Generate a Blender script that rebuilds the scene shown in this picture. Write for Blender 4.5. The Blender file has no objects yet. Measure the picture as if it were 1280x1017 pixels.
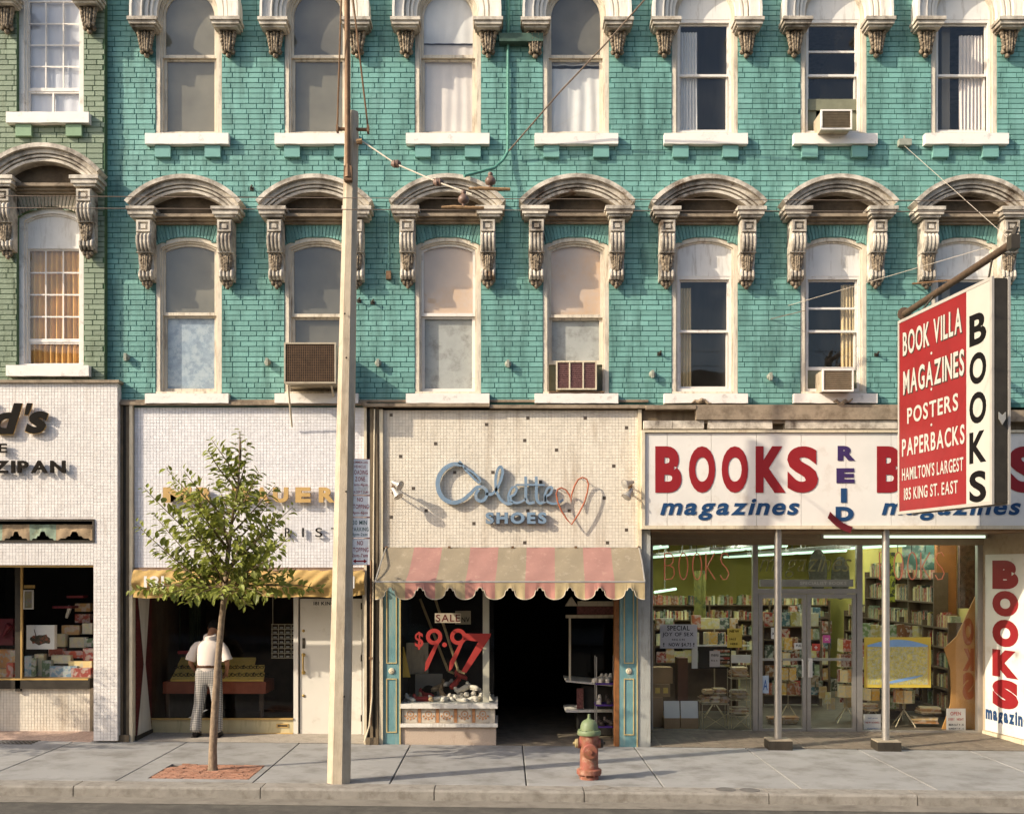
import bpy, bmesh, math, random
from math import sin, cos, pi, radians, atan2, sqrt
from mathutils import Vector, Matrix
random.seed(7)
sc = bpy.context.scene
col = sc.collection
# ---------------------------------------------------------------- camera, sky, sun, exposure
cam = bpy.data.objects.new('camera', bpy.data.cameras.new('camera')); col.objects.link(cam)
cam.location = (0, -16, 2.565); cam.rotation_euler = (radians(90), 0, 0)
cam.data.sensor_width = 36; cam.data.lens = 38.25
cam.data.shift_x = 10/1280; cam.data.shift_y = (712-508.5)/1280
cam.data.clip_end = 400
sc.camera = cam
SUN_EL = 30.8
SX, SY = -0.897, -0.442          # horizontal direction towards the sun
w = bpy.data.worlds.new('World'); sc.world = w; w.use_nodes = True
nt = w.node_tree; bg = nt.nodes['Background']
sky = nt.nodes.new('ShaderNodeTexSky'); sky.sky_type = 'NISHITA'; sky.sun_disc = False
sky.sun_elevation = radians(SUN_EL); sky.sun_rotation = atan2(SX, SY)
sky.dust_density = 3.0; sky.air_density = 1.0; sky.ozone_density = 1.0
nt.links.new(sky.outputs[0], bg.inputs[0]); bg.inputs[1].default_value = 0.15
sl = bpy.data.lights.new('sun', 'SUN'); sl.energy = 3.5; sl.angle = radians(0.5); sl.color = (1, .88, .70)
so = bpy.data.objects.new('sun', sl); col.objects.link(so)
ce = cos(radians(SUN_EL))
so.rotation_euler = Vector((SX*ce, SY*ce, sin(radians(SUN_EL)))).to_track_quat('Z', 'Y').to_euler()
so.location = (-20, -10, 20)
vs = sc.view_settings; vs.view_transform = 'Standard'; vs.look = 'None'; vs.gamma = 1; vs.exposure = 0.8
try: vs.use_curve_mapping = False
except Exception: pass
sc.render.resolution_x = 1024; sc.render.resolution_y = 813

# ---------------------------------------------------------------- coordinates
# facade plane is y = 0, street towards -y; 85 px of the photograph are one metre on the facade
def kk(Y): return (16+Y)/16
def UX(px, Y=0.): return (px-630)/85*kk(Y)
def UZ(py, Y=0.): return 2.565+(712-py)/85*kk(Y)
def gz(X): return -.011*X-.01
# ---------------------------------------------------------------- mesh builder
class MB:
    def __init__(s): s.v = []; s.f = []; s.m = []; s.cm = 0
    def add(s, vs, fs):
        n = len(s.v); s.v += [tuple(p) for p in vs]; s.f += [tuple(i+n for i in f) for f in fs]; s.m += [s.cm]*len(fs); return s
    def box(s, x0, x1, y0, y1, z0, z1):
        if x0 > x1: x0, x1 = x1, x0
        if y0 > y1: y0, y1 = y1, y0
        if z0 > z1: z0, z1 = z1, z0
        return s.add([(x0,y0,z0),(x1,y0,z0),(x1,y1,z0),(x0,y1,z0),(x0,y0,z1),(x1,y0,z1),(x1,y1,z1),(x0,y1,z1)],
              [(0,3,2,1),(4,5,6,7),(0,1,5,4),(1,2,6,5),(2,3,7,6),(3,0,4,7)])
    def chip(s, x0, x1, z0, z1, yf, yb, c=.002):      # brick / tile face with worn edges, open at the back
        return s.add([(x0,yb,z0),(x1,yb,z0),(x1,yb,z1),(x0,yb,z1),(x0+c,yf,z0+c),(x1-c,yf,z0+c),(x1-c,yf,z1-c),(x0+c,yf,z1-c)],
              [(4,5,6,7),(0,1,5,4),(1,2,6,5),(2,3,7,6),(3,0,4,7)])
    def prism(s, pts, y0, y1):       # polygon in xz, counter-clockwise seen from -y
        n = len(pts); v = [(p[0],y0,p[1]) for p in pts]+[(p[0],y1,p[1]) for p in pts]
        f = [tuple(range(n)), tuple(range(2*n-1, n-1, -1))]+[(i, i+n, (i+1)%n+n, (i+1)%n) for i in range(n)]
        return s.add(v, f)
    def prismx(s, pts, x0, x1):      # polygon in yz extruded along x
        n = len(pts); v = [(x0,p[0],p[1]) for p in pts]+[(x1,p[0],p[1]) for p in pts]
        f = [tuple(range(n)), tuple(range(2*n-1, n-1, -1))]+[(i, i+n, (i+1)%n+n, (i+1)%n) for i in range(n)]
        return s.add(v, f)
    def strip(s, A, B, y0, y1):      # band between two outlines in xz
        n = len(A)
        for i in range(n-1):
            q = [A[i], A[i+1], B[i+1], B[i]]
            v = [(p[0],y0,p[1]) for p in q]+[(p[0],y1,p[1]) for p in q]
            f = [(0,1,2,3),(7,6,5,4),(0,4,5,1),(2,6,7,3)]
            if i == 0: f.append((3,7,4,0))
            if i == n-2: f.append((1,5,6,2))
            s.add(v, f)
        return s
    def tube(s, P, r, n=8, closed=False, cap=True):
        P = [Vector(p) for p in P]; m = len(P); R = r if isinstance(r, (list,tuple)) else [r]*m
        rings = []; up = None
        for i in range(m):
            if closed: t = P[(i+1)%m]-P[i-1]
            else: t = P[min(i+1,m-1)]-P[max(i-1,0)]
            if t.length < 1e-9: t = Vector((0,0,1))
            t.normalize()
            if up is None: up = Vector((0,0,1)) if abs(t.z) < .9 else Vector((0,-1,0))
            a = t.cross(up)
            if a.length < 1e-6: a = t.cross(Vector((1,0,0)))
            a.normalize(); b = a.cross(t); up = b
            rings.append([P[i]+(a*cos(2*pi*j/n)+b*sin(2*pi*j/n))*R[i] for j in range(n)])
        v = [p for ring in rings for p in ring]; f = []
        for i in range(m if closed else m-1):
            for j in range(n):
                a0 = i*n+j; a1 = i*n+(j+1)%n; b0 = ((i+1)%m)*n+j; b1 = ((i+1)%m)*n+(j+1)%n
                f.append((a0, b0, b1, a1))
        if cap and not closed: f.append(tuple(range(n))); f.append(tuple(range((m-1)*n+n-1, (m-1)*n-1, -1)))
        return s.add(v, f)
    def lathe(s, prof, o=(0,0,0), axis='z', n=20):    # prof: (radius, height)
        v = []; f = []
        for r, h in prof:
            for j in range(n):
                a = 2*pi*j/n; x, y = r*cos(a), r*sin(a)
                p = (x,y,h) if axis == 'z' else ((x,-h,y) if axis == 'y' else (h,x,y))
                v.append((p[0]+o[0], p[1]+o[1], p[2]+o[2]))
        for i in range(len(prof)-1):
            for j in range(n): f.append((i*n+j, i*n+(j+1)%n, (i+1)*n+(j+1)%n, (i+1)*n+j))
        f.append(tuple(range(n-1,-1,-1))); f.append(tuple(range((len(prof)-1)*n, len(prof)*n)))
        return s.add(v, f)
    def ball(s, c, r, n=10, sq=(1,1,1)):
        prof = [(max(r*sin(pi*i/6), r*.02), -r*cos(pi*i/6)) for i in range(7)]
        m = MB(); m.lathe(prof, n=n)
        return s.add([(c[0]+p[0]*sq[0], c[1]+p[1]*sq[1], c[2]+p[2]*sq[2]) for p in m.v], m.f)
    def xf(s, M):
        s.v = [tuple(M @ Vector(p)) for p in s.v]; return s
ORG = {}
ORD = ['','first','second','third','fourth','fifth','sixth','seventh','eighth','ninth','tenth','eleventh','twelfth','thirteenth','fourteenth','fifteenth','sixteenth','seventeenth','eighteenth','nineteenth','twentieth']
TENS = {2:'twenty',3:'thirty',4:'forty',5:'fifty',6:'sixty',7:'seventy',8:'eighty',9:'ninety'}
def ordn(n):
    if n <= 20: return ORD[n]
    if n >= 100: return 'hundred and '+ordn(n-100) if n > 100 else 'hundredth'
    return TENS[n//10]+'-'+ORD[n%10] if n % 10 else TENS[n//10][:-1]+'ieth'
def obj(name, mb, mat, parent=None, smooth=False, label=None, cat=None, group=None, kind=None, fix=False, data=None):
    me = data or bpy.data.meshes.new(name)
    if parent is not None: o0 = ORG.get(parent.name, Vector())
    elif fix: o0 = Vector()
    else:
        xs = [p[0] for p in mb.v]; ys = [p[1] for p in mb.v]; zs = [p[2] for p in mb.v]
        o0 = Vector(((min(xs)+max(xs))/2, (min(ys)+max(ys))/2, min(zs)))
    if data is None:
        me.from_pydata([(p[0]-o0.x, p[1]-o0.y, p[2]-o0.z) for p in mb.v], [], mb.f)
        mats = mat if isinstance(mat, (list,tuple)) else [mat]
        for m_ in mats: me.materials.append(m_)
        if len(mats) > 1: me.polygons.foreach_set('material_index', mb.m)
        if smooth:
            me.polygons.foreach_set('use_smooth', [True]*len(me.polygons))
            try: me.set_sharp_from_angle(angle=radians(smooth if smooth is not True else 40))
            except Exception: pass
    o = bpy.data.objects.new(name, me); col.objects.link(o)
    if parent is not None: o.parent = parent
    else: o.location = o0
    ORG[o.name] = o0
    tag(o, label, cat, group, kind); return o
def tag(o, label=None, cat=None, group=None, kind=None):
    if label: o['label'] = label
    if cat: o['category'] = cat
    if group: o['group'] = group
    if kind: o['kind'] = kind
    return o
def thing(name, loc, label, cat, group=None, kind=None):
    o = bpy.data.objects.new(name, None); col.objects.link(o); o.location = loc; o.empty_display_size = .2
    ORG[o.name] = Vector(loc); return tag(o, label, cat, group, kind)
def piece(name, data, loc, parent, rot=None, scale=None):      # a shared-mesh piece; loc in the parent's own frame
    o = bpy.data.objects.new(name, data); col.objects.link(o); o.parent = parent; o.location = loc
    if rot: o.rotation_euler = rot
    if scale: o.scale = scale
    return o
def mdata(name, mb, mat, smooth=False):
    me = bpy.data.meshes.new(name); me.from_pydata(mb.v, [], mb.f)
    mats = mat if isinstance(mat, (list,tuple)) else [mat]
    for m_ in mats: me.materials.append(m_)
    if len(mats) > 1: me.polygons.foreach_set('material_index', mb.m)
    if smooth: me.polygons.foreach_set('use_smooth', [True]*len(me.polygons))
    return me
def copy_tree(o, parent=None):
    c = o.copy(); col.objects.link(c)
    if parent is not None: c.parent = parent
    for ch in list(o.children): copy_tree(ch, c)
    return c
# ---------------------------------------------------------------- materials
def S(h):          # sRGB 0-255 -> linear
    return tuple(((c/255)/12.92 if c <= 10 else (((c/255)+.055)/1.055)**2.4) for c in h)
def mat(name, c, rough=.6, var=.12, scale=6, bump=0, bscale=60, isl=0, dirt=None, metal=0, spec=.28, streak=False, c2=None, c2amt=(.55,.7), c2scale=3):
    m = bpy.data.materials.new(name); m.use_nodes = True; t = m.node_tree; N = t.nodes; L = t.links
    b = N['Principled BSDF']; b.inputs['Roughness'].default_value = rough; b.inputs['Metallic'].default_value = metal
    b.inputs['Specular IOR Level'].default_value = spec
    g = N.new('ShaderNodeNewGeometry')
    def noise(sc_, det=6, map3=None, rg=.6):
        n = N.new('ShaderNodeTexNoise'); n.inputs['Scale'].default_value = sc_; n.inputs['Detail'].default_value = det; n.inputs['Roughness'].default_value = rg
        if map3:
            mp = N.new('ShaderNodeMapping'); mp.inputs['Scale'].default_value = map3; L.new(g.outputs['Position'], mp.inputs[0]); L.new(mp.outputs[0], n.inputs[0])
        else: L.new(g.outputs['Position'], n.inputs[0])
        return n.outputs[0]
    def ramp(x, a, b_):
        r = N.new('ShaderNodeMapRange'); r.inputs[1].default_value = a; r.inputs[2].default_value = b_; L.new(x, r.inputs[0]); return r.outputs[0]
    def mix(f, a, b_):
        x = N.new('ShaderNodeMix'); x.data_type = 'RGBA'
        if isinstance(f, float): x.inputs[0].default_value = f
        else: L.new(f, x.inputs[0])
        for i, q in ((6,a),(7,b_)):
            if isinstance(q, tuple): x.inputs[i].default_value = (*q[:3], 1)
            else: L.new(q, x.inputs[i])
        return x.outputs[2]
    lo = tuple(q*(1-var) for q in c); hi = tuple(min(1, q*(1+var)) for q in c)
    cur = mix(ramp(noise(scale), .3, .7), lo, hi)
    if c2: cur = mix(ramp(noise(c2scale, 8, None, .7), *c2amt), cur, c2)
    if isl:
        oi = N.new('ShaderNodeObjectInfo'); ad = N.new('ShaderNodeMath'); ad.operation = 'ADD'
        L.new(g.outputs['Random Per Island'], ad.inputs[0]); L.new(oi.outputs['Random'], ad.inputs[1])
        fr = N.new('ShaderNodeMath'); fr.operation = 'FRACT'; L.new(ad.outputs[0], fr.inputs[0])
        mr = N.new('ShaderNodeMapRange'); mr.inputs[3].default_value = 1-isl; mr.inputs[4].default_value = 1+isl; L.new(fr.outputs[0], mr.inputs[0])
        hs = N.new('ShaderNodeHueSaturation'); L.new(mr.outputs[0], hs.inputs['Value']); L.new(cur, hs.inputs['Color']); cur = hs.outputs[0]
    if dirt:
        dc, amt, ds = dirt[:3]; st = (ds*3.2, ds*3.2, ds*.45) if streak else None
        d = ramp(noise(1 if streak else ds, 9, st, .68), .62-amt*.3, .92-amt*.3)
        cur = mix(d, cur, dc)
    L.new(cur, b.inputs['Base Color'])
    rr = N.new('ShaderNodeMapRange'); rr.inputs[3].default_value = max(.02, rough-.1); rr.inputs[4].default_value = min(1, rough+.12)
    L.new(noise(scale*2.3), rr.inputs[0]); L.new(rr.outputs[0], b.inputs['Roughness'])
    if bump:
        bp = N.new('ShaderNodeBump'); bp.inputs['Strength'].default_value = bump; bp.inputs['Distance'].default_value = .01
        L.new(noise(bscale), bp.inputs['Height']); L.new(bp.outputs[0], b.inputs['Normal'])
    m.diffuse_color = (*c, 1); return m
def emis(name, c, st):
    m = bpy.data.materials.new(name); m.use_nodes = True; t = m.node_tree; b = t.nodes['Principled BSDF']
    b.inputs['Base Color'].default_value = (*c,1); b.inputs['Emission Color'].default_value = (*c,1); b.inputs['Emission Strength'].default_value = st
    return m
def glass(name, ior=1.6, dust=.03, tint=(.93,.96,.95), wob=.15, dustc=(.5,.48,.42)):
    m = bpy.data.materials.new(name); m.use_nodes = True; t = m.node_tree; N = t.nodes; L = t.links
    N.remove(N['Principled BSDF']); out = N['Material Output']
    tr = N.new('ShaderNodeBsdfTransparent'); tr.inputs[0].default_value = (*tint,1)
    gl = N.new('ShaderNodeBsdfGlossy'); gl.inputs['Roughness'].default_value = .02
    fr = N.new('ShaderNodeFresnel'); g0 = N.new('ShaderNodeNewGeometry'); im = N.new('ShaderNodeMix'); im.data_type = 'FLOAT'
    L.new(g0.outputs['Backfacing'], im.inputs[0]); im.inputs[2].default_value = ior; im.inputs[3].default_value = 1/ior; L.new(im.outputs[0], fr.inputs[0])   # a thin sheet reflects alike from both sides
    nz = N.new('ShaderNodeTexNoise'); nz.inputs['Scale'].default_value = 1.3; g = N.new('ShaderNodeNewGeometry'); L.new(g.outputs['Position'], nz.inputs[0])
    bp = N.new('ShaderNodeBump'); bp.inputs['Strength'].default_value = wob; bp.inputs['Distance'].default_value = .02; L.new(nz.outputs[0], bp.inputs['Height']); L.new(bp.outputs[0], gl.inputs['Normal'])
    mx = N.new('ShaderNodeMixShader'); L.new(fr.outputs[0], mx.inputs[0]); L.new(tr.outputs[0], mx.inputs[1]); L.new(gl.outputs[0], mx.inputs[2])
    df = N.new('ShaderNodeBsdfDiffuse'); df.inputs[0].default_value = (*dustc,1)
    n2 = N.new('ShaderNodeTexNoise'); n2.inputs['Scale'].default_value = 4; n2.inputs['Detail'].default_value = 8; L.new(g.outputs['Position'], n2.inputs[0])
    mr = N.new('ShaderNodeMapRange'); mr.inputs[1].default_value = .3; mr.inputs[2].default_value = .8; mr.inputs[3].default_value = dust*.4; mr.inputs[4].default_value = dust*1.8; L.new(n2.outputs[0], mr.inputs[0])
    m2 = N.new('ShaderNodeMixShader'); L.new(mr.outputs[0], m2.inputs[0]); L.new(mx.outputs[0], m2.inputs[1]); L.new(df.outputs[0], m2.inputs[2])
    L.new(m2.outputs[0], out.inputs[0]); return m
def printmat(name, pal, scale=9, contrast=.5, bgc=(.55,.5,.42)):    # flat print: random cover colour per object, blotchy picture and rows of type
    m = bpy.data.materials.new(name); m.use_nodes = True; t = m.node_tree; N = t.nodes; L = t.links; b = N['Principled BSDF']; b.inputs['Roughness'].default_value = .45
    oi = N.new('ShaderNodeObjectInfo'); g = N.new('ShaderNodeNewGeometry')
    ad = N.new('ShaderNodeMath'); ad.operation = 'ADD'; L.new(oi.outputs['Random'], ad.inputs[0]); L.new(g.outputs['Random Per Island'], ad.inputs[1])
    fr = N.new('ShaderNodeMath'); fr.operation = 'FRACT'; L.new(ad.outputs[0], fr.inputs[0])
    cr = N.new('ShaderNodeValToRGB'); cr.color_ramp.interpolation = 'CONSTANT'; e = cr.color_ramp.elements
    while len(e) < len(pal): e.new(.5)
    for i, p in enumerate(pal): e[i].position = i/len(pal); e[i].color = (*p,1)
    L.new(fr.outputs[0], cr.inputs[0])
    n = N.new('ShaderNodeTexNoise'); n.inputs['Scale'].default_value = scale; n.inputs['Detail'].default_value = 5; L.new(g.outputs['Position'], n.inputs[0])
    r = N.new('ShaderNodeMapRange'); r.inputs[1].default_value = .48; r.inputs[2].default_value = .56; L.new(n.outputs[0], r.inputs[0])
    mx = N.new('ShaderNodeMix'); mx.data_type = 'RGBA'; L.new(r.outputs[0], mx.inputs[0]); L.new(cr.outputs[0], mx.inputs[6])
    n3 = N.new('ShaderNodeTexNoise'); n3.inputs['Scale'].default_value = scale*3; L.new(g.outputs['Position'], n3.inputs[0])
    hs = N.new('ShaderNodeMix'); hs.data_type = 'RGBA'; hs.inputs[0].default_value = .55; L.new(n3.outputs[1], hs.inputs[6]); hs.inputs[7].default_value = (*bgc,1)
    L.new(hs.outputs[2], mx.inputs[7])
    dk = N.new('ShaderNodeMix'); dk.data_type = 'RGBA'; dk.inputs[0].default_value = contrast; L.new(cr.outputs[0], dk.inputs[6]); L.new(mx.outputs[2], dk.inputs[7])
    L.new(dk.outputs[2], b.inputs['Base Color']); return m
MORTAR = mat('teal_mortar', (.06,.165,.148), .9, .25, 9)
BRICK = mat('teal_painted_brick', (.155,.325,.285), .5, .12, 1.1, bump=.5, bscale=45, isl=.12, dirt=((.04,.095,.08), .52, 1.3), streak=True, c2=(.19,.36,.325), c2amt=(.52,.72), c2scale=1.4)
MORTARG = mat('sage_mortar', (.07,.12,.06), .9, .25, 9)
BRICKG = mat('sage_painted_brick', (.195,.24,.165), .5, .10, 1.1, bump=.5, bscale=45, isl=.13, dirt=((.08,.10,.05), .35, 1.6), streak=True)
STONE = mat('grimy_painted_stone', (.60,.54,.45), .7, .10, 5, bump=.5, bscale=30, isl=.05, dirt=((.045,.028,.017), .72, 3.2), streak=False, c2=(.17,.105,.06), c2amt=(.58,.68), c2scale=2.3)
STONE2 = mat('white_painted_stone', (.66,.62,.55), .6, .08, 5, bump=.3, bscale=30, dirt=((.16,.10,.06), .30, 3.5), streak=True)
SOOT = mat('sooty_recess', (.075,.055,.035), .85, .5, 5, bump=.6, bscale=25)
CARVE = mat('dirty_carved_stone', (.34,.27,.19), .8, .3, 25, bump=.8, bscale=60, dirt=((.04,.028,.018), .9, 22))
SILL = mat('white_sill_paint', (.74,.69,.63), .55, .06, 5, bump=.2, dirt=((.12,.08,.05), .16, 7))
CORBEL = mat('teal_corbel_paint', (.155,.32,.285), .5, .08, 7, bump=.2)
CORBELG = mat('sage_corbel_paint', (.20,.30,.18), .5, .08, 7, bump=.2)
FRAME = mat('cream_window_paint', (.60,.53,.42), .55, .1, 6, bump=.3, bscale=50, dirt=((.14,.08,.04), .40, 5), streak=True)
FRAMEW = mat('white_window_paint', (.68,.64,.58), .5, .07, 6, bump=.2, dirt=((.2,.13,.08), .25, 6))
BOARDW = mat('white_arch_board', (.66,.64,.60), .6, .07, 4, dirt=((.25,.2,.14), .3, 4), streak=True)
SASHD = mat('brown_sash_paint', (.22,.14,.09), .5, .2, 9, bump=.2)
TILEW = mat('white_glazed_tile', (.70,.66,.62), .30, .06, 2, isl=.07, dirt=((.42,.34,.26), .25, 1.2), streak=True)
GROUTW = mat('grey_tile_grout', (.60,.545,.505), .9, .2, 8)
TILEB = mat('bluish_white_tile', (.70,.68,.68), .30, .05, 2, isl=.07, dirt=((.45,.38,.30), .2, 1.2), streak=True)
TILEC = mat('cream_glazed_tile', (.68,.62,.52), .35, .06, 2, isl=.06, dirt=((.30,.22,.14), .38, 1.0), streak=True)
GROUTC = mat('tan_tile_grout', (.54,.47,.37), .9, .2, 8)
TILED = mat('brown_accent_tile', (.10,.08,.062), .4, .2, 8)
CONC = mat('sidewalk_concrete', (.262,.256,.244), .85, .10, 1.4, bump=.35, bscale=90, isl=.06, dirt=((.13,.12,.105), .5, 2.2), c2=(.12,.11,.10), c2amt=(.665,.69), c2scale=20)
KERB = mat('kerb_concrete', (.24,.22,.19), .9, .14, 4, bump=.6, bscale=50, isl=.07, dirt=((.12,.10,.08), .5, 7))
ASPH = mat('road_asphalt', (.07,.064,.055), .9, .25, 3, bump=.6, bscale=120, dirt=((.12,.11,.09), .5, 5), c2=(.035,.033,.03), c2amt=(.6,.7), c2scale=2)
JOINT = mat('dark_joint', (.13,.12,.10), .95, .3, 9)
PAVER = mat('red_paver_brick', (.34,.175,.115), .85, .15, 9, bump=.5, bscale=70, isl=.22, dirt=((.20,.13,.09), .45, 9))
POLEC = mat('cream_concrete_pole', (.46,.385,.285), .85, .10, 6, bump=.6, bscale=70, dirt=((.24,.18,.12), .45, 3), streak=True)
STEEL = mat('rusty_brown_steel', (.17,.10,.055), .6, .25, 12, metal=.3, bump=.3)
GALV = mat('grey_galvanised', (.42,.40,.36), .45, .12, 9, metal=.6)
DARKM = mat('dark_bronze_metal', (.05,.042,.032), .5, .2, 7, metal=.3)
PILAS = mat('weathered_brown_pilaster', (.16,.12,.075), .65, .25, 5, bump=.3, dirt=((.05,.035,.02), .45, 4), streak=True)
GOLDT = mat('gold_trim', (.55,.36,.13), .45, .12, 7, metal=.25)
CREAMT = mat('cream_trim', (.58,.50,.36), .5, .1, 6, dirt=((.22,.14,.08), .35, 4), streak=True)
LEDGE = mat('weathered_ledge', (.28,.22,.155), .75, .2, 4, bump=.4, dirt=((.08,.055,.035), .55, 5))
ALU = mat('brushed_aluminium', (.46,.43,.39), .38, .08, 8, metal=.75)
BLUEP = mat('aqua_pilaster_paint', (.14,.27,.28), .5, .12, 4, bump=.2, dirt=((.35,.36,.28), .35, 4), streak=True)
GOLDP = mat('gold_moulding_paint', (.50,.38,.17), .5, .12, 9)
GREYP = mat('grey_wood_post', (.34,.34,.31), .65, .1, 6, bump=.3, dirt=((.15,.13,.10), .4, 5), streak=True)
GRANITE = mat('pink_granite', (.46,.36,.28), .6, .3, 90, bump=.1, dirt=((.25,.17,.11), .3, 5))
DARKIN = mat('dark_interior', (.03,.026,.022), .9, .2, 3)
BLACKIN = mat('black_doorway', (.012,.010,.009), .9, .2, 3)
GLASS = glass('window_glass', 1.55, .035)
GLASSU = glass('old_window_glass', 1.62, .015, wob=.16, tint=(.98,.99,.98))
GLASSS = glass('shop_glass', 1.42, .0008, wob=.06, tint=(.97,.98,.97))
ROOMW = mat('dim_room_wall', (.20,.17,.13), .9, .1, 2)
# ---------------------------------------------------------------- helpers placed by facade measurements
def PB(mb, a, b, c, d, Y0, Y1):      # box whose front face (at Y0) spans photo columns a-b and rows c-d
    return mb.box(UX(a,Y0), UX(b,Y0), Y0, Y1, UZ(d,Y0), UZ(c,Y0))
def pbox(name, a, b, c, d, Y0, Y1, mat, parent=None, **k): return obj(name, PB(MB(), a,b,c,d,Y0,Y1), mat, parent, **k)
def arcgeo(W, zs, rise):
    R = (W*W/4+rise*rise)/(2*rise); return R, zs+rise-R
def outline(cx, W, zb, zs, rise, t=0, n=16, tb=0):
    R, zc = arcgeo(W, zs, rise); R2 = R-t; h = W/2-t
    a = math.asin(min(1, h/R2))
    P = [(cx-h, zb+tb)]
    P += [(cx+R2*sin(-a+2*a*i/n), zc+R2*cos(-a+2*a*i/n)) for i in range(n+1)]
    return P+[(cx+h, zb+tb)]
def halfw(op, z):
    cx, W, zb, zs, rise = op
    if z < zb: return 0
    if z <= zs: return W/2
    R, zc = arcgeo(W, zs, rise)
    return sqrt(max(0, R*R-(z-zc)**2)) if z < zs+rise else 0
def core_wall(x0, x1, z0, z1, y0, y1, ops, mb):
    xs = sorted({x0, x1}|{o[0]-o[1]/2 for o in ops}|{o[0]+o[1]/2 for o in ops})
    zs = sorted({z0, z1}|{o[2] for o in ops}|{o[3]+o[4] for o in ops})
    xs = [x for x in xs if x0 <= x <= x1]; zs = [z for z in zs if z0 <= z <= z1]
    for j in range(len(zs)-1):
        zc = (zs[j]+zs[j+1])/2; run = None
        for i in range(len(xs)-1):
            xc = (xs[i]+xs[i+1])/2
            solid = not any(abs(xc-o[0]) < o[1]/2 and o[2] < zc < o[3]+o[4] for o in ops)
            if solid and run is None: run = xs[i]
            if (not solid) and run is not None: mb.box(run, xs[i], y0, y1, zs[j], zs[j+1]); run = None
        if run is not None: mb.box(run, xs[-1], y0, y1, zs[j], zs[j+1])
    for o in ops:
        A = outline(*o)[1:-1]; B = [(p[0], o[3]+o[4]+.001) for p in A]
        mb.strip(A, B, y0, y1)
def brickwork(x0, x1, z0, z1, Y, ops, mt, parent, nsep, sepzone):
    P, H, J = .2353, .0759, .0085
    rest = MB(); b0 = MB(); b0.chip(-P/2+J/2, P/2-J/2, -H/2+J/2, H/2-J/2, -.008, .004, .002)
    data = mdata('brick', b0, mt); n = 0; o0 = ORG[parent.name]
    r = int((z1-z0)/H); cnt = 0
    for j in range(r):
        za = z0+j*H; zb = za+H; zm = (za+zb)/2
        cuts = sorted((o[0]-halfw(o, zm), o[0]+halfw(o, zm)) for o in ops if halfw(o, zm) > .02)
        segs = []; c = x0
        for a, b in cuts: segs.append((c, a)); c = b
        segs.append((c, x1))
        off = (j % 2)*P/2+random.choice([0,0,0,.03,-.03])
        x = x0-off
        xs = []
        while x < x1:
            L = P if random.random() > .05 else P/2
            xs.append((x, x+L)); x += L
        for a, b in xs:
            for s0, s1 in segs:
                q0, q1 = max(a, s0), min(b, s1)
                if q1-q0 < .03: continue
                full = abs((q1-q0)-P) < .001
                if full and n < nsep and sepzone(q0, zm):
                    piece('brick', data, ((q0+q1)/2-o0.x, Y-o0.y, zm-o0.z), parent); n += 1
                else:
                    jj = J/2+random.uniform(-.0012, .0015); dy = random.uniform(-.002, .0015)
                    rest.chip(q0+jj, q1-jj, za+J/2, zb-J/2, Y-.008+dy, Y+.004, .002)
    obj('brickwork', rest, mt, parent, kind='stuff')
    return n
def tiles(a, b, c, d, Y, pitch, holes, mt, grout, parent, th=.25, accents=(), zmin=None, back=True):
    # mosaic tile panel over photo columns a-b, rows c-d; holes in the same units
    x0, x1, z0, z1 = UX(a,Y), UX(b,Y), UZ(d,Y), UZ(c,Y)
    hs = [(UX(h[0],Y), UX(h[1],Y), UZ(h[3],Y), UZ(h[2],Y)) for h in holes]
    nx = round((x1-x0)/pitch); nz = round((z1-z0)/pitch); px = (x1-x0)/nx; pz = (z1-z0)/nz
    m = MB(); acc = MB(); A = {(int((UX(q[0],Y)-x0)/px), int((UZ(q[1],Y)-z0)/pz)) for q in accents}
    for i in range(nx):
        for j in range(nz):
            xa = x0+i*px; za = z0+j*pz; xc = xa+px/2; zc = za+pz/2
            if any(h[0]-px*.3 < xc < h[1]+px*.3 and h[2]-pz*.3 < zc < h[3]+pz*.3 for h in hs): continue
            g = .0017; dy = random.uniform(-.0006, .0006)
            if (i, j) in A: acc.chip(xa, xa+px, za, za+pz, Y-.007, Y+.001, .001)
            else: m.chip(xa+g, xa+px-g, za+g, za+pz-g, Y-.004+dy, Y+.001, .0012)
    obj('mosaic_tiles', m, mt, parent, kind='stuff')
    if acc.v:
        # each dark accent tile is its own piece
        for q in range(0, len(acc.v), 8):
            mm = MB(); mm.add(acc.v[q:q+8], [(4,5,6,7),(0,1,5,4),(1,2,6,5),(2,3,7,6),(3,0,4,7)]); obj('accent_tile', mm, TILED, parent)
    if back:
        bm_ = MB(); core_wall2(x0, x1, z0, z1, Y, Y+th, hs, bm_); obj('tile_backing', bm_, grout, parent)
def core_wall2(x0, x1, z0, z1, y0, y1, hs, mb):
    xs = sorted({x0, x1}|{min(max(h[0],x0),x1) for h in hs}|{min(max(h[1],x0),x1) for h in hs})
    zs = sorted({z0, z1}|{min(max(h[2],z0),z1) for h in hs}|{min(max(h[3],z0),z1) for h in hs})
    for j in range(len(zs)-1):
        zc = (zs[j]+zs[j+1])/2; run = None
        for i in range(len(xs)-1):
            xc = (xs[i]+xs[i+1])/2
            solid = not any(h[0] < xc < h[1] and h[2] < zc < h[3] for h in hs)
            if solid and run is None: run = xs[i]
            if (not solid) and run is not None: mb.box(run, xs[i], y0, y1, zs[j], zs[j+1]); run = None
        if run is not None: mb.box(run, xs[-1], y0, y1, zs[j], zs[j+1])
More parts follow.
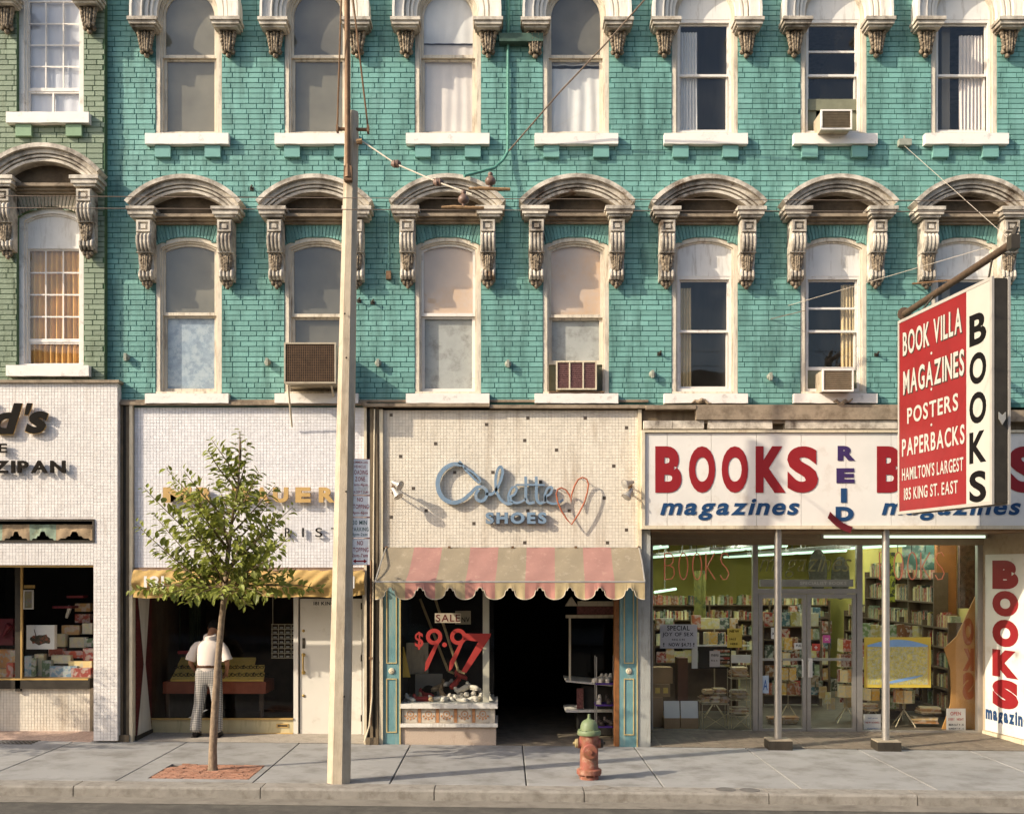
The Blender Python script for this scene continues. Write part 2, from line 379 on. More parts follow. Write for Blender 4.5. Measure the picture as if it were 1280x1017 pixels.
# ---------------------------------------------------------------- lettering
GL = {}
def glyph(ch, bold):
    key = (ch, bold)
    if key in GL: return GL[key]
    cu = bpy.data.curves.new('glyph', 'FONT'); cu.body = ch; cu.offset = bold; cu.extrude = .5; cu.resolution_u = 5; cu.fill_mode = 'BOTH'
    o = bpy.data.objects.new('glyph', cu); col.objects.link(o)
    dg = bpy.context.evaluated_depsgraph_get(); dg.update()
    me = o.evaluated_get(dg).to_mesh()
    v = [tuple(p.co) for p in me.vertices]; f = [tuple(p.vertices) for p in me.polygons]
    o.evaluated_get(dg).to_mesh_clear(); bpy.data.objects.remove(o); bpy.data.curves.remove(cu)
    GL[key] = (v, f); return GL[key]
class Fr:       # writing frame: origin, right, up; the text faces right x up
    def __init__(s, o, r=(1,0,0), u=(0,0,1)): s.o = Vector(o); s.r = Vector(r).normalized(); s.u = Vector(u).normalized(); s.n = s.r.cross(s.u)
    def p(s, a, b, c): return tuple(s.o+s.r*a+s.u*b+s.n*c)
def write(txt, fr, u0, u1, v0, v1, mt, parent=None, depth=.01, bold=.02, shear=0, gap=.12, each=None, lift=0, arc=0):
    # txt scaled into the box u0-u1 x v0-v1 of the frame; each = part name when every letter is its own piece
    X = 0; G = []; zmin = 9; zmax = -9
    for ch in txt:
        if ch == ' ': X += .34; continue
        v, f = glyph(ch, bold)
        if not v: continue
        a = min(p[0] for p in v); b = max(p[0] for p in v)
        G.append(([(p[0]-a+X, p[1], p[2]) for p in v], f)); X += b-a+gap
        zmin = min(zmin, min(p[1] for p in v)); zmax = max(zmax, max(p[1] for p in v))
    X -= gap; sx = (u1-u0)/X; sz = (v1-v0)/(zmax-zmin); outs = []
    M = MB()
    for v, f in G:
        q = []
        for p in v:
            uu = u0+p[0]*sx; vv = v0+(p[1]-zmin)*sz
            uu += shear*(vv-v0-(v1-v0)/2)
            q.append(fr.p(uu, vv, lift+(p[2]+.5)*depth))
        if each:
            mm = MB(); mm.add(q, f); outs.append(obj(each, mm, mt, parent))
        else: M.add(q, f)
    if not each:
        outs.append(obj('lettering', M, mt, parent))
    return outs
def PF(Y): return Fr((0, Y, 0))
def pwrite(txt, a, b, c, d, Y, mt, parent=None, **k):       # text over photo columns a-b, rows c(top)-d
    return write(txt, PF(Y), UX(a,Y), UX(b,Y), UZ(d,Y), UZ(c,Y), mt, parent, **k)
# ================================================================ THE SETTING
KY = -3.3
def slabbox(mb, x0, x1, y0, y1, dz=0, th=.1, c=.006):
    z0, z1 = gz(x0)+dz, gz(x1)+dz
    mb.add([(x0,y0,z0-th),(x1,y0,z1-th),(x1,y1,z1-th),(x0,y1,z0-th),(x0,y0,z0-c),(x1,y0,z1-c),(x1,y1,z1-c),(x0,y1,z0-c),
            (x0+c,y0+c,z0),(x1-c,y0+c,z1),(x1-c,y1-c,z1),(x0+c,y1-c,z0)],
           [(0,3,2,1),(8,9,10,11),(0,1,5,4),(1,2,6,5),(2,3,7,6),(3,0,4,7),(4,5,9,8),(5,6,10,9),(6,7,11,10),(7,4,8,11)])
rd = MB(); rd.add([(-60,-26,gz(-60)-.13),(60,-26,gz(60)-.13),(60,KY+.05,gz(60)-.13),(-60,KY+.05,gz(-60)-.13)], [(0,1,2,3)])
obj('road', rd, ASPH, kind='structure', fix=True)
gr = MB(); gr.add([(-150,-150,-2),(150,-150,-2),(150,150,-2),(-150,150,-2)], [(0,1,2,3)]); obj('ground', gr, JOINT, kind='structure', fix=True)
sw = MB(); sw.add([(-60,KY+.03,gz(-60)-.03),(60,KY+.03,gz(60)-.03),(60,2.6,gz(60)-.03),(-60,2.6,gz(-60)-.03)], [(0,1,2,3)])
walk = obj('sidewalk', sw, JOINT, kind='structure', fix=True)
XS = [-4.65+1.64*i for i in range(-6, 11)]
g = .008
for i in range(len(XS)-1):
    a, b = XS[i]+g, XS[i+1]-g; m = MB()
    if i == 6:      # the slab with the tree pit cut out
        slabbox(m, a, -4.33, KY+.33, -.02, c=0); slabbox(m, -4.33, b, -1.79, -.02, c=0); slabbox(m, -4.33, b, KY+.33, -2.79, c=0); slabbox(m, -3.10, b, -2.79, -1.79, c=0)
    else: slabbox(m, a, b, KY+.33, -.02)
    obj('slab', m, CONC, walk)
kb = MB(); kb.box(-60, 60, -3.28, -3.0, -1.0, -.95); kerb = obj('kerb', kb, JOINT, kind='structure', fix=True)
x = -12.9
while x < 13:
    L = random.uniform(1.7, 2.6); m = MB(); x1 = x+L-.012; za, zb = gz(x), gz(x1); r_ = .025
    prof = [(KY+.318, -.3), (KY+.318, 0), (KY+r_, .0), (KY+.008, -.008), (KY-.002, -r_), (KY-.02, -.3)]
    v = [(x,p[0],za+p[1]) for p in prof]+[(x1,p[0],zb+p[1]) for p in prof]; n = len(prof)
    m.add(v, [tuple(range(n)), tuple(range(2*n-1,n-1,-1))]+[(i, i+n, (i+1)%n+n, (i+1)%n) for i in range(n)])
    obj('kerb_stone', m, KERB, kerb); x += L
# lane-side gutter strip
gt = MB(); gt.add([(-60,-3.62,gz(-60)-.126),(60,-3.62,gz(60)-.126),(60,KY,gz(60)-.122),(-60,KY,gz(-60)-.122)], [(0,1,2,3)])
obj('gutter', gt, mat('gutter_concrete', (.19,.17,.14), .9, .15, 3, bump=.5, bscale=80, dirt=((.10,.085,.07), .5, 4)), kind='structure', fix=True)
# tree pit of red pavers
pit = MB(); pit.add([(-4.32,-2.78,gz(-4)-.02),(-3.10,-2.78,gz(-4)-.02),(-3.10,-1.80,gz(-4)-.02),(-4.32,-1.80,gz(-4)-.02)], [(0,1,2,3)])
pitO = obj('tree_pit', pit, mat('pit_earth', (.09,.06,.04), .95, .3, 20, bump=.5), kind='structure')
o0 = ORG['tree_pit']; pb_ = MB(); pb_.box(-.048, .048, -.023, .023, -.03, .0); pd = mdata('brick', pb_, PAVER)
for i in range(12):
    for j in range(20):
        X = -4.27+i*.1005+(j%2)*.03; Y = -2.755+j*.0485
        if X > -3.15 or (X+3.70)**2+(Y+2.17)**2 < .011: continue
        if (X < -4.18 and j > 14 and random.random() < .5): continue
        piece('brick', pd, (X-o0.x, Y-o0.y, gz(X)+.002+random.uniform(-.008,.006)-o0.z), pitO, (random.uniform(-.06,.06), random.uniform(-.06,.06), random.uniform(-.05,.05)))
SKIDM = mat('dark_iron_cover', (.12,.11,.10), .8, .2, 9)
# small round covers and patches
for px, py, r_, lb in ((750,981,.11,'small round water valve cover in front of the hydrant'), (907,982,.10,'left one of two round metal covers by the kerb'), (937,982.5,.10,'right one of two round metal covers by the kerb')):
    k = 218.0/(py-712); Y = 16*k-16; X = UX(px, Y); m = MB(); m.lathe([(r_+.02,-.02),(r_+.02,.003),(r_,.003),(r_,.0015),(r_*.9,.0015),(.01,.004)], (X,Y,gz(X)), n=22)
    obj('valve_cover', m, SKIDM if px > 800 else KERB, label=lb, cat='cover')
m = MB()
for i in range(14): m.box(UX(-20)+i*.062, UX(-20)+i*.062+.022, -.36, -.06, gz(-7)-.02, gz(-7)+.006)
for y_ in (-.37,-.26,-.16,-.06): m.box(UX(-20)-.02, UX(-20)+.86, y_-.012, y_+.012, gz(-7)-.02, gz(-7)+.004)
gr_ = thing('basement_grate', (UX(30), -.2, gz(-7)), 'dark steel grating in the pavement below the toy shop window', 'grate')
obj('bar_grid', m, DARKM, gr_)
# ================================================================ TEAL BUILDING
C7 = [236,397,560,720,881,1042,1205,1366]
WM, WT = [], []
for c in C7:
    WM.append((UX(c), .97, 5.14, 7.33, .13)); WT.append((UX(c), .97, 8.94, 10.72, .484))
tb = thing('teal_building', (0,0,0), 'long teal painted brick building above the shops, with rows of arched windows', 'building')
TX0, TX1 = UX(131), 10.6
ops = WM+WT
m = MB(); core_wall(TX0-.3, TX1, 4.955, 13.0, 0, .25, ops, m); obj('wall', m, MORTAR, tb)
brickwork(TX0-.12, TX1, UZ(504), 12.9, 0, ops, BRICK, tb, 300, lambda x, z: -4 < x < 6 and z < 6.9)
m = MB(); m.box(TX0-.3, TX1, .25, 9, 4.4, 4.61); m.box(TX0-.3, TX1, .251, 9, 8.35, 8.6); m.box(TX0-.3, TX1, 8.9, 9.2, 4.0, 13); m.box(TX0-.5, TX0-.3, .25, 9, 4.4, 13); m.box(TX1, TX1+.3, 0, 9.2, -1, 13)
for xx in (-4.2+.5, -.5, 3.0, 6.2): m.box(xx-.06+.4, xx+.06+.4, .253, 8.9, 4.62, 8.34); m.box(xx-.06+.4, xx+.06+.4, .253, 8.9, 8.61, 12.9)
obj('inner_wall', m, ROOMW, tb)
m = MB(); m.box(TX0-.5, TX1+.3, .01, 9.2, 13.001, 13.25); m.box(TX0-.1, TX1+.3, -.45, .009, 12.7, 13.2); obj('roof', m, LEDGE, tb)
# ---- window hoods
def leafy(mb, cx, z0, z1, yf, w):
    n = 5
    for i in range(n):
        t = i/(n-1); z = z1-(z1-z0)*t; ww = w*(1-.35*t)
        for s in (-1, 1):
            mb.ball((cx+s*ww*.42, yf+.012*random.random(), z), .045*(1-.25*t), 8, (.75, .9, 1.1))
            mb.ball((cx+s*ww*.18, yf-.012, z-.03), .035, 8, (.6, .9, 1.3))
        mb.ball((cx, yf-.018, z-.015), .03, 8, (.8, .8, 1.6))
def hood_mid(parent, cx, dz, Y0=0, stone=STONE):
    zc = 7.145+dz; A = radians(48.5)
    def arc(r, a=A, n=20): return [(cx+r*sin(-a+2*a*i/n), zc+r*cos(-a+2*a*i/n)) for i in range(n+1)]
    h = MB()
    for r0, r1, yf in ((.895,.935,-.235),(.935,.955,-.205),(.955,.985,-.25),(.985,1.0,-.225),(1.0,1.065,-.275),(1.065,1.125,-.335)):
        h.strip(arc(r0), arc(r1-.0005), Y0+yf, Y0-.0005*yf*100-.0001 if False else Y0-.002)
    hood = obj('window_hood', h, stone, parent, smooth=25)
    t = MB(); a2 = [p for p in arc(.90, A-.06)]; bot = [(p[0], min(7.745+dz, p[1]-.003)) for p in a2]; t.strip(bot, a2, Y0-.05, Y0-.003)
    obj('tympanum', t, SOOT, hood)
    l = MB(); l.box(cx-.50, cx+.50, Y0-.19, Y0-.002, 7.70+dz, 7.743+dz); l.box(cx-.47, cx+.47, Y0-.13, Y0-.002, 7.665+dz, 7.698+dz); l.box(cx-.47, cx+.47, Y0-.075, Y0-.002, 7.63+dz, 7.663+dz)
    obj('lintel', l, LEDGE, hood)
    for s in (-1, 1):
        c = cx+s*.61; k = MB()
        k.box(c-.205, c+.215 if s > 0 else c+.205, Y0-.345, Y0-.002, 7.755+dz, 7.805+dz)
        k.box(c-.185, c+.185, Y0-.325, Y0-.002, 7.695+dz, 7.753+dz)
        k.box(c-.155, c+.155, Y0-.30, Y0-.002, 7.66+dz, 7.693+dz)
        obj('capital', k, stone, hood)
        dz0 = dz; dz = dz-.055; c = cx+s*.585; b = MB(); w2 = .108
        prof = [(Y0-.002,7.69),(Y0-.255,7.69),(Y0-.255,7.45),(Y0-.27,7.40),(Y0-.24,7.30),(Y0-.175,7.22),(Y0-.13,7.05),(Y0-.135,6.98),(Y0-.165,6.93),(Y0-.15,6.88),(Y0-.08,6.84),(Y0-.002,6.84)]
        b.prismx([(p[0], p[1]+dz) for p in prof][::-1], c-w2, c+w2)
        for q in ((-.1,.1,.165,.19),(-.1,.1,.025,.05),(-.1,-.07,.05,.165),(.07,.1,.05,.165)): b.box(c+q[0], c+q[1], Y0-.285, Y0-.25, 7.485+dz+q[2], 7.485+dz+q[3])
        b.box(c-.035, c+.035, Y0-.28, Y0-.25, 7.56+dz, 7.62+dz)
        for i in range(4):
            xx = c-.081+i*.054
            b.tube([(xx,Y0-.25,7.475+dz),(xx,Y0-.285,7.44+dz),(xx,Y0-.285,7.36+dz),(xx,Y0-.255,7.29+dz),(xx,Y0-.2,7.245+dz)], .026, 7)
            b.tube([(xx,Y0-.14,6.985+dz),(xx,Y0-.175,6.95+dz),(xx,Y0-.175,6.90+dz),(xx,Y0-.13,6.86+dz)], .024, 7)
        b.box(c-w2-.008, c+w2+.008, Y0-.22, Y0-.002, 7.225+dz, 7.242+dz)
        br = obj('bracket', b, stone, hood, smooth=35)
        q = MB(); leafy(q, c, 7.01+dz, 7.18+dz, Y0-.16, .16)
        for i in range(3): q.ball((c+(i-1)*.05, Y0-.09, 6.81+dz), .04, 8, (.8,.9,1)); 
        q.ball((c, Y0-.08, 6.765+dz), .035, 8, (1,1,1.2)); q.ball((c+.03, Y0-.07, 6.79+dz), .03); q.ball((c-.03, Y0-.07, 6.79+dz), .03)
        obj('carved_leaf', q, CARVE, hood, smooth=60, kind='stuff'); dz = dz0
def hood_top(parent, cx, dz, Y0=0, stone=STONE2):
    zc = 10.72+dz; h = MB()
    def arc(r, n=24): return [(cx-r, 10.555+dz)]+[(cx+r*sin(-pi/2+pi*i/n), zc+r*cos(-pi/2+pi*i/n)) for i in range(n+1)]+[(cx+r, 10.555+dz)]
    for r0, r1, yf in ((.445,.50,-.09),(.50,.535,-.13),(.535,.555,-.105),(.555,.60,-.16),(.60,.625,-.13),(.625,.755,-.22),(.755,.79,-.27)):
        h.strip(arc(r0), arc(r1-.0005), Y0+yf, Y0-.002)
    hood = obj('window_hood', h, stone, parent, smooth=25)
    for s in (-1, 1):
        c = cx+s*.60; k = MB()
        k.box(c-.215, c+.215, Y0-.30, Y0-.002, 10.505+dz, 10.552+dz); k.box(c-.195, c+.195, Y0-.275, Y0-.002, 10.455+dz, 10.503+dz); k.box(c-.165, c+.165, Y0-.24, Y0-.002, 10.425+dz, 10.453+dz)
        obj('capital', k, STONE, hood)
        q = MB(); leafy(q, c, 10.18+dz, 10.39+dz, Y0-.12, .24); q.box(c-.06, c+.06, Y0-.10, Y0-.002, 10.16+dz, 10.424+dz)
        for i in range(3): q.ball((c+(i-1)*.06, Y0-.07, 10.14+dz+(.0 if i != 1 else -.05)), .04)
        obj('carved_leaf', q, CARVE, hood, smooth=60, kind='stuff')
def voussoirs(parent, op, Y0, ztop, mt, mort, n=21):
    cx, W, zb, zs, rise = op; R, zc = arcgeo(W, zs, rise); a = math.asin(W/2/R); m = MB(); g_ = .013
    bk = MB(); A = outline(*op)[1:-1]; bk.strip(A, [(cx+(p[0]-cx)*.985, ztop) for p in A], Y0-.006, Y0-.003)
    obj('arch_mortar', bk, mort, parent)
    for i in range(n):
        t0 = -a+2*a*i/n; t1 = -a+2*a*(i+1)/n
        p0 = (cx+R*sin(t0)+g_/2, zc+R*cos(t0)); p1 = (cx+R*sin(t1)-g_/2, zc+R*cos(t1))
        d0 = .75*(ztop-p0[1])*sin(t0); d1 = .75*(ztop-p1[1])*sin(t1)
        q = MB(); q.prism([p0, p1, (min(p1[0]+d1, cx+W/2), ztop), (min(max(p0[0]+d0, cx-W/2), cx+W/2-.01), ztop)], Y0-.017-random.uniform(0,.003), Y0-.004)
        m.add(q.v, q.f)
    obj('arch_bricks', m, mt, parent, kind='stuff')
def shiftseg(cx, W, zb, zt): return [(cx-W/2, zb), (cx+W/2, zb), (cx+W/2, zt), (cx-W/2, zt)]
def rectframe(mb, x0, x1, z0, z1, t, y0, y1, tb=None, tt=None):
    tb = t if tb is None else tb; tt = t if tt is None else tt
    mb.box(x0, x0+t, y0, y1, z0, z1); mb.box(x1-t, x1, y0, y1, z0, z1); mb.box(x0+t, x1-t, y0, y1, z0, z0+tb); mb.box(x0+t, x1-t, y0, y1, z1-tt, z1)
def window(parent, op, Y0, kind, zmid, blind=None, blind2=None, fm=FRAME, zboard=None, zlow=None, extra=None, sm=None, blindz=None):
    cx, W, zb, zs, rise = op; R, zc = arcgeo(W, zs, rise); sm = sm or fm; Y0 = Y0-.07
    m = MB()
    m.strip(outline(*op, t=.002), outline(*op, t=.062), Y0+.075, Y0+.20)
    m.strip(outline(*op, t=.0625), outline(*op, t=.088), Y0+.10, Y0+.20)
    m.box(cx-W/2+.003, cx+W/2-.003, Y0+.06, Y0+.22, zb+.001, zb+.045)
    wn = obj('window', m, fm, parent)
    t = .088; h = W/2-t
    if kind == 'arch':
        s = MB(); A = outline(cx, W, zmid, zs, rise, t=t+.001); B = outline(cx, W, zmid, zs, rise, t=t+.035)
        s.strip(A, B, Y0+.13, Y0+.165); s.box(cx-h+.036, cx+h-.036, Y0+.128, Y0+.168, zmid, zmid+.045); obj('upper_sash', s, sm, wn)
        B = outline(cx, W, zmid+.044, zs, rise, t=t+.034); p = MB(); p.add([(q[0], Y0+.148, q[1]) for q in B], [tuple(range(len(B)-1, -1, -1))]); obj('pane', p, GLASSU, wn)
        s = MB(); zl = zlow or zb+.045; rectframe(s, cx-h+.001, cx+h-.001, zl, zmid+.02, .045, Y0+.17, Y0+.205, tb=.06, tt=.05); obj('lower_sash', s, sm, wn)
        p = MB(); p.add([(cx-h+.04,Y0+.188,zl+.05),(cx+h-.04,Y0+.188,zl+.05),(cx+h-.04,Y0+.188,zmid-.02),(cx-h+.04,Y0+.188,zmid-.02)], [(0,1,2,3)]); obj('pane', p, GLASSU, wn)
        if blind:
            B = outline(cx, W, zmid+.03, zs, rise, t=.07); b = MB(); b.add([(q[0], Y0+.176, q[1]) for q in B], [tuple(range(len(B)-1, -1, -1))]); obj('window_blind', b, blind, wn)
        if blind2:
            zt = blindz or zmid-.012; b = MB(); b.add([(cx-W/2+.05,Y0+.212,zb+.02),(cx+W/2-.05,Y0+.212,zb+.02),(cx+W/2-.05,Y0+.212,zt),(cx-W/2+.05,Y0+.212,zt)], [(0,1,2,3)]); obj('window_blind', b, blind2, wn)
    else:
        zt = zboard; B = outline(cx, W, zt, zs, rise, t=.06); b = MB(); b.strip([(q[0], zt) for q in B[1:-1]], B[1:-1], Y0+.115, Y0+.14); obj('arch_board', b, BOARDW, wn)
        s = MB(); rectframe(s, cx-h-.02, cx+h+.02, zb+.046, zt, .05, Y0+.12, Y0+.16, tb=.05, tt=.045); obj('storm_frame', s, FRAMEW, wn)
        h2 = h-.032
        s = MB(); rectframe(s, cx-h2, cx+h2, zmid, zt-.048, .022, Y0+.162, Y0+.19, tb=.035); 
        if extra: s.box(cx-h2+.02, cx+h2-.02, Y0+.164, Y0+.188, extra-.015, extra+.015)
        obj('upper_sash', s, sm, wn)
        zl = zlow or zb+.09
        s = MB(); rectframe(s, cx-h2, cx+h2, zl, zmid+.03, .03, Y0+.192, Y0+.22, tb=.05, tt=.03); obj('lower_sash', s, sm, wn)
        for za, zb_, yy in ((zmid+.02, zt-.06, .176), (zl+.03, zmid+.01, .206)):
            p = MB(); p.add([(cx-h2+.01,Y0+yy,za),(cx+h2-.01,Y0+yy,za),(cx+h2-.01,Y0+yy,zb_),(cx-h2+.01,Y0+yy,zb_)], [(0,1,2,3)]); obj('pane', p, GLASSU, wn)
    return wn
def sill(parent, cx, z, Y0, w, mt=SILL, corb=None, h=.155):
    m = MB(); x0, x1 = cx-w/2, cx+w/2; n = 10
    # slightly uneven stone slab
    top = [(x0+(x1-x0)*i/n, z+random.uniform(-.003,.003)) for i in range(n+1)]; bot = [(x0+(x1-x0)*i/n, z-h+random.uniform(-.004,.004)) for i in range(n+1)]
    m.strip(bot, top, Y0-.11, Y0+.06); obj('sill', m, mt, parent)
    if corb:
        for s in (-1, 1):
            q = MB(); c = cx+s*.365; q.box(c-.115, c+.115, Y0-.07, Y0-.002, z-h-.175, z-h-.008); obj('corbel', q, corb, parent)
BL_GREY = mat('grey_window_shade', (.165,.15,.115), .8, .25, 1.6, bump=.6, bscale=3)
BL_DGREY = mat('dark_grey_shade', (.12,.11,.09), .8, .25, 1.6, bump=.6, bscale=3)
BL_WHITE = mat('white_window_shade', (.62,.57,.55), .8, .05, 2, dirt=((.4,.33,.28), .3, 2))
BL_PEACH = mat('peach_window_shade', (.60,.46,.36), .8, .10, 1.5, c2=(.62,.38,.20), c2amt=(.45,.7), c2scale=1.2)
BL_PALE = mat('pale_grey_cloth', (.42,.42,.40), .8, .1, 3, dirt=((.2,.19,.17), .5, 5))
BL_BLUE = mat('pale_blue_cloth', (.28,.34,.40), .8, .2, 12, c2=(.40,.45,.48), c2amt=(.45,.6), c2scale=6)
zm = UZ(396, .14); zt_ = UZ(76, .14)
window(tb, WM[0], 0, 'arch', zm, BL_GREY, BL_BLUE)
window(tb, WM[1], 0, 'arch', zm-.02, BL_DGREY, BL_DGREY)
window(tb, WM[2], 0, 'arch', zm-.01, BL_PEACH, BL_PALE, sm=FRAMEW)
window(tb, WM[3], 0, 'arch', zm-.03, BL_PEACH, BL_PALE, zlow=5.60)
window(tb, WM[4], 0, 'board', UZ(417,.17), fm=FRAME, zboard=UZ(347,.12), sm=FRAMEW)
window(tb, WM[5], 0, 'board', UZ(417,.17), fm=FRAME, zboard=UZ(347,.12), zlow=5.52, extra=UZ(387,.17), sm=FRAMEW)
window(tb, WM[6], 0, 'board', UZ(417,.17), fm=FRAME, zboard=UZ(347,.12), sm=FRAMEW)
window(tb, WT[0], 0, 'arch', zt_, BL_GREY, BL_GREY)
window(tb, WT[1], 0, 'arch', zt_, BL_DGREY, BL_GREY)
window(tb, WT[2], 0, 'arch', zt_, None, None)
window(tb, WT[3], 0, 'arch', zt_, BL_DGREY, None)
window(tb, WT[4], 0, 'board', UZ(99,.17), zboard=UZ(28,.12), sm=FRAMEW)
window(tb, WT[5], 0, 'board', UZ(99,.17), zboard=UZ(28,.12), zlow=UZ(133,.2), extra=UZ(68,.17), sm=FRAMEW)
window(tb, WT[6], 0, 'board', UZ(99,.17), zboard=UZ(28,.12), sm=FRAMEW)
window(tb, WM[7], 0, 'arch', zm, BL_GREY, BL_PALE); window(tb, WT[7], 0, 'arch', zt_, BL_WHITE, BL_WHITE)
for i, o in enumerate(WM):
    hood_mid(tb, o[0]+random.uniform(-.008,.008), random.uniform(-.008,.008)); voussoirs(tb, o, 0, 7.66, BRICK, MORTAR)
    sill(tb, o[0], 5.14, 0, 1.22, h=.14)
for i, o in enumerate(WT):
    hood_top(tb, o[0]+random.uniform(-.006,.006), random.uniform(-.006,.006)); sill(tb, o[0], 8.94, 0, 1.22, corb=CORBEL)
# ================================================================ SAGE BUILDING at the left
YL = -.12; gcx = UX(63, YL)
gb = thing('sage_building', (-7, YL, 0), 'sage green painted brick building at the left edge above the white tiled toy shop', 'building')
GM = (gcx, .97, 5.53, 7.72, .14); GT = (gcx, .97, 9.20, 11.0, .484)
GM2 = (gcx-1.9, .97, 5.53, 7.72, .14); GT2 = (gcx-1.9, .97, 9.20, 11.0, .484)
gops = [GM, GT, GM2, GT2]; GX1 = UX(131, YL)
m = MB(); core_wall(-11.5, GX1-.001, UZ(478,YL)-.01, 13.4, YL+.001, YL+.3, gops, m); obj('wall', m, MORTARG, gb)
brickwork(-11.5, GX1, UZ(478,YL), 13.3, YL, gops, BRICKG, gb, 300, lambda x, z: x > -8.2)
m = MB(); m.box(-11.5, GX1-.01, YL+.3, 9, 4.4, 4.6); m.box(-11.5, GX1-.01, YL+.3, 9, 8.7, 8.9); m.box(-11.5, GX1-.01, 8.8, 9.2, 4.4, 13.4); m.box(-11.7, -11.5, 0, 9.2, -1, 13.4); m.box(GX1-.06, GX1-.011, YL+.3, 9, 4.4, 13.4)
obj('inner_wall', m, ROOMW, gb)
m = MB(); m.box(-11.8, GX1, YL, 9.3, 13.401, 13.6); obj('roof', m, LEDGE, gb)
for o, dz in ((GM,.40),(GM2,.40)):
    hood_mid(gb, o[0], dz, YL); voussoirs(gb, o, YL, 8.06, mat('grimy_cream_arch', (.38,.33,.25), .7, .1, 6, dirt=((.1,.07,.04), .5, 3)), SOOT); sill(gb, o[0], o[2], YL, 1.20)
for o, dz in ((GT,.29),(GT2,.29)):
    hood_top(gb, o[0], dz, YL, STONE); sill(gb, o[0], o[2], YL, 1.20, corb=CORBELG)
def gridwin(op, Y0, z0, z1, zlo, kind):
    cx, W, zb, zs, rise = op
    m = MB(); m.strip(outline(*op, t=.002), outline(*op, t=.075), Y0+.06, Y0+.20); m.strip(outline(*op, t=.0755), outline(*op, t=.10), Y0+.09, Y0+.20)
    m.box(cx-W/2+.003, cx+W/2-.003, Y0+.05, Y0+.22, zb+.001, zb+.05)
    wn = obj('window', m, FRAMEW, gb); h = W/2-.10
    if kind == 'mid':
        B = outline(cx, W, z1, zs, rise, t=.07); b = MB(); b.strip([(q[0], z1) for q in B[1:-1]], B[1:-1], Y0+.115, Y0+.14); obj('arch_board', b, BOARDW, wn)
    s = MB(); rectframe(s, cx-h-.002, cx+h+.002, z0, z1-.001, .022, Y0+.14, Y0+.17, tb=.05)
    for i in (1,2):
        xx = cx-h+2*h*i/3; s.box(xx-.009, xx+.009, Y0+.145, Y0+.165, z0+.05, z1-.02)
    n = 4; 
    for j in range(1, n):
        zz = z0+.05+(z1-z0-.07)*j/n
        s.box(cx-h+.02, cx+h-.02, Y0+.143, Y0+.1445, zz-.009, zz+.009); s.box(cx-h+.02, cx+h-.02, Y0+.1655, Y0+.167, zz-.009, zz+.009)
    obj('grid_sash', s, SILL, wn)
    s = MB(); rectframe(s, cx-h-.001, cx+h+.001, zb+.051, z0-.001, .025, Y0+.15, Y0+.18)
    if kind == 'top': s.box(cx-.012-.02, cx+.012-.02, Y0+.145, Y0+.182, zb+.076, z0-.026)
    obj('slider_sash', s, SILL, wn)
    for i in range(3):
        for j in range(n):
            x0 = cx-h+2*h*i/3+.009; x1 = cx-h+2*h*(i+1)/3-.009; za = z0+.05+(z1-z0-.07)*j/n+.009; zb2 = z0+.05+(z1-z0-.07)*(j+1)/n-.009
            p = MB(); tl = random.uniform(-.002,.002); p.add([(x0,Y0+.155+tl,za),(x1,Y0+.155,za),(x1,Y0+.155,zb2),(x0,Y0+.155+tl,zb2)], [(0,1,2,3)]); obj('pane', p, GLASSU, wn)
    p = MB(); p.add([(cx-h+.02,Y0+.165,zb+.07),(cx+h-.02,Y0+.165,zb+.07),(cx+h-.02,Y0+.165,z0-.02),(cx-h+.02,Y0+.165,z0-.02)], [(0,1,2,3)]); obj('pane', p, GLASSU, wn)
for dx in (0, -1.9):
    gridwin((GM[0]+dx,)+GM[1:], YL, UZ(425,YL), UZ(308,YL), 0, 'mid')
    gridwin((GT[0]+dx,)+GT[1:], YL, UZ(109,YL), UZ(-5,YL), 0, 'top')
# ---- curtains behind the upper windows
def curtain(x0, x1, z0, z1, y, mt, label, cat='curtain', folds=7, amp=.02, n=60, taper=0, group=None):
    m = MB(); A = []; rows = 6
    for j in range(rows+1):
        t = j/rows
        for i in range(n+1):
            s = i/n; xx = x0+(x1-x0)*s
            if taper: xx += taper*(t-.5)*(s)
            A.append((xx, y+amp*sin(s*folds*2*pi+.6*sin(3*t+s*5))*(.6+.4*(1-t)), z0+(z1-z0)*t))
    F = [(j*(n+1)+i, j*(n+1)+i+1, (j+1)*(n+1)+i+1, (j+1)*(n+1)+i) for j in range(rows) for i in range(n)]
    m.add(A, F); return obj('curtain', m, mt, smooth=True, label=label, cat=cat, group=group)
CUW = mat('white_curtain_cloth', (.64,.62,.60), .85, .06, 3)
CUWARM = mat('warm_white_curtain', (.64,.58,.54), .85, .06, 3)
CUT = mat('tan_curtain_cloth', (.52,.40,.22), .85, .15, 3)
CUO = mat('amber_curtain_cloth', (.56,.31,.09), .85, .2, 3)
h = .44
c = WT[2][0]; curtain(c-h, c+h, 8.98, 10.35, .16, CUWARM, 'gathered warm white curtain in the third top floor window of the teal wall', folds=6, amp=.005); curtain(c-h, c+h, 10.36, 11.16, .125, CUW, 'white valance curtain behind the arched top of the third top floor window', folds=5, amp=.004)
c = WT[3][0]; curtain(c-h, c+h, 8.98, 10.0, .165, CUW, 'sheer white curtain in lower half of the fourth top floor window', folds=5, amp=.010); curtain(c-h+.1, c+h, 10.05, 10.45, .17, CUW, 'short draped white curtain above the sash bar of the fourth top floor window', folds=3, amp=.015)
c = WT[4][0]; curtain(c-h, c-.08, 8.98, 10.55, .18, CUW, 'long pleated white curtain drawn to the left of the fifth top floor window', folds=8)
c = WT[6][0]; curtain(c+.0, c+.36, 8.98, 10.5, .18, CUWARM, 'long pleated white curtain at the right of the seventh top floor window', folds=7)
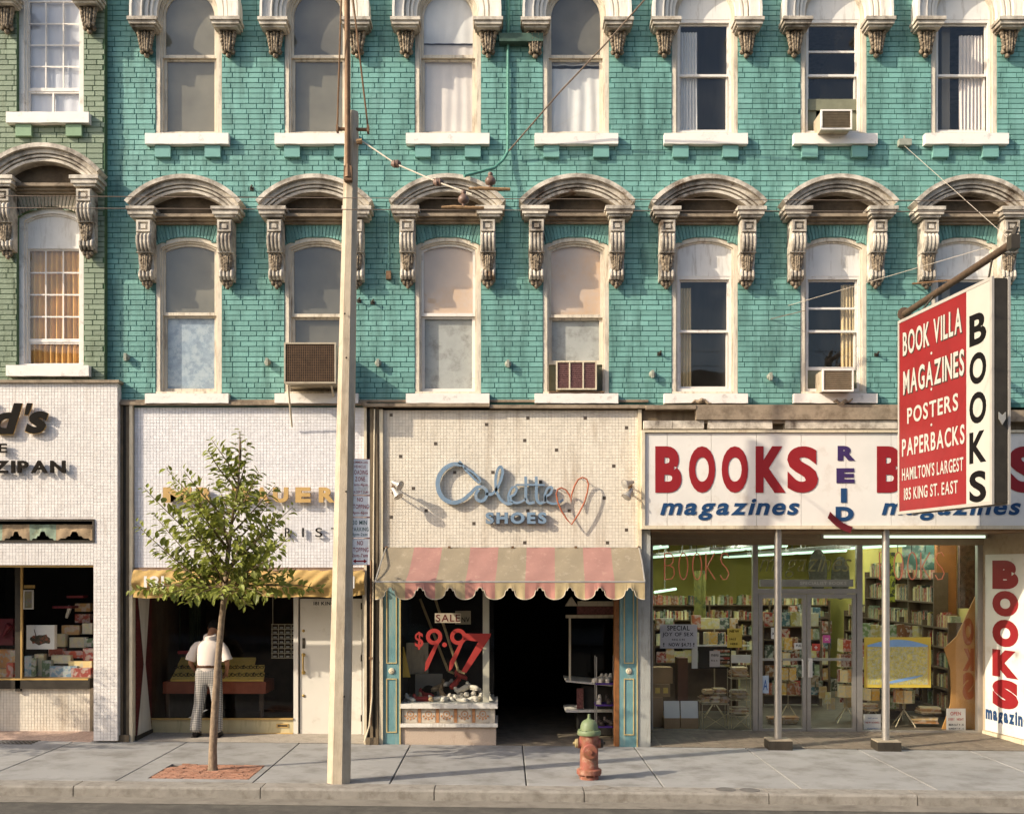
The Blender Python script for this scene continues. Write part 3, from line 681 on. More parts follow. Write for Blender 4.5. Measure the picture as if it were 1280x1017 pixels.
c = WM[4][0]; curtain(c-.36, c-.17, 5.2, 6.75, .18, CUT, 'narrow dirty tan curtain in the fifth lower floor window', folds=4)
c = WM[5][0]; curtain(c+.16, c+.36, 5.2, 6.8, .18, CUT, 'narrow tan curtain beside the window with the small air conditioner', folds=4)
c = GM[0]; curtain(c-.37, c+.37, 5.57, 7.3, YL+.20, CUO, 'amber curtains behind the white grid window of the sage wall', folds=9, amp=.03)
c = GT[0]; curtain(c-.42, c+.42, 9.25, 11.2, YL+.20, mat('pale_lilac_shade', (.50,.50,.54), .8, .05, 2), 'pale grey curtain behind the upper grid window of the sage wall', folds=5, amp=.006)
# ================================================================ TOY SHOP FRONT (far left)
RED = mat('sign_red', (.24,.014,.018), .45, .06, 3, dirt=((.25,.02,.02), .2, 6))
MAROON = mat('maroon_paint', (.13,.015,.02), .45, .1, 3)
NAVY = mat('sign_navy_blue', (.013,.05,.13), .45, .06, 3)
PURP = mat('sign_purple', (.04,.022,.09), .45, .06, 3)
BRASSL = mat('aged_bronze_letters', (.012,.009,.006), .6, .25, 14, spec=.08)
YELL = mat('ochre_letter_enamel', (.48,.31,.12), .4, .1, 6)
BLKL = mat('dark_letters', (.008,.006,.004), .6, .2, 9, spec=.08)
WHITEP = mat('white_paper', (.66,.64,.60), .7, .05, 4)
CARD = mat('brown_cardboard', (.36,.23,.12), .8, .1, 5)
PW = -.16
toy = thing('toy_shop', (UX(40), PW, 0), 'white tiled toy shop front at the far left with a big dark display window', 'shop front')
PAL1 = [S((190,150,100)),S((210,200,165)),S((190,85,60)),S((110,140,160)),S((150,70,60)),S((225,200,140)),S((90,110,80)),S((220,150,85))]
PRINT = printmat('printed_box_lid', PAL1, 11, .6)
tiles(-130, 117, 478, 706, PW, .047, [(-130,118,649,677)], TILEW, GROUTW, toy, th=.12)
tiles(117, 147, 478, 925.5, PW, .047, [], TILEW, GROUTW, toy, th=.9)
m = MB(); PB(m, -130, 148.5, 474.5, 478, PW-.05, PW+.3); obj('coping', m, LEDGE, toy)
YB = .66
tiles(-130, 112.4, 859, 915, YB, .047, [], TILEC, GROUTC, toy, th=.3)
m = MB(); PB(m, -130, 112, 848, 860.5, YB-.06, YB+.1); m.box(UX(25,YB)-.05, UX(25,YB)+.03, YB-.06, YB+.02, UZ(863,YB), UZ(700,YB)); obj('window_frame', m, DARKM, toy)
m = MB(); m.box(UX(-130), UX(112,YB), YB-.065, YB-.03, UZ(849,YB), UZ(847,YB)); m.box(UX(28,YB), UX(28,YB)+.02, YB-.07, YB-.02, UZ(847,YB), UZ(708,YB)); m.box(UX(-130), UX(117,PW)-.004, PW+.03, PW+.05, UZ(706,PW)-.03, UZ(706,PW)-.001); obj('gold_edge', m, GOLDT, toy)
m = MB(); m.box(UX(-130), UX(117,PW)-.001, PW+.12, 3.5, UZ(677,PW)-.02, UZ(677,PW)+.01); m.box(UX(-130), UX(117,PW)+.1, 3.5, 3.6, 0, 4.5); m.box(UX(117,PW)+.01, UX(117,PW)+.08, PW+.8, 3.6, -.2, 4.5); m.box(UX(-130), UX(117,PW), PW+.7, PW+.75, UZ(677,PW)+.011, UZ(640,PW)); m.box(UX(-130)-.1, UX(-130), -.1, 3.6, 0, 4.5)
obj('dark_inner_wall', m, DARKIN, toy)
m = MB(); m.box(UX(-130), UX(117,PW)-.002, PW+.12, YB, UZ(706,PW)-.001, UZ(706,PW)+.03); obj('soffit', m, GREYP, toy)
for a, b in ((-130,20.5),(26.5,112)):
    p = MB(); p.add([(UX(a,YB),YB-.01,UZ(849,YB)),(UX(b,YB),YB-.01,UZ(849,YB)),(UX(b,YB),YB-.01,UZ(690,YB)),(UX(a,YB),YB-.01,UZ(690,YB))], [(0,1,2,3)]); obj('pane', p, GLASSS, toy)
m = MB()
for i in range(58):
    for j in range(8): m.chip(0,0,0,0,0,0) if False else None
m.add([(UX(-130),PW+.02,gz(-7.5)+.0),(UX(117),PW+.02,gz(-6)+.0),(UX(117),YB,gz(-6)+.04),(UX(-130),YB,gz(-7.5)+.04)], [(0,1,2,3)])
obj('entrance_ramp', m, mat('pinkish_floor_tile', (.42,.30,.24), .6, .35, 30, dirt=((.2,.15,.12), .4, 6)), toy)
# slot window with a rolled scalloped awning
m = MB(); rectframe(m, UX(-130,PW), UX(118.5,PW), UZ(677.5,PW), UZ(648.5,PW), .03, PW-.02, PW+.10); obj('slot_frame', m, DARKM, toy)
sa = thing('rolled_awning', (UX(60,0), 0, UZ(676,0)), 'small faded tan and green scalloped awning folded in the slot above the toy shop window', 'awning')
AWT = mat('faded_tan_canvas', (.36,.26,.16), .9, .15, 6, bump=.3, dirt=((.12,.09,.05), .4, 8)); AWG = mat('faded_green_canvas', (.24,.30,.22), .9, .15, 6, bump=.3, dirt=((.12,.10,.05), .4, 8))
def scal(name, xa, xb, zt, zb, y, mt, parent, dip=.07, ys=.0, flip=1, n=16, slope=0):
    m = MB(); T = []; 
    for i in range(n+1):
        s = i/n; z = zb + dip*(0 if abs(s-.5) > .38 else (1 if abs(s-.5) < .09 else (.5 if abs(s-.5) < .2 else .22)))*flip
        if abs(s-.5) > .38: z = zb+.02*sin((s if s < .5 else 1-s)/.12*pi/2)*0
        T.append((xa+(xb-xa)*s, z))
    v = []; 
    for j in range(4):
        for i in range(n+1):
            t = j/3; x_, zb_ = T[i]; v.append((x_, y+slope*t+.008*sin(x_*23+j*1.3)+random.uniform(-.003,.003), zt+(zb_-zt)*t))
    m.add(v, [(j*(n+1)+i, (j+1)*(n+1)+i, (j+1)*(n+1)+i+1, j*(n+1)+i+1) for j in range(3) for i in range(n)])
    return obj(name, m, mt, parent, smooth=60)
for i, (a, b, mm) in enumerate(((-40,3,AWG),(3,37,AWT),(37,70,AWG),(70,116,AWT))):
    scal('valance_panel', UX(a,PW+.06), UX(b,PW+.06), UZ(655,PW), UZ(675,PW), PW+.06, mm, sa, dip=.13)
# lettering on the tiles
lt = thing('wall_lettering', (UX(30,PW), PW, UZ(560,PW)), "raised bronze letters 'd's, E and ZIPAN on the white tiled wall at the far left", 'lettering')
F = PF(PW-.045)
for ch, a, b, c, d in (('l',-24,-12,502,544),('d',-6,25,505,544),("'",34,41,505,520),('s',37,61,515,543)):
    write(ch, F, UX(a,PW), UX(b,PW), UZ(d,PW), UZ(c,PW), GOLDT, lt, depth=.03, bold=.03, shear=.30, each='letter')
    write(ch, PF(PW-.0755), UX(a+.5,PW), UX(b+.3,PW), UZ(d-.6,PW), UZ(c-.3,PW), BLKL, lt, depth=.006, bold=.04, shear=.30, each='letter_face')
write('E', F, UX(0,PW), UX(11,PW), UZ(566,PW), UZ(555,PW), BRASSL, lt, depth=.03, bold=.02, each='letter')
write('ZIPAN', F, UX(-7,PW), UX(84,PW), UZ(591.5,PW), UZ(576,PW), BRASSL, lt, depth=.03, bold=.035, each='letter')
# toys and boxes in the window
def crate(px, py, w_, h_, y, d_, mt, label, cat='box', group=None, rot=0, name='toy_box', lid=None, parent=None):
    X = UX(px, y); Z = UZ(py, y); m = MB(); m.box(-w_/2, w_/2, 0, d_, 0, h_); m.xf(Matrix.Translation((X,y,Z)) @ Matrix.Rotation(rot, 4, 'Z')); 
    return obj(name, m, mt, parent, label=label, cat=cat, group=group)
rows = [(846,[(34,.13,.28),(45,.12,.34),(52,.12,.26),(60,.17,.22)],.85),]
TG = 'toy boxes stacked in the toy shop window'
spots = [ # px centre, base py, width m, height m, y
 (35,846,.11,.33,.95),(42,846,.07,.30,.92),(49,846,.15,.36,1.0),(58,846,.14,.26,.9),(79,846,.42,.17,.85),(101,846,.30,.14,.82),(100,834,.36,.10,.92),(76,829,.30,.13,1.0),
 (70,820,.24,.12,1.12),(92,822,.34,.11,1.1),(110,826,.16,.20,1.0),(72,808,.24,.20,1.2),(97,809,.26,.16,1.2),(111,808,.15,.13,1.15),(88,793,.28,.15,1.3),(109,792,.16,.17,1.3),(103,778,.24,.14,1.4),(103,764,.24,.13,1.4),
 (3,846,.22,.13,.85),(6,835,.24,.30,1.1),(17,846,.11,.42,.95),(12,846,.10,.22,.84)]
names = ['tall narrow','blue','striped','flesh toned','long flat','low printed','wide flat','small square','olive','dark landscape','tall blue','tan figured','car pictured','red edged','dark green','squarish','maroon topped','topmost maroon','white lower','tan upright','orange upright','small red']
for i, (px, py, w_, h_, y) in enumerate(spots):
    k_ = sum(1 for q in spots if q[0] < px or (q[0] == px and q[1] > py))+1
    crate(px, py, w_, h_, y, .12, PRINT, f'{names[i]} printed toy box, {ordn(k_)} from the left in the toy shop window', 'toy box', TG)
m = MB(); PB(m, -130, 112, 846.5, 849, .75, 1.6); m.box(UX(66,1.15), UX(112,1.0), .98, 1.5, 0, UZ(832,1.1)); obj('display_shelf', m, CARD, toy)
PIC = printmat('kit_box_art', [S((190,180,150))], 5, .75, (.04,.035,.02))
kb_ = thing('toy_box', (UX(50,.8), .8, UZ(811,.8)), 'large white box with a dark machine pictured on its lid in the toy shop window', 'toy box', TG)
m = MB(); PB(m, 33, 68, 781, 811, .8, .9); obj('lid', m, WHITEP, kb_)
q = MB(); random.seed(4); q.prism([(UX(51,.8)+(.13+.05*random.random())*cos(a*pi/9), UZ(799,.8)+(.06+.045*random.random())*sin(a*pi/9)) for a in range(18)], .797, .7995); q.prism([(UX(45,.8),UZ(797,.8)),(UX(46.5,.8),UZ(797,.8)),(UX(43,.8),UZ(786,.8)),(UX(42.3,.8),UZ(786,.8))], .797, .7995); obj('picture', q, mat('dark_machine_print', (.06,.05,.03), .5, .6, 40, c2=(.25,.08,.04), c2amt=(.5,.6), c2scale=18), kb_)

fr_ = thing('framed_picture', (UX(35.5,.85), .85, UZ(761,.85)), 'small framed portrait print hanging at the left edge of the toy shop window', 'picture')
m = MB(); rectframe(m, UX(29.5,.85), UX(42,.85), UZ(761,.85), UZ(737,.85), .02, .83, .86); obj('frame', m, WHITEP, fr_)
m = MB(); m.box(UX(31,.85), UX(41,.85), .845, .855, UZ(759,.85), UZ(739,.85)); obj('picture', m, printmat('portrait_print', [S((150,140,110))], 9, .8, (.05,.04,.03)), fr_)
m = MB(); PB(m, 30, 42, 731, 735, .85, .9); obj('wooden_plaque', m, GOLDT, None, label='small brown plaque above the framed portrait in the toy shop window', cat='plaque')
rp = thing('red_model', (UX(83,1.1), 1.1, UZ(770,1.1)), 'dark red model aeroplane hanging at the right in the toy shop window', 'model plane')
m = MB(); m.box(UX(67,1.1), UX(92,1.1), 1.05, 1.3, UZ(760,1.1), UZ(757,1.1)); m.box(UX(83,1.1), UX(104,1.1), 1.1, 1.3, UZ(747,1.1), UZ(744,1.1)); obj('wing', m, MAROON, rp)
m = MB(); m.tube([(UX(83,1.1),1.1,UZ(772,1.1)),(UX(88,1.1),1.1,UZ(757,1.1))], [.025,.04]); obj('fuselage', m, GALV, rp)
m = MB(); m.tube([(UX(4,.9),.9,UZ(795,.9)),(UX(14,.9),.85,UZ(780,.9))], [.02,.05]); PB(m, -4, 16, 773, 806, .95, 1.05); obj('toy_box', m, MAROON, None, label='maroon cased toy at the far left edge of the toy shop window', cat='toy box')

# ================================================================ pilasters
def pilaster(a, b, c, d, y, label, strips, gold=None):
    t = thing('pilaster', (UX((a+b)/2), y, gz(UX((a+b)/2))), label, 'pilaster')
    for (p, q, dy, mt) in strips:
        m = MB(); m.box(UX(p,y), UX(q,y)-.004, y-dy, y+.30, gz(UX(p))-.02, UZ(c,y)); obj('strip', m, mt, t)
    m = MB(); m.box(UX(a,y)-.01, UX(b,y)+.01, y-.10, y+.2, gz(UX(a))-.02, gz(UX(a))+.10); obj('base_block', m, PILAS, t)
    return t
pilaster(148, 163, 504, 0, 0, 'brown ribbed pilaster between the toy shop and the optician', ((148.5,151.5,.02,DARKM),(151.5,155.5,.05,PILAS),(155.5,159,.03,DARKM),(159,163,.05,PILAS)))
pil2 = pilaster(459, 473, 509, 0, 0, 'dark ribbed pilaster with pipes between the optician and the shoe shop', ((459.5,463,.02,DARKM),(463,467,.05,PILAS),(467,470,.02,DARKM),(470,474,.045,PILAS)))
cabl = MB(); cabl.tube([(UX(469),-.07,UZ(512)),(UX(468),-.09,UZ(640)),(UX(467),-.08,UZ(790)),(UX(466),-.09,UZ(870)),(UX(463),-.12,UZ(905)),(UX(457),-.15,UZ(925))], .012, 7)
obj('loose_cable', cabl, CREAMT, label='loose pale cable hanging down the dark pilaster beside the shoe shop', cat='cable')
cabl = MB(); cabl.tube([(UX(464.5),-.07,UZ(700)),(UX(464.5),-.07,UZ(905))], .016, 8); cabl.box(UX(462),UX(467),-.1,-.05,UZ(823),UZ(820))
obj('drain_pipe', cabl, STEEL, label='thin brown pipe clipped to the pilaster left of the shoe shop', cat='pipe')
# ================================================================ OPTICIAN FRONT
opt = thing('optician_shop', (UX(310), 0, gz(-3.5)), "white tiled optician's shop front with a recessed window and white door", 'shop front')
tiles(168, 455.5, 509, 709, 0, .0465, [], TILEB, GROUTW, opt, th=.2)
m = MB(); m.box(UX(163.5), UX(167.5), -.07, .06, gz(-5.5)-.01, UZ(506)); obj('edge_trim', m, CREAMT, opt)
m = MB(); m.box(UX(455.8), UX(459), -.07, .06, gz(-2)-.01, UZ(509)); obj('edge_trim', m, CREAMT, opt)
m = MB(); PB(m, 166, 459, 709.3, 712, -.03, .2); obj('drip_strip', m, SASHD, opt)
YD = .78
m = MB(); m.box(UX(186,YD), UX(367,YD), YD-.02, YD+.06, gz(-4)+.0, UZ(898,YD)); m.box(UX(184,YD), UX(187,YD), YD-.03, YD+.05, 0, UZ(740,YD)); obj('base_panel', m, mat('cream_panel_paint', (.56,.47,.27), .45, .06, 3, dirt=((.3,.24,.12), .3, 4), streak=True), opt)
m = MB(); PB(m, 345.5, 360.5, 904, 909, YD-.03, YD-.0205); m2 = MB(); PB(m2, 347, 359, 905.5, 907.5, YD-.034, YD-.031)
ms = obj('mail_slot', m, GOLDT, opt); obj('flap', m2, DARKM, ms)
m = MB(); m.box(UX(186,YD), UX(367,YD), YD-.05, YD-.0201, UZ(898.5,YD), UZ(896.5,YD)); m.box(UX(186,YD),UX(367,YD),YD-.04,YD-.0201,gz(-4)-.01,gz(-4)+.025); obj('sill_strip', m, GOLDT, opt)
p = MB(); p.add([(UX(187,YD),YD,UZ(897,YD)),(UX(366,YD),YD,UZ(897,YD)),(UX(366,YD),YD,UZ(730,YD)),(UX(187,YD),YD,UZ(730,YD))], [(0,1,2,3)]); obj('pane', p, GLASSS, opt)
DOORW = mat('white_door_paint', (.66,.62,.55), .4, .04, 2, dirt=((.4,.33,.25), .2, 3))
m = MB(); rectframe(m, UX(367.3,YD), UX(459,YD), gz(-2.7), UZ(735,YD), .07, YD-.03, YD+.08, tb=.01); obj('door_frame', m, DOORW, opt)
m = MB(); m.box(UX(375,YD), UX(452,YD), YD+.0, YD+.05, gz(-2.7)+.012, UZ(748,YD)); door = obj('door', m, DOORW, opt)
mat('aged_brass', (.40,.27,.09), .35, .15, 9, metal=.8)
for z in (788, 869): m = MB(); m.lathe([(.022,0),(.022,.012),(.008,.018)], (UX(379.5,YD), YD, UZ(z,YD)), axis='y'); obj('lock', m, bpy.data.materials['aged_brass'], door)
BR = bpy.data.materials['aged_brass']
m = MB(); m.box(UX(378,YD), UX(381.5,YD), YD-.008, YD-.001, UZ(810,YD), UZ(797,YD)); obj('letter_slot', m, DARKM, door)
m = MB(); m.lathe([(.03,0),(.03,.01),(.012,.02),(.012,.04)], (UX(379.5,YD), YD, UZ(818,YD)), axis='y'); m.lathe([(.03,0),(.03,.01),(.012,.02),(.012,.04)], (UX(379.5,YD), YD, UZ(840,YD)), axis='y'); m.tube([(UX(379.5,YD),YD-.045,UZ(816,YD)),(UX(379.5,YD),YD-.05,UZ(829,YD)),(UX(379.5,YD),YD-.045,UZ(842,YD))], .013); obj('handle', m, BR, door)
for z in (757, 822, 897):
    m = MB(); m.box(UX(451,YD), UX(453.5,YD), YD-.014, YD-.001, UZ(z+4,YD), UZ(z-4,YD)); obj('hinge', m, DARKM, door)
nm = thing('number_plate', (UX(408,YD), YD-.01, UZ(757,YD)), 'narrow white street number plate at the top of the white door', 'sign')
m = MB(); m.box(UX(387,YD), UX(432,YD), YD-.012, YD-.001, UZ(757.5,YD), UZ(750,YD)); obj('plate', m, DOORW, nm)
pwrite('181 KING ST', 392, 429, 751.5, 756, YD-.0125, BLKL, nm, depth=.002, bold=.02)
# the angled red side wall with a white hourglass
m = MB(); xa = UX(168); m.add([(xa,.06,gz(xa)),(xa,YD,gz(xa)),(xa,YD,UZ(712)),(xa,.06,UZ(712))], [(0,1,2,3)]); sidew = obj('side_wall', m, mat('maroon_ribbed_tile', (.11,.022,.02), .5, .2, 4, dirt=((.04,.01,.01), .4, 6)), opt)
m = MB()
for i in range(38): zz = gz(xa)+.02+i*.064; m.box(xa+.001, xa+.007, .07, YD-.01, zz, zz+.05)
obj('ribs', m, bpy.data.materials['maroon_ribbed_tile'], opt)
m = MB(); zt = UZ(745); zb = gz(xa)+.01; zmid = 1.15; ym = .42
for pts in ([(.08,zb),(YD-.02,zb),(ym+.04,zmid),(ym-.04,zmid)], [(ym-.04,zmid+.001),(ym+.04,zmid+.001),(YD-.12,zt),(.12,zt)]):
    m.add([(xa+.012,p[0],p[1]) for p in pts], [(0,1,2,3)])
obj('hourglass_inlay', m, TILEC, opt)
m = MB(); m.box(xa, xa+.03, .02, YD, gz(xa)-.01, gz(xa)+.07); obj('skirting', m, DARKM, opt)
m = MB(); m.box(UX(168), UX(459), .021, YD+.2, UZ(709.5), UZ(712)+.05); m.box(UX(458), UX(460), .061, YD, 0, UZ(712)); obj('recess_ceiling', m, GREYP, opt)
m = MB(); m.add([(UX(160),-.02,gz(-5.5)+.003),(UX(476),-.02,gz(-2)+.003),(UX(476),YD+.1,gz(-2)+.02),(UX(160),YD+.1,gz(-5.5)+.02)], [(0,1,2,3)]); obj('threshold', m, mat('worn_terrazzo', (.33,.29,.24), .8, .25, 40, dirt=((.17,.15,.12), .4, 5)), opt)
# dim room behind the glass
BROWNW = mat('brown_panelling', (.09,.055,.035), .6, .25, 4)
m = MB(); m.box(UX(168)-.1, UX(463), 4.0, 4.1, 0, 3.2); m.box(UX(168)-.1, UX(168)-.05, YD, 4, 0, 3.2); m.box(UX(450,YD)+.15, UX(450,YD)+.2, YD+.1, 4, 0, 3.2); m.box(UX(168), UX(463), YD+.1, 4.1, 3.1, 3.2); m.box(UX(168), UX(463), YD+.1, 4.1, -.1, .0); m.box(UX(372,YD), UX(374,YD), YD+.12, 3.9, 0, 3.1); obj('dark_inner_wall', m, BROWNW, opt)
# sample trays on the display table
dt = thing('display_table', (UX(270,1.2), 1.2, 0), "reddish display table with yellow spectacle trays inside the optician's window", 'table')
m = MB(); m.box(UX(203,1.1), UX(332,1.1), 1.12, 1.75, .62, UZ(852,1.1)); obj('apron', m, mat('red_brown_wood', (.30,.08,.04), .5, .2, 6), dt)
m = MB()
for xx in (UX(208,1.1), UX(326,1.1)): m.box(xx-.03, xx+.03, 1.15, 1.2, 0, .62)
obj('leg', m, BROWNW, dt)
TRY = mat('yellow_velvet_tray', (.80,.55,.14), .7, .12, 9)
for i, (a, b, c, d, y) in enumerate(((209,333,851,866,1.1),(214,333,843,852,1.28),(218,322,834,842,1.45))):
    z0 = UZ(849-i*9.5, y); m = MB(); m.add([(UX(a+4,y),y,z0),(UX(b-4,y),y,z0),(UX(b-5,y),y+.16,z0+.10),(UX(a+5,y),y+.16,z0+.10),(UX(a+4,y),y+.02,z0-.03),(UX(b-4,y),y+.02,z0-.03),(UX(b-5,y),y+.18,z0+.07),(UX(a+5,y),y+.18,z0+.07)], [(0,1,2,3),(4,7,6,5),(0,4,5,1),(1,5,6,2),(2,6,7,3),(3,7,4,0)])
    obj('tray', m, TRY, dt)
def spectacles(X, y, z, mt, label, grp):
    m = MB()
    for s in (-1,1):
        m.tube([(X+s*.034+.027*cos(a*pi/5), y, z+.021*sin(a*pi/5)) for a in range(10)], .0045, 5, closed=True)
        m.tube([(X+s*.062, y, z+.01),(X+s*.066, y+.08, z+.03)], .004, 5)
    m.tube([(X-.01,y,z+.006),(X+.01,y,z+.006)], .004, 5)
    return obj('spectacles', m, mt, label=label, cat='spectacles', group=grp)
sp0 = None; cnt = 0
for r_, (y, zc, a, b) in enumerate(((1.16,.96,220,330),(1.33,1.07,222,325))):
    for i in range(13):
        X = UX(a+(b-a)*i/12, y); cnt += 1
        z = UZ(849-r_*9.5, y)+.075
        if sp0 is None: sp0 = spectacles(X, y, z, BLKL, 'first dark spectacles from the left in the lower yellow tray beside the man', "spectacles in the optician's trays"); x0_ = sp0.location.copy()
        else:
            q = sp0.copy(); q['label'] = f"{ordn(i+1)} dark spectacles from the left in the {('lower','upper')[r_]} yellow tray beside the man"; col.objects.link(q); q.location = sp0.location+Vector((X-sx0, y-sy0, z-sz0)); q.rotation_euler = (0,0,random.uniform(-.25,.25))
        if cnt == 1: sx0, sy0, sz0 = X, y, z
# wall rack of frames at the right
rk = thing('display_rack', (UX(356,1.3), 1.3, UZ(822,1.3)), "pale wire rack of spectacle frames hanging at the right of the optician's window", 'rack')
m = MB()
for i in range(5): m.tube([(UX(340+i*8,1.3),1.3,UZ(780,1.3)),(UX(340+i*8,1.3),1.3,UZ(822,1.3))], .006, 5)
for i in range(8): m.tube([(UX(339,1.3),1.3,UZ(780+i*6,1.3)),(UX(374,1.3),1.3,UZ(780+i*6,1.3))], .006, 5)
obj('grid', m, CREAMT, rk)
m = MB()
for i in range(4):
    for j in range(7): m.box(UX(342+i*8,1.3), UX(346+i*8,1.3), 1.28, 1.30, UZ(785+j*6,1.3), UZ(783+j*6,1.3))
obj('frames', m, GALV, rk, kind='stuff')
m = MB(); m.tube([(UX(341,1.3),1.3,3.1),(UX(341,1.3),1.3,UZ(780,1.3))], .006, 5); obj('hanger', m, CREAMT, rk)
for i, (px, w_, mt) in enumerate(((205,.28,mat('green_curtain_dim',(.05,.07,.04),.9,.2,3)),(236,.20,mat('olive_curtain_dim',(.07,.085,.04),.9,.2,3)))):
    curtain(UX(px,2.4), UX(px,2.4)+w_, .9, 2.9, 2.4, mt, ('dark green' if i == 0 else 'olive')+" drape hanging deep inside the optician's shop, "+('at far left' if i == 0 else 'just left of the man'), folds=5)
m = MB(); m.box(UX(222,1.0), UX(240,1.0), 1.0, 1.02, UZ(817,1.0), UZ(813,1.0)); obj('name_card', m, RED, label="small red trimmed card above the trays left of the man's shoulder", cat='card')
# yellow awning, rolled, with wrinkles
ya = thing('yellow_awning', (UX(311), -.1, UZ(746)), "ochre canvas valance with a white 181 across the top of the optician's window", 'awning')
m = MB(); nx, nz = 120, 12; x0, x1 = UX(167,-.1), UX(456,-.1); v = []
for j in range(nz+1):
    for i in range(nx+1):
        s = i/nx; t = j/nz; xx = x0+(x1-x0)*s
        sag = .02*sin(s*9+1)+.012*sin(s*23)
        wr = .018*sin(s*40+t*6+3*sin(s*7))*(.3+.7*sin(pi*t))+.012*sin(s*97+t*14)+.01*sin(s*19-t*11)
        y = -.10-.09*sin(pi*min(1,t*1.15))-wr
        v.append((xx, y, UZ(712)-(UZ(712)-UZ(744.5))*t-sag*t))
m.add(v, [(j*(nx+1)+i, (j+1)*(nx+1)+i, (j+1)*(nx+1)+i+1, j*(nx+1)+i+1) for j in range(nz) for i in range(nx)])
cv = obj('canvas', m, mat('ochre_canvas', (.42,.275,.10), .85, .10, 4, bump=.5, bscale=22, dirt=((.36,.20,.06), .3, 4)), ya, smooth=60)
m = MB(); m.tube([(x0,-.09,UZ(713)),(x1,-.09,UZ(713))], .02, 8); obj('roller', m, SASHD, ya)
pwrite('181', 180, 205, 719.5, 735, -.25, WHITEP, ya, depth=.004, bold=.02)
pwrite('181', 419, 443, 719.5, 735, -.25, WHITEP, ya, depth=.004, bold=.02)
# letters on the tile panel
bl = thing('wall_lettering', (UX(312), -.05, UZ(628)), 'thick ochre letters spelling a surname on the white tiles behind the street tree', 'lettering')
for ch, a, b in (('M',205,240),('R',246,268),('B',291,312),('A',319,337),('U',342,361),('E',370,389),('R',399,419)):
    pwrite(ch, a, b, 609, 628, -.055, YELL, bl, depth=.05, bold=.05, each='letter')
bl2 = thing('wall_lettering', (UX(378), -.05, UZ(672)), 'thin dark spaced letters ending in R I S T below the ochre letters', 'lettering')
for ch, a, b in (('O',299,308),('M',319,330),('R',356.5,364),('I',378,380),('S',394.5,403),('T',414,422)):
    if ch in 'OM': continue
    pwrite(ch, a, b, 659.5, 671, -.03, BLKL, bl2, depth=.028, bold=.0, each='letter')

# ================================================================ LEDGES over the shops
m = MB(); m.box(UX(150), UX(459), -.09, .08, UZ(507), UZ(503)); m.box(UX(455), UX(612), -.13, .08, UZ(509.5), UZ(505.5)); m.box(UX(612.2), UX(806), -.10, .08, UZ(511), UZ(507)); m.box(UX(150), UX(810), -.05, .2, UZ(503)+.001, UZ(500)); obj('shop_ledge', m, LEDGE, label='long narrow weathered ledge running above the optician and the shoe shop', cat='ledge')
# ================================================================ SHOE SHOP FRONT
shoe = thing('shoe_shop', (UX(640), 0, gz(0)), 'cream tiled shoe shop front with blue pilasters and a deep dark doorway', 'shop front')
ACC = [(490,520),(608,530),(659.5,521),(730,521),(782,535),(546.5,553),(655,549),(697.5,563),(768,582),(499,571),(570,590.5),(617.5,590.5),(518,609),(754,624),(532.5,637),(490,646),(593.5,656),(655,680),(782,661),(758,680),(674.5,600.5),(659.5,638),(711,637.5)]
tiles(479, 797, 512.5, 684, 0, .047, [], TILEC, GROUTC, shoe, th=.2, accents=ACC)
m = MB(); m.box(UX(474.5), UX(479), -.05, .06, gz(-1.8)-.01, UZ(512)); obj('edge_trim', m, CREAMT, shoe)
m = MB(); m.box(UX(797), UX(801.5), -.05, .06, UZ(690), UZ(512)); obj('edge_trim', m, CREAMT, shoe)
def bluepil(a, b, top, label):
    X0, X1 = UX(a), UX(b); Z0 = gz(X0)-.01; Z1 = UZ(top); m = MB(); m.box(X0, X1, -.02, .25, Z0, Z1)
    t = obj('pilaster', m, BLUEP, label=label, cat='pilaster'); zc = UZ(838)
    for za, zb in ((Z0+.18, zc-.11), (zc+.11, Z1-.05)):
        q = MB(); rectframe(q, X0+.06, X1-.05, za, zb, .014, -.032, -.021); obj('moulding', q, GOLDP, t)
    q = MB(); q.lathe([(.045,0),(.045,.012),(.03,.022),(.018,.018),(.012,.03),(.004,.034)], ((X0+X1)/2+.005, -.02, zc), axis='y'); obj('rosette', q, CREAMT, t)
    q = MB(); q.box(X1-.012, X1+.006, -.03, -.0205, Z0, Z1); obj('edge_bead', q, GOLDP, t)
bluepil(478, 500.5, 720, 'blue green panelled pilaster left of the shoe window with a round rosette')
bluepil(774.5, 796.5, 720, 'blue panelled pilaster right of the dark doorway with a round rosette')
m = MB(); m.box(UX(768.5), UX(774), .0, .2, gz(1.7), UZ(720)); obj('wooden_jamb', m, mat('orange_brown_wood', (.22,.09,.03), .6, .3, 9), shoe)
m = MB(); m.box(UX(797.2), UX(813), -.01, .25, gz(2)-.01, UZ(662)); obj('grey_post', m, GREYP, label='grey wooden post between the shoe shop and the bookshop', cat='post')
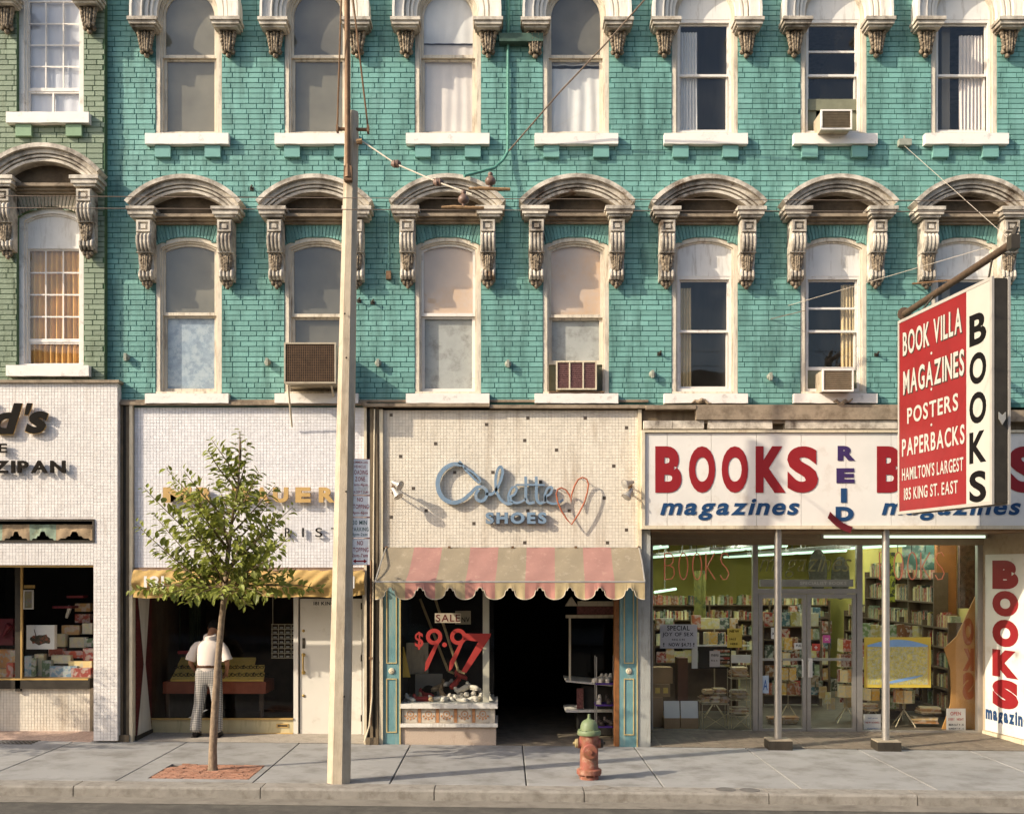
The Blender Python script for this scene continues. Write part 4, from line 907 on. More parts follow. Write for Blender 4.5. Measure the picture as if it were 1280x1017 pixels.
# window base
m = MB(); m.box(UX(501), UX(620), .0, .9, gz(-.8)-.01, UZ(908)); obj('granite_base', m, GRANITE, shoe)
for c_, d_ in ((879,884.5),(903.5,907.8)):
    m = MB(); m.box(UX(500.6), UX(622), -.05, .9, UZ(d_), UZ(c_)); obj('marble_ledge', m, STONE2, shoe)
m = MB(); m.box(UX(502), UX(618.5), .015, .9, UZ(903.4), UZ(884.6)); obj('tile_backing', m, GROUTC, shoe)
FT = mat('faded_flower_tile', (.48,.42,.34), .5, .15, 20, dirt=((.3,.24,.18), .4, 9)); FO = mat('rusty_tile_motif', (.42,.20,.09), .5, .2, 20)
for i in range(5):
    c_ = 513+i*22.6; m = MB(); m.box(UX(c_)-.10, UX(c_)+.10, .006, .02, UZ(902.6), UZ(885.4)); t_ = obj('flower_tile', m, FT, shoe)
    q = MB(); zc = UZ(892)
    A = [(UX(c_)+.052*cos(a*pi/8), zc+.052*sin(a*pi/8)) for a in range(17)]; B = [(UX(c_)+.04*cos(a*pi/8), zc+.04*sin(a*pi/8)) for a in range(17)]; q.strip(B, A, .003, .0055)
    for a in (-.5,-1.0,-1.57,-2.14,-2.64): q.ball((UX(c_)+.085*cos(a), .004, zc+.01+.085*sin(a)), .016, 6, (1,.2,1))
    q.lathe([(.014,0),(.014,.002),(.002,.003)], (UX(c_), .006, zc), axis='y', n=8)
    obj('motif', q, FO, t_)
    if i < 4: q = MB(); q.box(UX(c_+11.3)-.022, UX(c_+11.3)+.022, .004, .02, UZ(902.6), UZ(885.4)); obj('divider_tile', q, FO, shoe)
# glazing: front, return into the doorway
m = MB(); m.add([(UX(501),.04,UZ(879)),(UX(618),.04,UZ(879)),(UX(618),.04,UZ(725)),(UX(501),.04,UZ(725))], [(0,1,2,3)]); m.add([(UX(618),.04,UZ(879)),(UX(618),1.1,UZ(879)),(UX(618),1.1,UZ(725)),(UX(618),.04,UZ(725))], [(0,1,2,3)]); obj('pane', m, GLASSS, shoe)
m = MB(); m.box(UX(603.5,.12), UX(611.5,.12), .10, .2, UZ(879), UZ(720)); obj('window_post', m, mat('cream_glossy_post', (.52,.48,.38), .35, .06, 3), shoe)
m = MB(); m.box(UX(501), UX(618)-.01, .04, 1.1, UZ(879)-.001, UZ(879)+.01); obj('display_floor', m, GREYP, shoe)
# doorway walls, dark; right hand showcase
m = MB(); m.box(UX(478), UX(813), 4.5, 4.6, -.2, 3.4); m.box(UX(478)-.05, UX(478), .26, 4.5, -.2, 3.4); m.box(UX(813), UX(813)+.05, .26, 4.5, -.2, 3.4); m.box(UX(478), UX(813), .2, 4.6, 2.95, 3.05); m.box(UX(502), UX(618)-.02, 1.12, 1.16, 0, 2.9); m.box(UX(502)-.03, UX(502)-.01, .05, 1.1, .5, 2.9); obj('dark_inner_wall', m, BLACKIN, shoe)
m = MB(); m.box(UX(478), UX(797), .0, .2, UZ(725), UZ(684.5)); obj('header', m, DARKIN, shoe)
m = MB(); m.add([(UX(620),-.02,gz(0)+.003),(UX(775),-.02,gz(1.8)+.003),(UX(775),4.5,gz(1.8)+.01),(UX(620),4.5,gz(0)+.01)], [(0,1,2,3)]); obj('doorway_floor', m, mat('worn_doorway_floor', (.22,.18,.13), .8, .2, 5, dirt=((.08,.06,.04), .5, 4)), shoe)
VX = UX(706,.8)
case = thing('showcase', (UX(740,.9), .9, 0), 'right hand glass showcase with gabled header inside the shoe shop doorway', 'showcase')
m = MB(); m.box(UX(711,.9), UX(713.5,.9), .86, .92, UZ(852,.9), UZ(768,.9)); m.box(UX(707,.9), UX(773,.9), .85, .93, UZ(772,.9), UZ(768,.9)); m.prism([(UX(706,.9),UZ(757,.9)),(UX(722,.9),UZ(757,.9)),(UX(714,.9),UZ(745,.9))], .84, .94); m.box(UX(722,.9), UX(773,.9), .85, .93, UZ(757,.9), UZ(751,.9)); obj('frame', m, CREAMT, case)
m = MB(); m.box(UX(721,.9), UX(773,.9), .865, .92, UZ(767.8,.9), UZ(757.2,.9)); m.box(UX(721,.9), UX(729,.9), .87, .93, UZ(885,.9), UZ(860,.9)); obj('maroon_frieze', m, mat('maroon_frieze_tile', (.16,.06,.05), .5, .5, 30), case)
m = MB(); m.prism([(UX(707,.9),UZ(851,.9)),(UX(773,.9),UZ(857.5,.9)),(UX(773,.9),UZ(855,.9)),(UX(707,.9),UZ(849,.9))], .80, 1.6); m.box(UX(707,.9), UX(773,.9), .82, 1.5, UZ(889,.9), UZ(886,.9)); obj('marble_ledge', m, STONE2, case)
m = MB(); m.box(UX(723,.9), UX(773,.9), .95, 1.6, 0, UZ(889.5,.9)); m.box(UX(730,.9), UX(773,.9), .94, 1.6, UZ(885.5,.9), UZ(857.6,.9)); obj('base', m, DARKIN, case)
m = MB(); m.add([(UX(713,.9),.9,UZ(850,.9)),(UX(773,.9),.9,UZ(850,.9)),(UX(773,.9),.9,UZ(770,.9)),(UX(713,.9),.9,UZ(770,.9))], [(0,1,2,3)]); obj('pane', m, GLASSS, case)
VIO = mat('purple_shelf', (.07,.03,.20), .5, .1, 5)
rack = thing('shoe_rack', (UX(755,.5), .5, gz(1.5)), 'metal rack with three purple shelves of shoes beside the right jamb of the doorway', 'rack')
for z in (853.5, 880, 907): m = MB(); m.box(UX(744,.5), UX(769,.5), .4, .7, UZ(z+1,.5), UZ(z-1,.5)); obj('shelf', m, VIO, rack)
m = MB()
for a in (745, 768): 
    for y_ in (.41, .69): m.tube([(UX(a,.5),y_,gz(1.5)),(UX(a,.5),y_,UZ(820,.5))], .008, 6)
obj('upright', m, GALV, rack)
SHW = mat('white_shoe_leather', (.62,.57,.48), .5, .1, 9); SHR = mat('red_shoe_leather', (.28,.03,.025), .45, .1, 9); SHT = mat('tan_shoe_leather', (.35,.24,.13), .5, .2, 9); SHB = mat('dark_shoe_leather', (.05,.04,.035), .4, .2, 9)
def shoe_obj(X, y, z, mt, rot, tilt, label, grp, s=1):
    m = MB(); L = .24*s       # sole, toe, upper, heel
    P = [(-.5*L,.0,.05),(-.42*L,0,.055),(-.2*L,0,.042),(.05*L,0,.038),(.3*L,0,.035),(.46*L,0,.025),(.5*L,0,.018)]
    R = [.012,.03,.033,.036,.04,.03,.008]
    m.tube(P, [r*s for r in R], 9)
    m.tube([(-.44*L,0,.06),(-.44*L,0,.10*s),(-.40*L,0,.115*s)], [.028*s,.026*s,.02*s], 8)
    m.tube([(-.42*L,0,.05),(-.40*L,0,.0)], [.018*s,.012*s], 6)
    m.tube([(-.3*L,-.03,.05),(-.28*L,-.02,.085),(-.28*L,.02,.085),(-.3*L,.03,.05)], .006, 5)
    m.box(-.1*L, .48*L, -.033*s, .033*s, .0, .012)
    m.xf(Matrix.Translation((X,y,z)) @ Matrix.Rotation(rot,4,'Z') @ Matrix.Rotation(tilt,4,'Y'))
    return obj('shoe', m, mt, label=label, cat='shoe', group=grp, smooth=50)
G1 = 'shoes heaped in the shoe shop window'
sh = [(512,877,.1,SHW,'white'),(521,878,.2,SHT,'tan'),(527,877,.14,SHR,'red'),(532,872,.3,SHR,'red'),(538,878,.15,SHT,'tan'),(546,877,.2,SHW,'white'),(552,870,.35,SHT,'tan'),(557,877,.12,SHW,'white'),(563,878,.2,SHW,'white'),(569,874,.3,SHW,'white'),(576,878,.12,SHW,'white'),(583,873,.28,SHW,'white'),(588,878,.15,SHW,'white'),(592,870,.35,SHW,'white'),(597,877,.12,SHW,'white'),(579,864,.4,SHW,'white'),(590,862,.4,SHW,'white'),(612,877,.3,SHW,'white'),(570,856,.45,SHR,'red'),(575,848,.5,SHR,'red'),(548,862,.5,SHT,'tan'),(560,858,.5,SHW,'white'),(604,872,.4,SHW,'white'),(533,878,.4,SHB,'black')]
for i, (px, py, y, mt, cn) in enumerate(sh):
    k_ = sum(1 for q in sh if q[4] == cn and (q[0], q[1]) < (px, py))+1; tot = sum(1 for q in sh if q[4] == cn)
    on = '' if tot == 1 else ordn(k_)+' '
    shoe_obj(UX(px,y), y+.08, UZ(py,y), mt, random.uniform(-2.6,.6), random.uniform(-.5,.5), (f"{on}{cn} shoe from the left among the {cn} ones heaped in the shoe window" if tot > 1 else f"the only {cn} shoe in the heap in the shoe window"), G1, random.uniform(.85,1.1))
G2 = 'shoes on the purple rack'
for i, (px, py, mt, nm_) in enumerate(((747,852,SHW,'left white pump on the top purple shelf'),(754,852,SHW,'middle white striped pump on the top purple shelf'),(761,852,SHW,'right white pump on the top purple shelf'),(749,878.5,SHW,'pale shoe at left on the middle purple shelf'),(760,878.5,SHB,'black shoe at right on the middle purple shelf'),(750,905.5,SHB,'black shoe at left on the lowest purple shelf'),(761,905.5,SHB,'black shoe at right on the lowest purple shelf'))):
    shoe_obj(UX(px,.5), .5, UZ(py,.5), mt, -2.3+.2*i, 0, nm_, G2)
# stair rail, arch, ladder like display props
m = MB(); A = [(UX(519,.8), UZ(878,.8)),(UX(519,.8), UZ(842,.8)),(UX(553,.8), UZ(842,.8)),(UX(553,.8), UZ(878,.8))]
xc_, zc_ = UX(536,.8), UZ(868,.8); out = [(UX(519,.8),UZ(879,.8)),(UX(519,.8),UZ(842,.8))]+[(UX(519+34*i/10,.8),UZ(842,.8)) for i in range(1,11)]+[(UX(553,.8),UZ(879,.8))]
inn = [(xc_-.13,UZ(879,.8)),(xc_-.13,zc_)]+[(xc_-.13*cos(pi*i/10), zc_+.15*sin(pi*i/10)) for i in range(1,11)]+[(xc_+.13,UZ(879,.8))]
m.strip(out, inn, .8, .9); obj('display_arch', m, mat('grey_beige_board', (.32,.29,.23), .8, .1, 5), label='grey beige arch shaped display stand at the back of the shoe window', cat='display stand')
m = MB(); m.box(UX(500,.7), UX(534,.7), .9, .95, UZ(842,.9), UZ(803,.9)); obj('display_board', m, CREAMT, label='pale square board standing behind the dollar sign in the shoe window', cat='board')
m = MB(); m.prism([(UX(501,.3),UZ(846,.3)),(UX(513,.3),UZ(846,.3)),(UX(505,.3),UZ(808,.3)),(UX(501,.3),UZ(808,.3))], .3, .31); obj('yellow_notice', m, mat('yellow_card', (.60,.40,.07), .6, .1, 4), label='slanted yellow card at the lower left corner of the shoe window', cat='notice')
WDP = mat('varnished_pine', (.30,.23,.12), .5, .15, 6)
for i, (a, b, c_, d_, y) in enumerate(((542,573,742,838,.35),(525,560,748,838,.6))):
    m = MB(); m.tube([(UX(a,y),y,UZ(c_,y)),(UX(b,y),y,UZ(d_,y))], .02, 8); m.tube([(UX(b,y),y,UZ(d_,y)),(UX(b+8,y),y,UZ(d_+3,y))], .02, 8)
    obj('wooden_rail', m, WDP, label=('front' if i == 0 else 'rear')+' pale wooden rail leaning diagonally in the shoe window', cat='rail')
m = MB(); m.ball((UX(600-2,.35), .35, UZ(782,.35)), .025); obj('lit_bulb', m, emis('warm_bulb', (1,.55,.18), 5), label='small glowing bulb at the upper right of the shoe window', cat='lamp') if False else None
# painted price and SALE card
price = thing('price_sign', (UX(560,.1), .1, UZ(845,.1)), 'big cut out red price $9.97 in the shoe window', 'price sign')
PR = mat('fluorescent_red_card', (.34,.035,.028), .6, .08, 3)
fr9 = PF(.036)
write('$', fr9, UX(519,.1), UX(529.5,.1), UZ(811,.1), UZ(789,.1), PR, price, depth=.006, bold=.02, each='digit')
def nine(x0, big=1):
    m = MB(); cx, cz = UX(x0,.1), UZ(795,.1); R1, R0 = .120, .062
    m.strip([(cx+R0*cos(a*pi/12), cz+R0*sin(a*pi/12)) for a in range(25)], [(cx+R1*cos(a*pi/12), cz+R1*sin(a*pi/12)) for a in range(25)], .028, .036)
    a = -.1; m.prism([(cx+.02, cz-.09),(cx+R1*.96, cz+.0),(cx-.09, cz-.47),(cx-.14,cz-.51),(cx-.125, cz-.37)], .0275, .0365) if big else None
    obj('digit', m, PR, price)
nine(543); nine(573)
m = MB(); m.lathe([(.035,0),(.035,.006)], (UX(556,.1), .034, UZ(805,.1)), axis='y', n=16); obj('point', m, PR, price)
m = MB(); m.prism([(UX(579,.1),UZ(791,.1)),(UX(614,.1),UZ(791,.1)),(UX(612,.1),UZ(797,.1)),(UX(583,.1),UZ(840,.1)),(UX(577,.1),UZ(838,.1)),(UX(598,.1),UZ(801,.1)),(UX(579,.1),UZ(799,.1))][::-1], .0275, .036); obj('digit', m, PR, price)
def sheet(name, a, b, c, d, Y, mt, label, cat='sign', texts=(), th=.004, rot=None):
    t = thing(name, (UX((a+b)/2,Y), Y, UZ(d,Y)), label, cat)
    m = MB(); m.box(UX(a,Y), UX(b,Y), Y, Y+th, UZ(d,Y), UZ(c,Y)); obj('card', m, mt, t)
    for (s, p, q, r_, u, mm) in texts: pwrite(s, p, q, r_, u, Y-.0012, mm, t, depth=.0015, bold=.01)
    return t
sheet('sale_card', 543.5, 576, 766, 778, .09, mat('cream_card', (.52,.44,.34), .7, .05, 4), 'SALE card in dark red capitals hanging in the shoe window', texts=(('SALE',545,575,767.5,776.5,MAROON),))
sheet('price_card', 569, 588.5, 763, 780, .5, mat('dull_card', (.30,.26,.19), .7, .1, 4), 'dull card with dark letters half hidden behind the SALE card', texts=(('NV',577,587,771,777,BLKL),))
# ---- striped awning
aw = thing('striped_awning', (UX(638), -.5, UZ(747,-1.1)), 'faded beige and pink striped awning with stepped scallops over the shoe shop', 'awning')
CAB = mat('faded_beige_canvas', (.23,.19,.13), .85, .08, 3, bump=.3, bscale=40, dirt=((.42,.36,.28), .22, 9), c2=(.17,.14,.10), c2amt=(.6,.8), c2scale=3)
CAP = mat('faded_pink_canvas', (.29,.155,.13), .85, .08, 3, bump=.3, bscale=40, dirt=((.45,.28,.22), .22, 9), c2=(.25,.10,.085), c2amt=(.6,.8), c2scale=3)
CVB = mat('yellowed_valance', (.40,.31,.17), .85, .08, 3, bump=.3, dirt=((.3,.2,.1), .3, 9))
CVP = mat('pink_valance', (.40,.19,.15), .85, .08, 3, bump=.3)
YA = -.76; xt0, xt1 = UX(483), UX(798.5); xb0, xb1 = UX(469,YA), UX(806,YA); ztp = UZ(684); zbt = UZ(727,YA)
for i in range(9):
    m = MB(); v = []; nn = 8
    for j in range(nn+1):
        t = j/nn
        for q in range(7):
            s = (i+q/6)/9; x_ = (xt0+(xt1-xt0)*s)*(1-t)+(xb0+(xb1-xb0)*s)*t
            v.append((x_, -.03+(YA+.03)*t, ztp+(zbt-ztp)*t-.055*sin(pi*t)+.006*sin(s*61+t*5)))
    m.add(v, [(j*7+q, (j+1)*7+q, (j+1)*7+q+1, j*7+q+1) for j in range(nn) for q in range(6)])
    obj('canvas_panel', m, CAP if i % 2 else CAB, aw, smooth=60)
    xa_ = xb0+(xb1-xb0)*i/9; xb_ = xb0+(xb1-xb0)*(i+1)/9; o_ = (xb1-xb0)/18
    m = MB(); v = []; n2 = 56; prof = []
    for q in range(n2+1):
        s = q/n2; u = abs(s-.5)*2            # lobes at the panel borders, stepped notch in the middle
        d = .045 if u < .14 else (.07 if u < .17 else (.085 if u < .30 else (.11 if u < .33 else .115+.095*sqrt(max(0,1-(1-(u-.33)/.67)**2)))))
        prof.append((xa_+(xb_-xa_)*s, zbt-.035-d))
    for j in range(5):
        for q in range(n2+1):
            t = j/4; x_, z_ = prof[q]; v.append((x_, YA-.004-.012*t+.012*sin(x_*13+1)*t+.006*sin(x_*41)*t, zbt+(z_-zbt)*t))
    m.add(v, [(j*(n2+1)+q, (j+1)*(n2+1)+q, (j+1)*(n2+1)+q+1, j*(n2+1)+q+1) for j in range(4) for q in range(n2)])
    obj('valance_panel', m, CVP if i % 2 else CVB, aw, smooth=60)
    q = MB(); q.tube([(p[0], YA-.016+.012*sin(p[0]*13+1)+.006*sin(p[0]*41), p[1]) for p in prof], .006, 5); obj('piping', q, CREAMT, aw)
m = MB(); m.tube([(xb0,YA,zbt),(xb1,YA,zbt)], .012, 7)
for a, b in ((xt0,xb0),(xt1,xb1)): m.tube([(a,-.03,ztp),(a*.6+b*.4,-.4,ztp-.15-.055),(b,YA,zbt)], .012, 6); m.tube([(a*.4+b*.6,0,UZ(735)),(b,YA,zbt)], .012, 6)
obj('frame_arm', m, GALV, aw)
for i in range(5): m = MB(); m.box(xt0+(xt1-xt0)*i/4-.02, xt0+(xt1-xt0)*i/4+.02, -.05, -.03, ztp-.015, ztp+.02); obj('clip', m, STEEL, aw)
# ---- Colette script, SHOES, heart, floodlights
def Z5(x, y): return (535+x/5.565, 565+y/5.565)
SCR = mat('grey_blue_enamel', (.17,.245,.33), .45, .12, 7, dirt=((.35,.32,.26), .3, 9)); SCRS = SCR
scr = thing('script_sign', (UX(625), -.08, UZ(648)), 'grey blue looping script sign reading Colette on the cream tiles', 'lettering')
def ribbon(pts, wd, name='letter', y0=-.085, y1=-.035, n=6):
    P = [(UX(Z5(*p)[0]), UZ(Z5(*p)[1])) for p in pts]; Q = []
    for i in range(len(P)-1):         # Catmull-Rom
        p0 = P[max(i-1,0)]; p1 = P[i]; p2 = P[i+1]; p3 = P[min(i+2,len(P)-1)]
        for k_ in range(n):
            t = k_/n; Q.append(tuple(.5*((2*p1[d])+(-p0[d]+p2[d])*t+(2*p0[d]-5*p1[d]+4*p2[d]-p3[d])*t*t+(-p0[d]+3*p1[d]-3*p2[d]+p3[d])*t**3) for d in (0,1)))
    Q.append(P[-1]); A = []; B = []; N_ = len(Q)
    for i in range(N_):
        a = Q[max(i-1,0)]; b = Q[min(i+1,N_-1)]; dx, dz = b[0]-a[0], b[1]-a[1]; L = sqrt(dx*dx+dz*dz) or 1
        w_ = wd(i/(N_-1)) if callable(wd) else wd
        A.append((Q[i][0]-dz/L*w_/2, Q[i][1]+dx/L*w_/2)); B.append((Q[i][0]+dz/L*w_/2, Q[i][1]-dx/L*w_/2))
    m = MB(); m.strip(B, A, y0, y1); return obj(name, m, SCR, scr)
ribbon([(215,70),(232,90),(180,86),(125,112),(85,160),(70,225),(85,290),(125,335),(185,352),(245,332),(295,290),(335,250),(370,243),(402,262),(410,295),(395,330),(365,342),(338,325),(335,290),(355,262)], lambda t: .045+.022*sin(pi*min(1,t*1.8)))
ribbon([(238,85),(262,125),(300,165),(340,205),(362,212),(360,190),(325,152),(285,125),(255,112)], .03)
ribbon([(405,290),(440,295),(475,262),(505,200),(520,140),(506,104),(484,128),(470,200),(478,275),(510,335),(555,362),(590,352)], .04)
ribbon([(560,352),(560,300),(580,255),(605,242),(616,262),(600,295),(575,310),(575,335),(610,355),(650,345),(680,325)], .034)
ribbon([(679,172),(680,255),(680,320),(700,355),(740,350)], .042)
ribbon([(752,172),(753,255),(754,320),(775,355),(815,345)], .042)
ribbon([(608,230),(700,229),(812,231)], .024, y0=-.09)
ribbon([(815,345),(812,300),(830,255),(855,245),(862,262),(845,295),(818,310),(822,340),(865,360),(905,352),(940,332)], .034)
ss = thing('wall_lettering', (UX(644), -.05, UZ(655)), 'blue block capitals SHOES below the script sign', 'lettering')
pwrite('SHOES', 607, 683, 640, 654.5, -.07, SCR, ss, depth=.025, bold=.045, gap=.16, each='letter'); pwrite('SHOES', 607, 683, 640, 655, -.035, NAVY, ss, depth=.034, bold=.06, gap=.13, each='letter')
m = MB(); H = [(995,505),(960,465),(925,410),(900,350),(890,295),(900,262),(925,252),(955,265),(980,300),(993,350),(996,300),(1015,240),(1040,195),(1070,180),(1100,192),(1112,225),(1105,280),(1085,350),(1045,430)]
m.tube([(UX(Z5(*p)[0]), -.12, UZ(Z5(*p)[1])) for p in H], .012, 7, closed=True); hrt = obj('heart_sign', m, mat('rusty_red_tube', (.33,.10,.05), .5, .2, 9), label='thin rusty red neon heart beside the script sign', cat='neon sign')
q = MB()
for p in ((915,252),(1068,180),(925,410)): q.tube([(UX(Z5(*p)[0]),-.12,UZ(Z5(*p)[1])),(UX(Z5(*p)[0]),0,UZ(Z5(*p)[1])-.01)], .006, 6)
ORG[hrt.name] = hrt.location.copy(); obj('standoff', q, STEEL, hrt)
def flood(px, py, dx, dy, label, ax):
    X, Z = UX(px), UZ(py); t = thing('floodlight', (X, 0, Z), label, 'floodlight')
    d = Vector(ax).normalized(); M_ = Matrix.Translation((X+dx, -.24, Z+dy)) @ d.to_track_quat('Z','Y').to_matrix().to_4x4()
    m = MB(); m.lathe([(.02,-.10),(.032,-.08),(.036,-.03),(.06,.03),(.075,.06),(.075,.07),(.06,.065)], n=14); m.xf(M_); obj('lamp_housing', m, GALV, t, smooth=50)
    m = MB(); m.lathe([(.062,.0665),(.03,.075),(.005,.078)], n=14); m.xf(M_); obj('lens', m, GALV, t, smooth=50)
    m = MB(); m.tube([(X,0,Z+dy*.3),(X,-.1,Z+dy*.4),(X+dx*.5,-.18,Z+dy*.8),(X+dx-d.x*.05,-.24-d.y*.05,Z+dy-d.z*.05)], .013, 7); m.lathe([(.04,-.002),(.04,.02)], (X,0,Z+dy*.3), axis='y', n=12); obj('bracket', m, STEEL, t)
flood(493, 609, .06, .03, 'upper lamp of the floodlight pair at the left edge of the cream tile wall', (.7,-.4,-.35))
flood(493, 615, .05, -.03, 'lower lamp of the floodlight pair at the left edge of the cream tile wall', (.5,-.3,-.7))
flood(787, 608, -.05, .03, 'upper lamp of the floodlight pair at the right edge of the cream tile wall', (-.7,-.4,-.2))
flood(787, 615, -.04, -.04, 'lower lamp of the floodlight pair at the right edge of the cream tile wall', (-.5,-.3,-.7))
# ================================================================ BOOKSHOP FRONT
bk = thing('book_shop', (UX(1020), 0, gz(5)), 'bookshop front with aluminium framed glass doors set back behind two posts', 'shop front')
LW = mat('white_sign_face', (.66,.63,.58), .4, .05, 2, dirt=((.45,.38,.30), .2, 2.5))
# brow over the sign
brw = MB(); brw.box(UX(868), UX(1120), -.15, .1, UZ(526), UZ(507.5)); brw.box(UX(868), UX(1120), -.10, .1, UZ(530), UZ(526.2)); brw.box(UX(1120.2), UX(1330), -.14, .1, UZ(528), UZ(514)); brw.box(UX(806), UX(867.8), -.16, .1, UZ(513), UZ(508)); obj('brow', brw, LEDGE, label='weathered boxed ledge above the long BOOKS sign', cat='ledge')
m = MB(); m.box(UX(803), UX(1340), .0, .2, UZ(541), UZ(513)); obj('soffit_board', m, PILAS, bk)
for a, b in ((803.5,839),(839.5,878),(883,963),(979,1118)): m = MB(); m.box(UX(a), UX(b), -.12, -.001, UZ(537), UZ(527)); obj('ledge_moulding', m, LEDGE if a < 839.2 and a > 804 else STONE, bk)
bs = thing('shop_sign', (UX(1040), -.08, UZ(660)), 'long white sign with red BOOKS, blue magazines and REID in a column', 'sign')
SY_ = -.16
m = MB(); rectframe(m, UX(802,SY_), UX(1345,SY_), UZ(661,SY_), UZ(537.5,SY_), .045, SY_-.03, .1, tb=.05, tt=.035); obj('sign_frame', m, CREAMT, bs)
xp = [805.5,834,889,945.5,1001.5,1057.5,1114,1170,1226,1282,1342]
for i in range(len(xp)-1):
    m = MB(); m.box(UX(xp[i],SY_)+.003, UX(xp[i+1],SY_)-.003, SY_+random.uniform(0,.002), SY_+.02, UZ(656.5,SY_), UZ(541,SY_)); obj('sign_panel', m, LW, bs)
def sw_(t, a, b, c, d, mt, **k):
    for ch, (p, q) in zip(t, zip(a, b)): pwrite(ch, p, q, c, d, SY_-.004, mt, bs, depth=.003, each='letter', **k)
def booksword(x0):
    sw_('BOOKS', [x0+v for v in (0,42,83,125.5,165)], [x0+v for v in (33,75,116,163,203.5)], 557.5, 615.5, RED, bold=.05)
    # letters of the second line
    pwrite('magazines', x0+8, x0+179, 623, 650, SY_-.004, NAVY, bs, depth=.003, bold=.028, shear=.28, gap=.10, each='letter')
booksword(819); booksword(1096)
for ch, a, b, c, d in (('R',1047,1069,557,575.5),('E',1045.5,1068,585,603.5),('I',1051,1058.5,610,628),('D',1044.5,1067,633,651)):
    pwrite(ch, a, b, c, d, SY_-.004, PURP if ch in 'RE' else NAVY, bs, depth=.003, bold=.06, each='letter')
m = MB(); A = []; B = []
for i in range(11):
    t = i/10; px = 1034+28*t; py = 643+19*t+3*sin(pi*t); nx_, ny_ = .55, -.83
    A.append((UX(px+nx_*4.5-3, SY_), UZ(py+4.2, SY_))); B.append((UX(px+nx_*4.5, SY_), UZ(py-3.6, SY_)))
m.strip(A, B, SY_-.05, SY_-.035); obj('loose_strip', m, MAROON, label='dark red curved strip dangling over the D of the column REID', cat='strip')
# recess: ceiling bands, glazing at YG
YG = 1.55
m = MB(); m.box(UX(813), UX(1345), SY_+.1, YG+.05, UZ(664), UZ(661)); obj('recess_ceiling', m, mat('brown_soffit', (.26,.17,.10), .7, .15, 4, dirt=((.1,.06,.03), .4, 4)), bk)
m = MB(); m.box(UX(800,YG), UX(1228,YG), YG-.05, YG+.10, UZ(681,YG), UZ(667,YG)); m.box(UX(800,YG), UX(1228,YG), YG-.25, YG-.05, UZ(672,YG-.25), UZ(664,YG-.25)); obj('head_casing', m, mat('tan_casing', (.30,.23,.15), .6, .12, 5), bk)
tube1 = thing('tube_lamp', (UX(1130,YG-.3), YG-.3, UZ(672,YG-.3)), 'long lit fluorescent tube under the soffit above the bookshop doors', 'lamp')
FLUO = emis('fluorescent_tube', (.80,1,.78), .75); m = MB(); m.tube([(UX(1029,YG-.35),YG-.35,UZ(670.5,YG-.35)),(UX(1231,YG-.35),YG-.35,UZ(670.5,YG-.35))], .022, 10); obj('tube', m, FLUO, tube1)
m = MB(); m.box(UX(1231,YG-.35), UX(1234,YG-.35), YG-.38, YG-.32, UZ(673,YG-.35), UZ(667,YG-.35)); m.box(UX(1026,YG-.35), UX(1029,YG-.35), YG-.38, YG-.32, UZ(673,YG-.35), UZ(667,YG-.35)); m.box(UX(1026,YG-.35), UX(1234,YG-.35), YG-.37, YG-.33, UZ(667,YG-.35), UZ(665.5,YG-.35)); obj('socket', m, GALV, tube1)
gzb = UZ(917,YG)
def fbar(name, a, b, c, d, parent=bk, y0=YG-.03, y1=YG+.06, mt=ALU): 
    m = MB(); m.box(UX(a,YG), UX(b,YG), y0, y1, UZ(d,YG), UZ(c,YG)); return obj(name, m, mt, parent)
for a, b in ((812,816),(940.5,947),(1070.5,1077.5),(1221,1229)): fbar('mullion', a, b, 680, 917.5)
for a, b in ((816,940.5),(1077.5,1221)): fbar('bottom_rail', a, b, 912.5, 917.5)
fbar('transom', 947, 1070.5, 735.5, 741.5)
for a, b in ((816,940.5),(1077.5,1221)): 
    p = MB(); p.add([(UX(a,YG),YG,UZ(913,YG)),(UX(b,YG),YG,UZ(913,YG)),(UX(b,YG),YG,UZ(680,YG)),(UX(a,YG),YG,UZ(680,YG))], [(0,1,2,3)]); obj('pane', p, GLASSS, bk)
p = MB(); p.add([(UX(947,YG),YG,UZ(736,YG)),(UX(1070.5,YG),YG,UZ(736,YG)),(UX(1070.5,YG),YG,UZ(680,YG)),(UX(947,YG),YG,UZ(680,YG))], [(0,1,2,3)]); obj('pane', p, GLASSS, bk)
for a, b, hs in ((948,1007.5,1), (1008.5,1069.8,-1)):
    m = MB(); rectframe(m, UX(a,YG), UX(b,YG), UZ(917,YG), UZ(742,YG), .062, YG-.02, YG+.03, tb=.095, tt=.07); d_ = obj('door', m, ALU, bk)
    p = MB(); p.add([(UX(a+5,YG),YG,UZ(909,YG)),(UX(b-5,YG),YG,UZ(909,YG)),(UX(b-5,YG),YG,UZ(747,YG)),(UX(a+5,YG),YG,UZ(747,YG))], [(0,1,2,3)]); obj('pane', p, GLASSS, d_)
    m = MB(); m.box(UX(a+5,YG), UX(b-5,YG), YG+.03, YG+.05, UZ(825.5,YG), UZ(822.5,YG)); obj('push_bar', m, ALU, d_)
    x_ = 1002 if hs == 1 else 1010; m = MB(); m.tube([(UX(x_,YG),YG-.02,UZ(824,YG)),(UX(x_,YG),YG-.07,UZ(825,YG)),(UX(x_,YG),YG-.07,UZ(845,YG)),(UX(x_,YG),YG-.02,UZ(846,YG))], .012, 7)
    if hs == -1: m.box(UX(1009.5,YG), UX(1015,YG), YG-.03, YG-.021, UZ(846,YG), UZ(822,YG))
    obj('handle', m, LW, d_)
m = MB(); m.box(UX(951,YG), UX(1067,YG), YG+.02, YG+.10, UZ(733,YG), UZ(724,YG)); lb = obj('name_box', m, GALV, label='grey narrow box with small raised lettering above the bookshop doors', cat='sign')
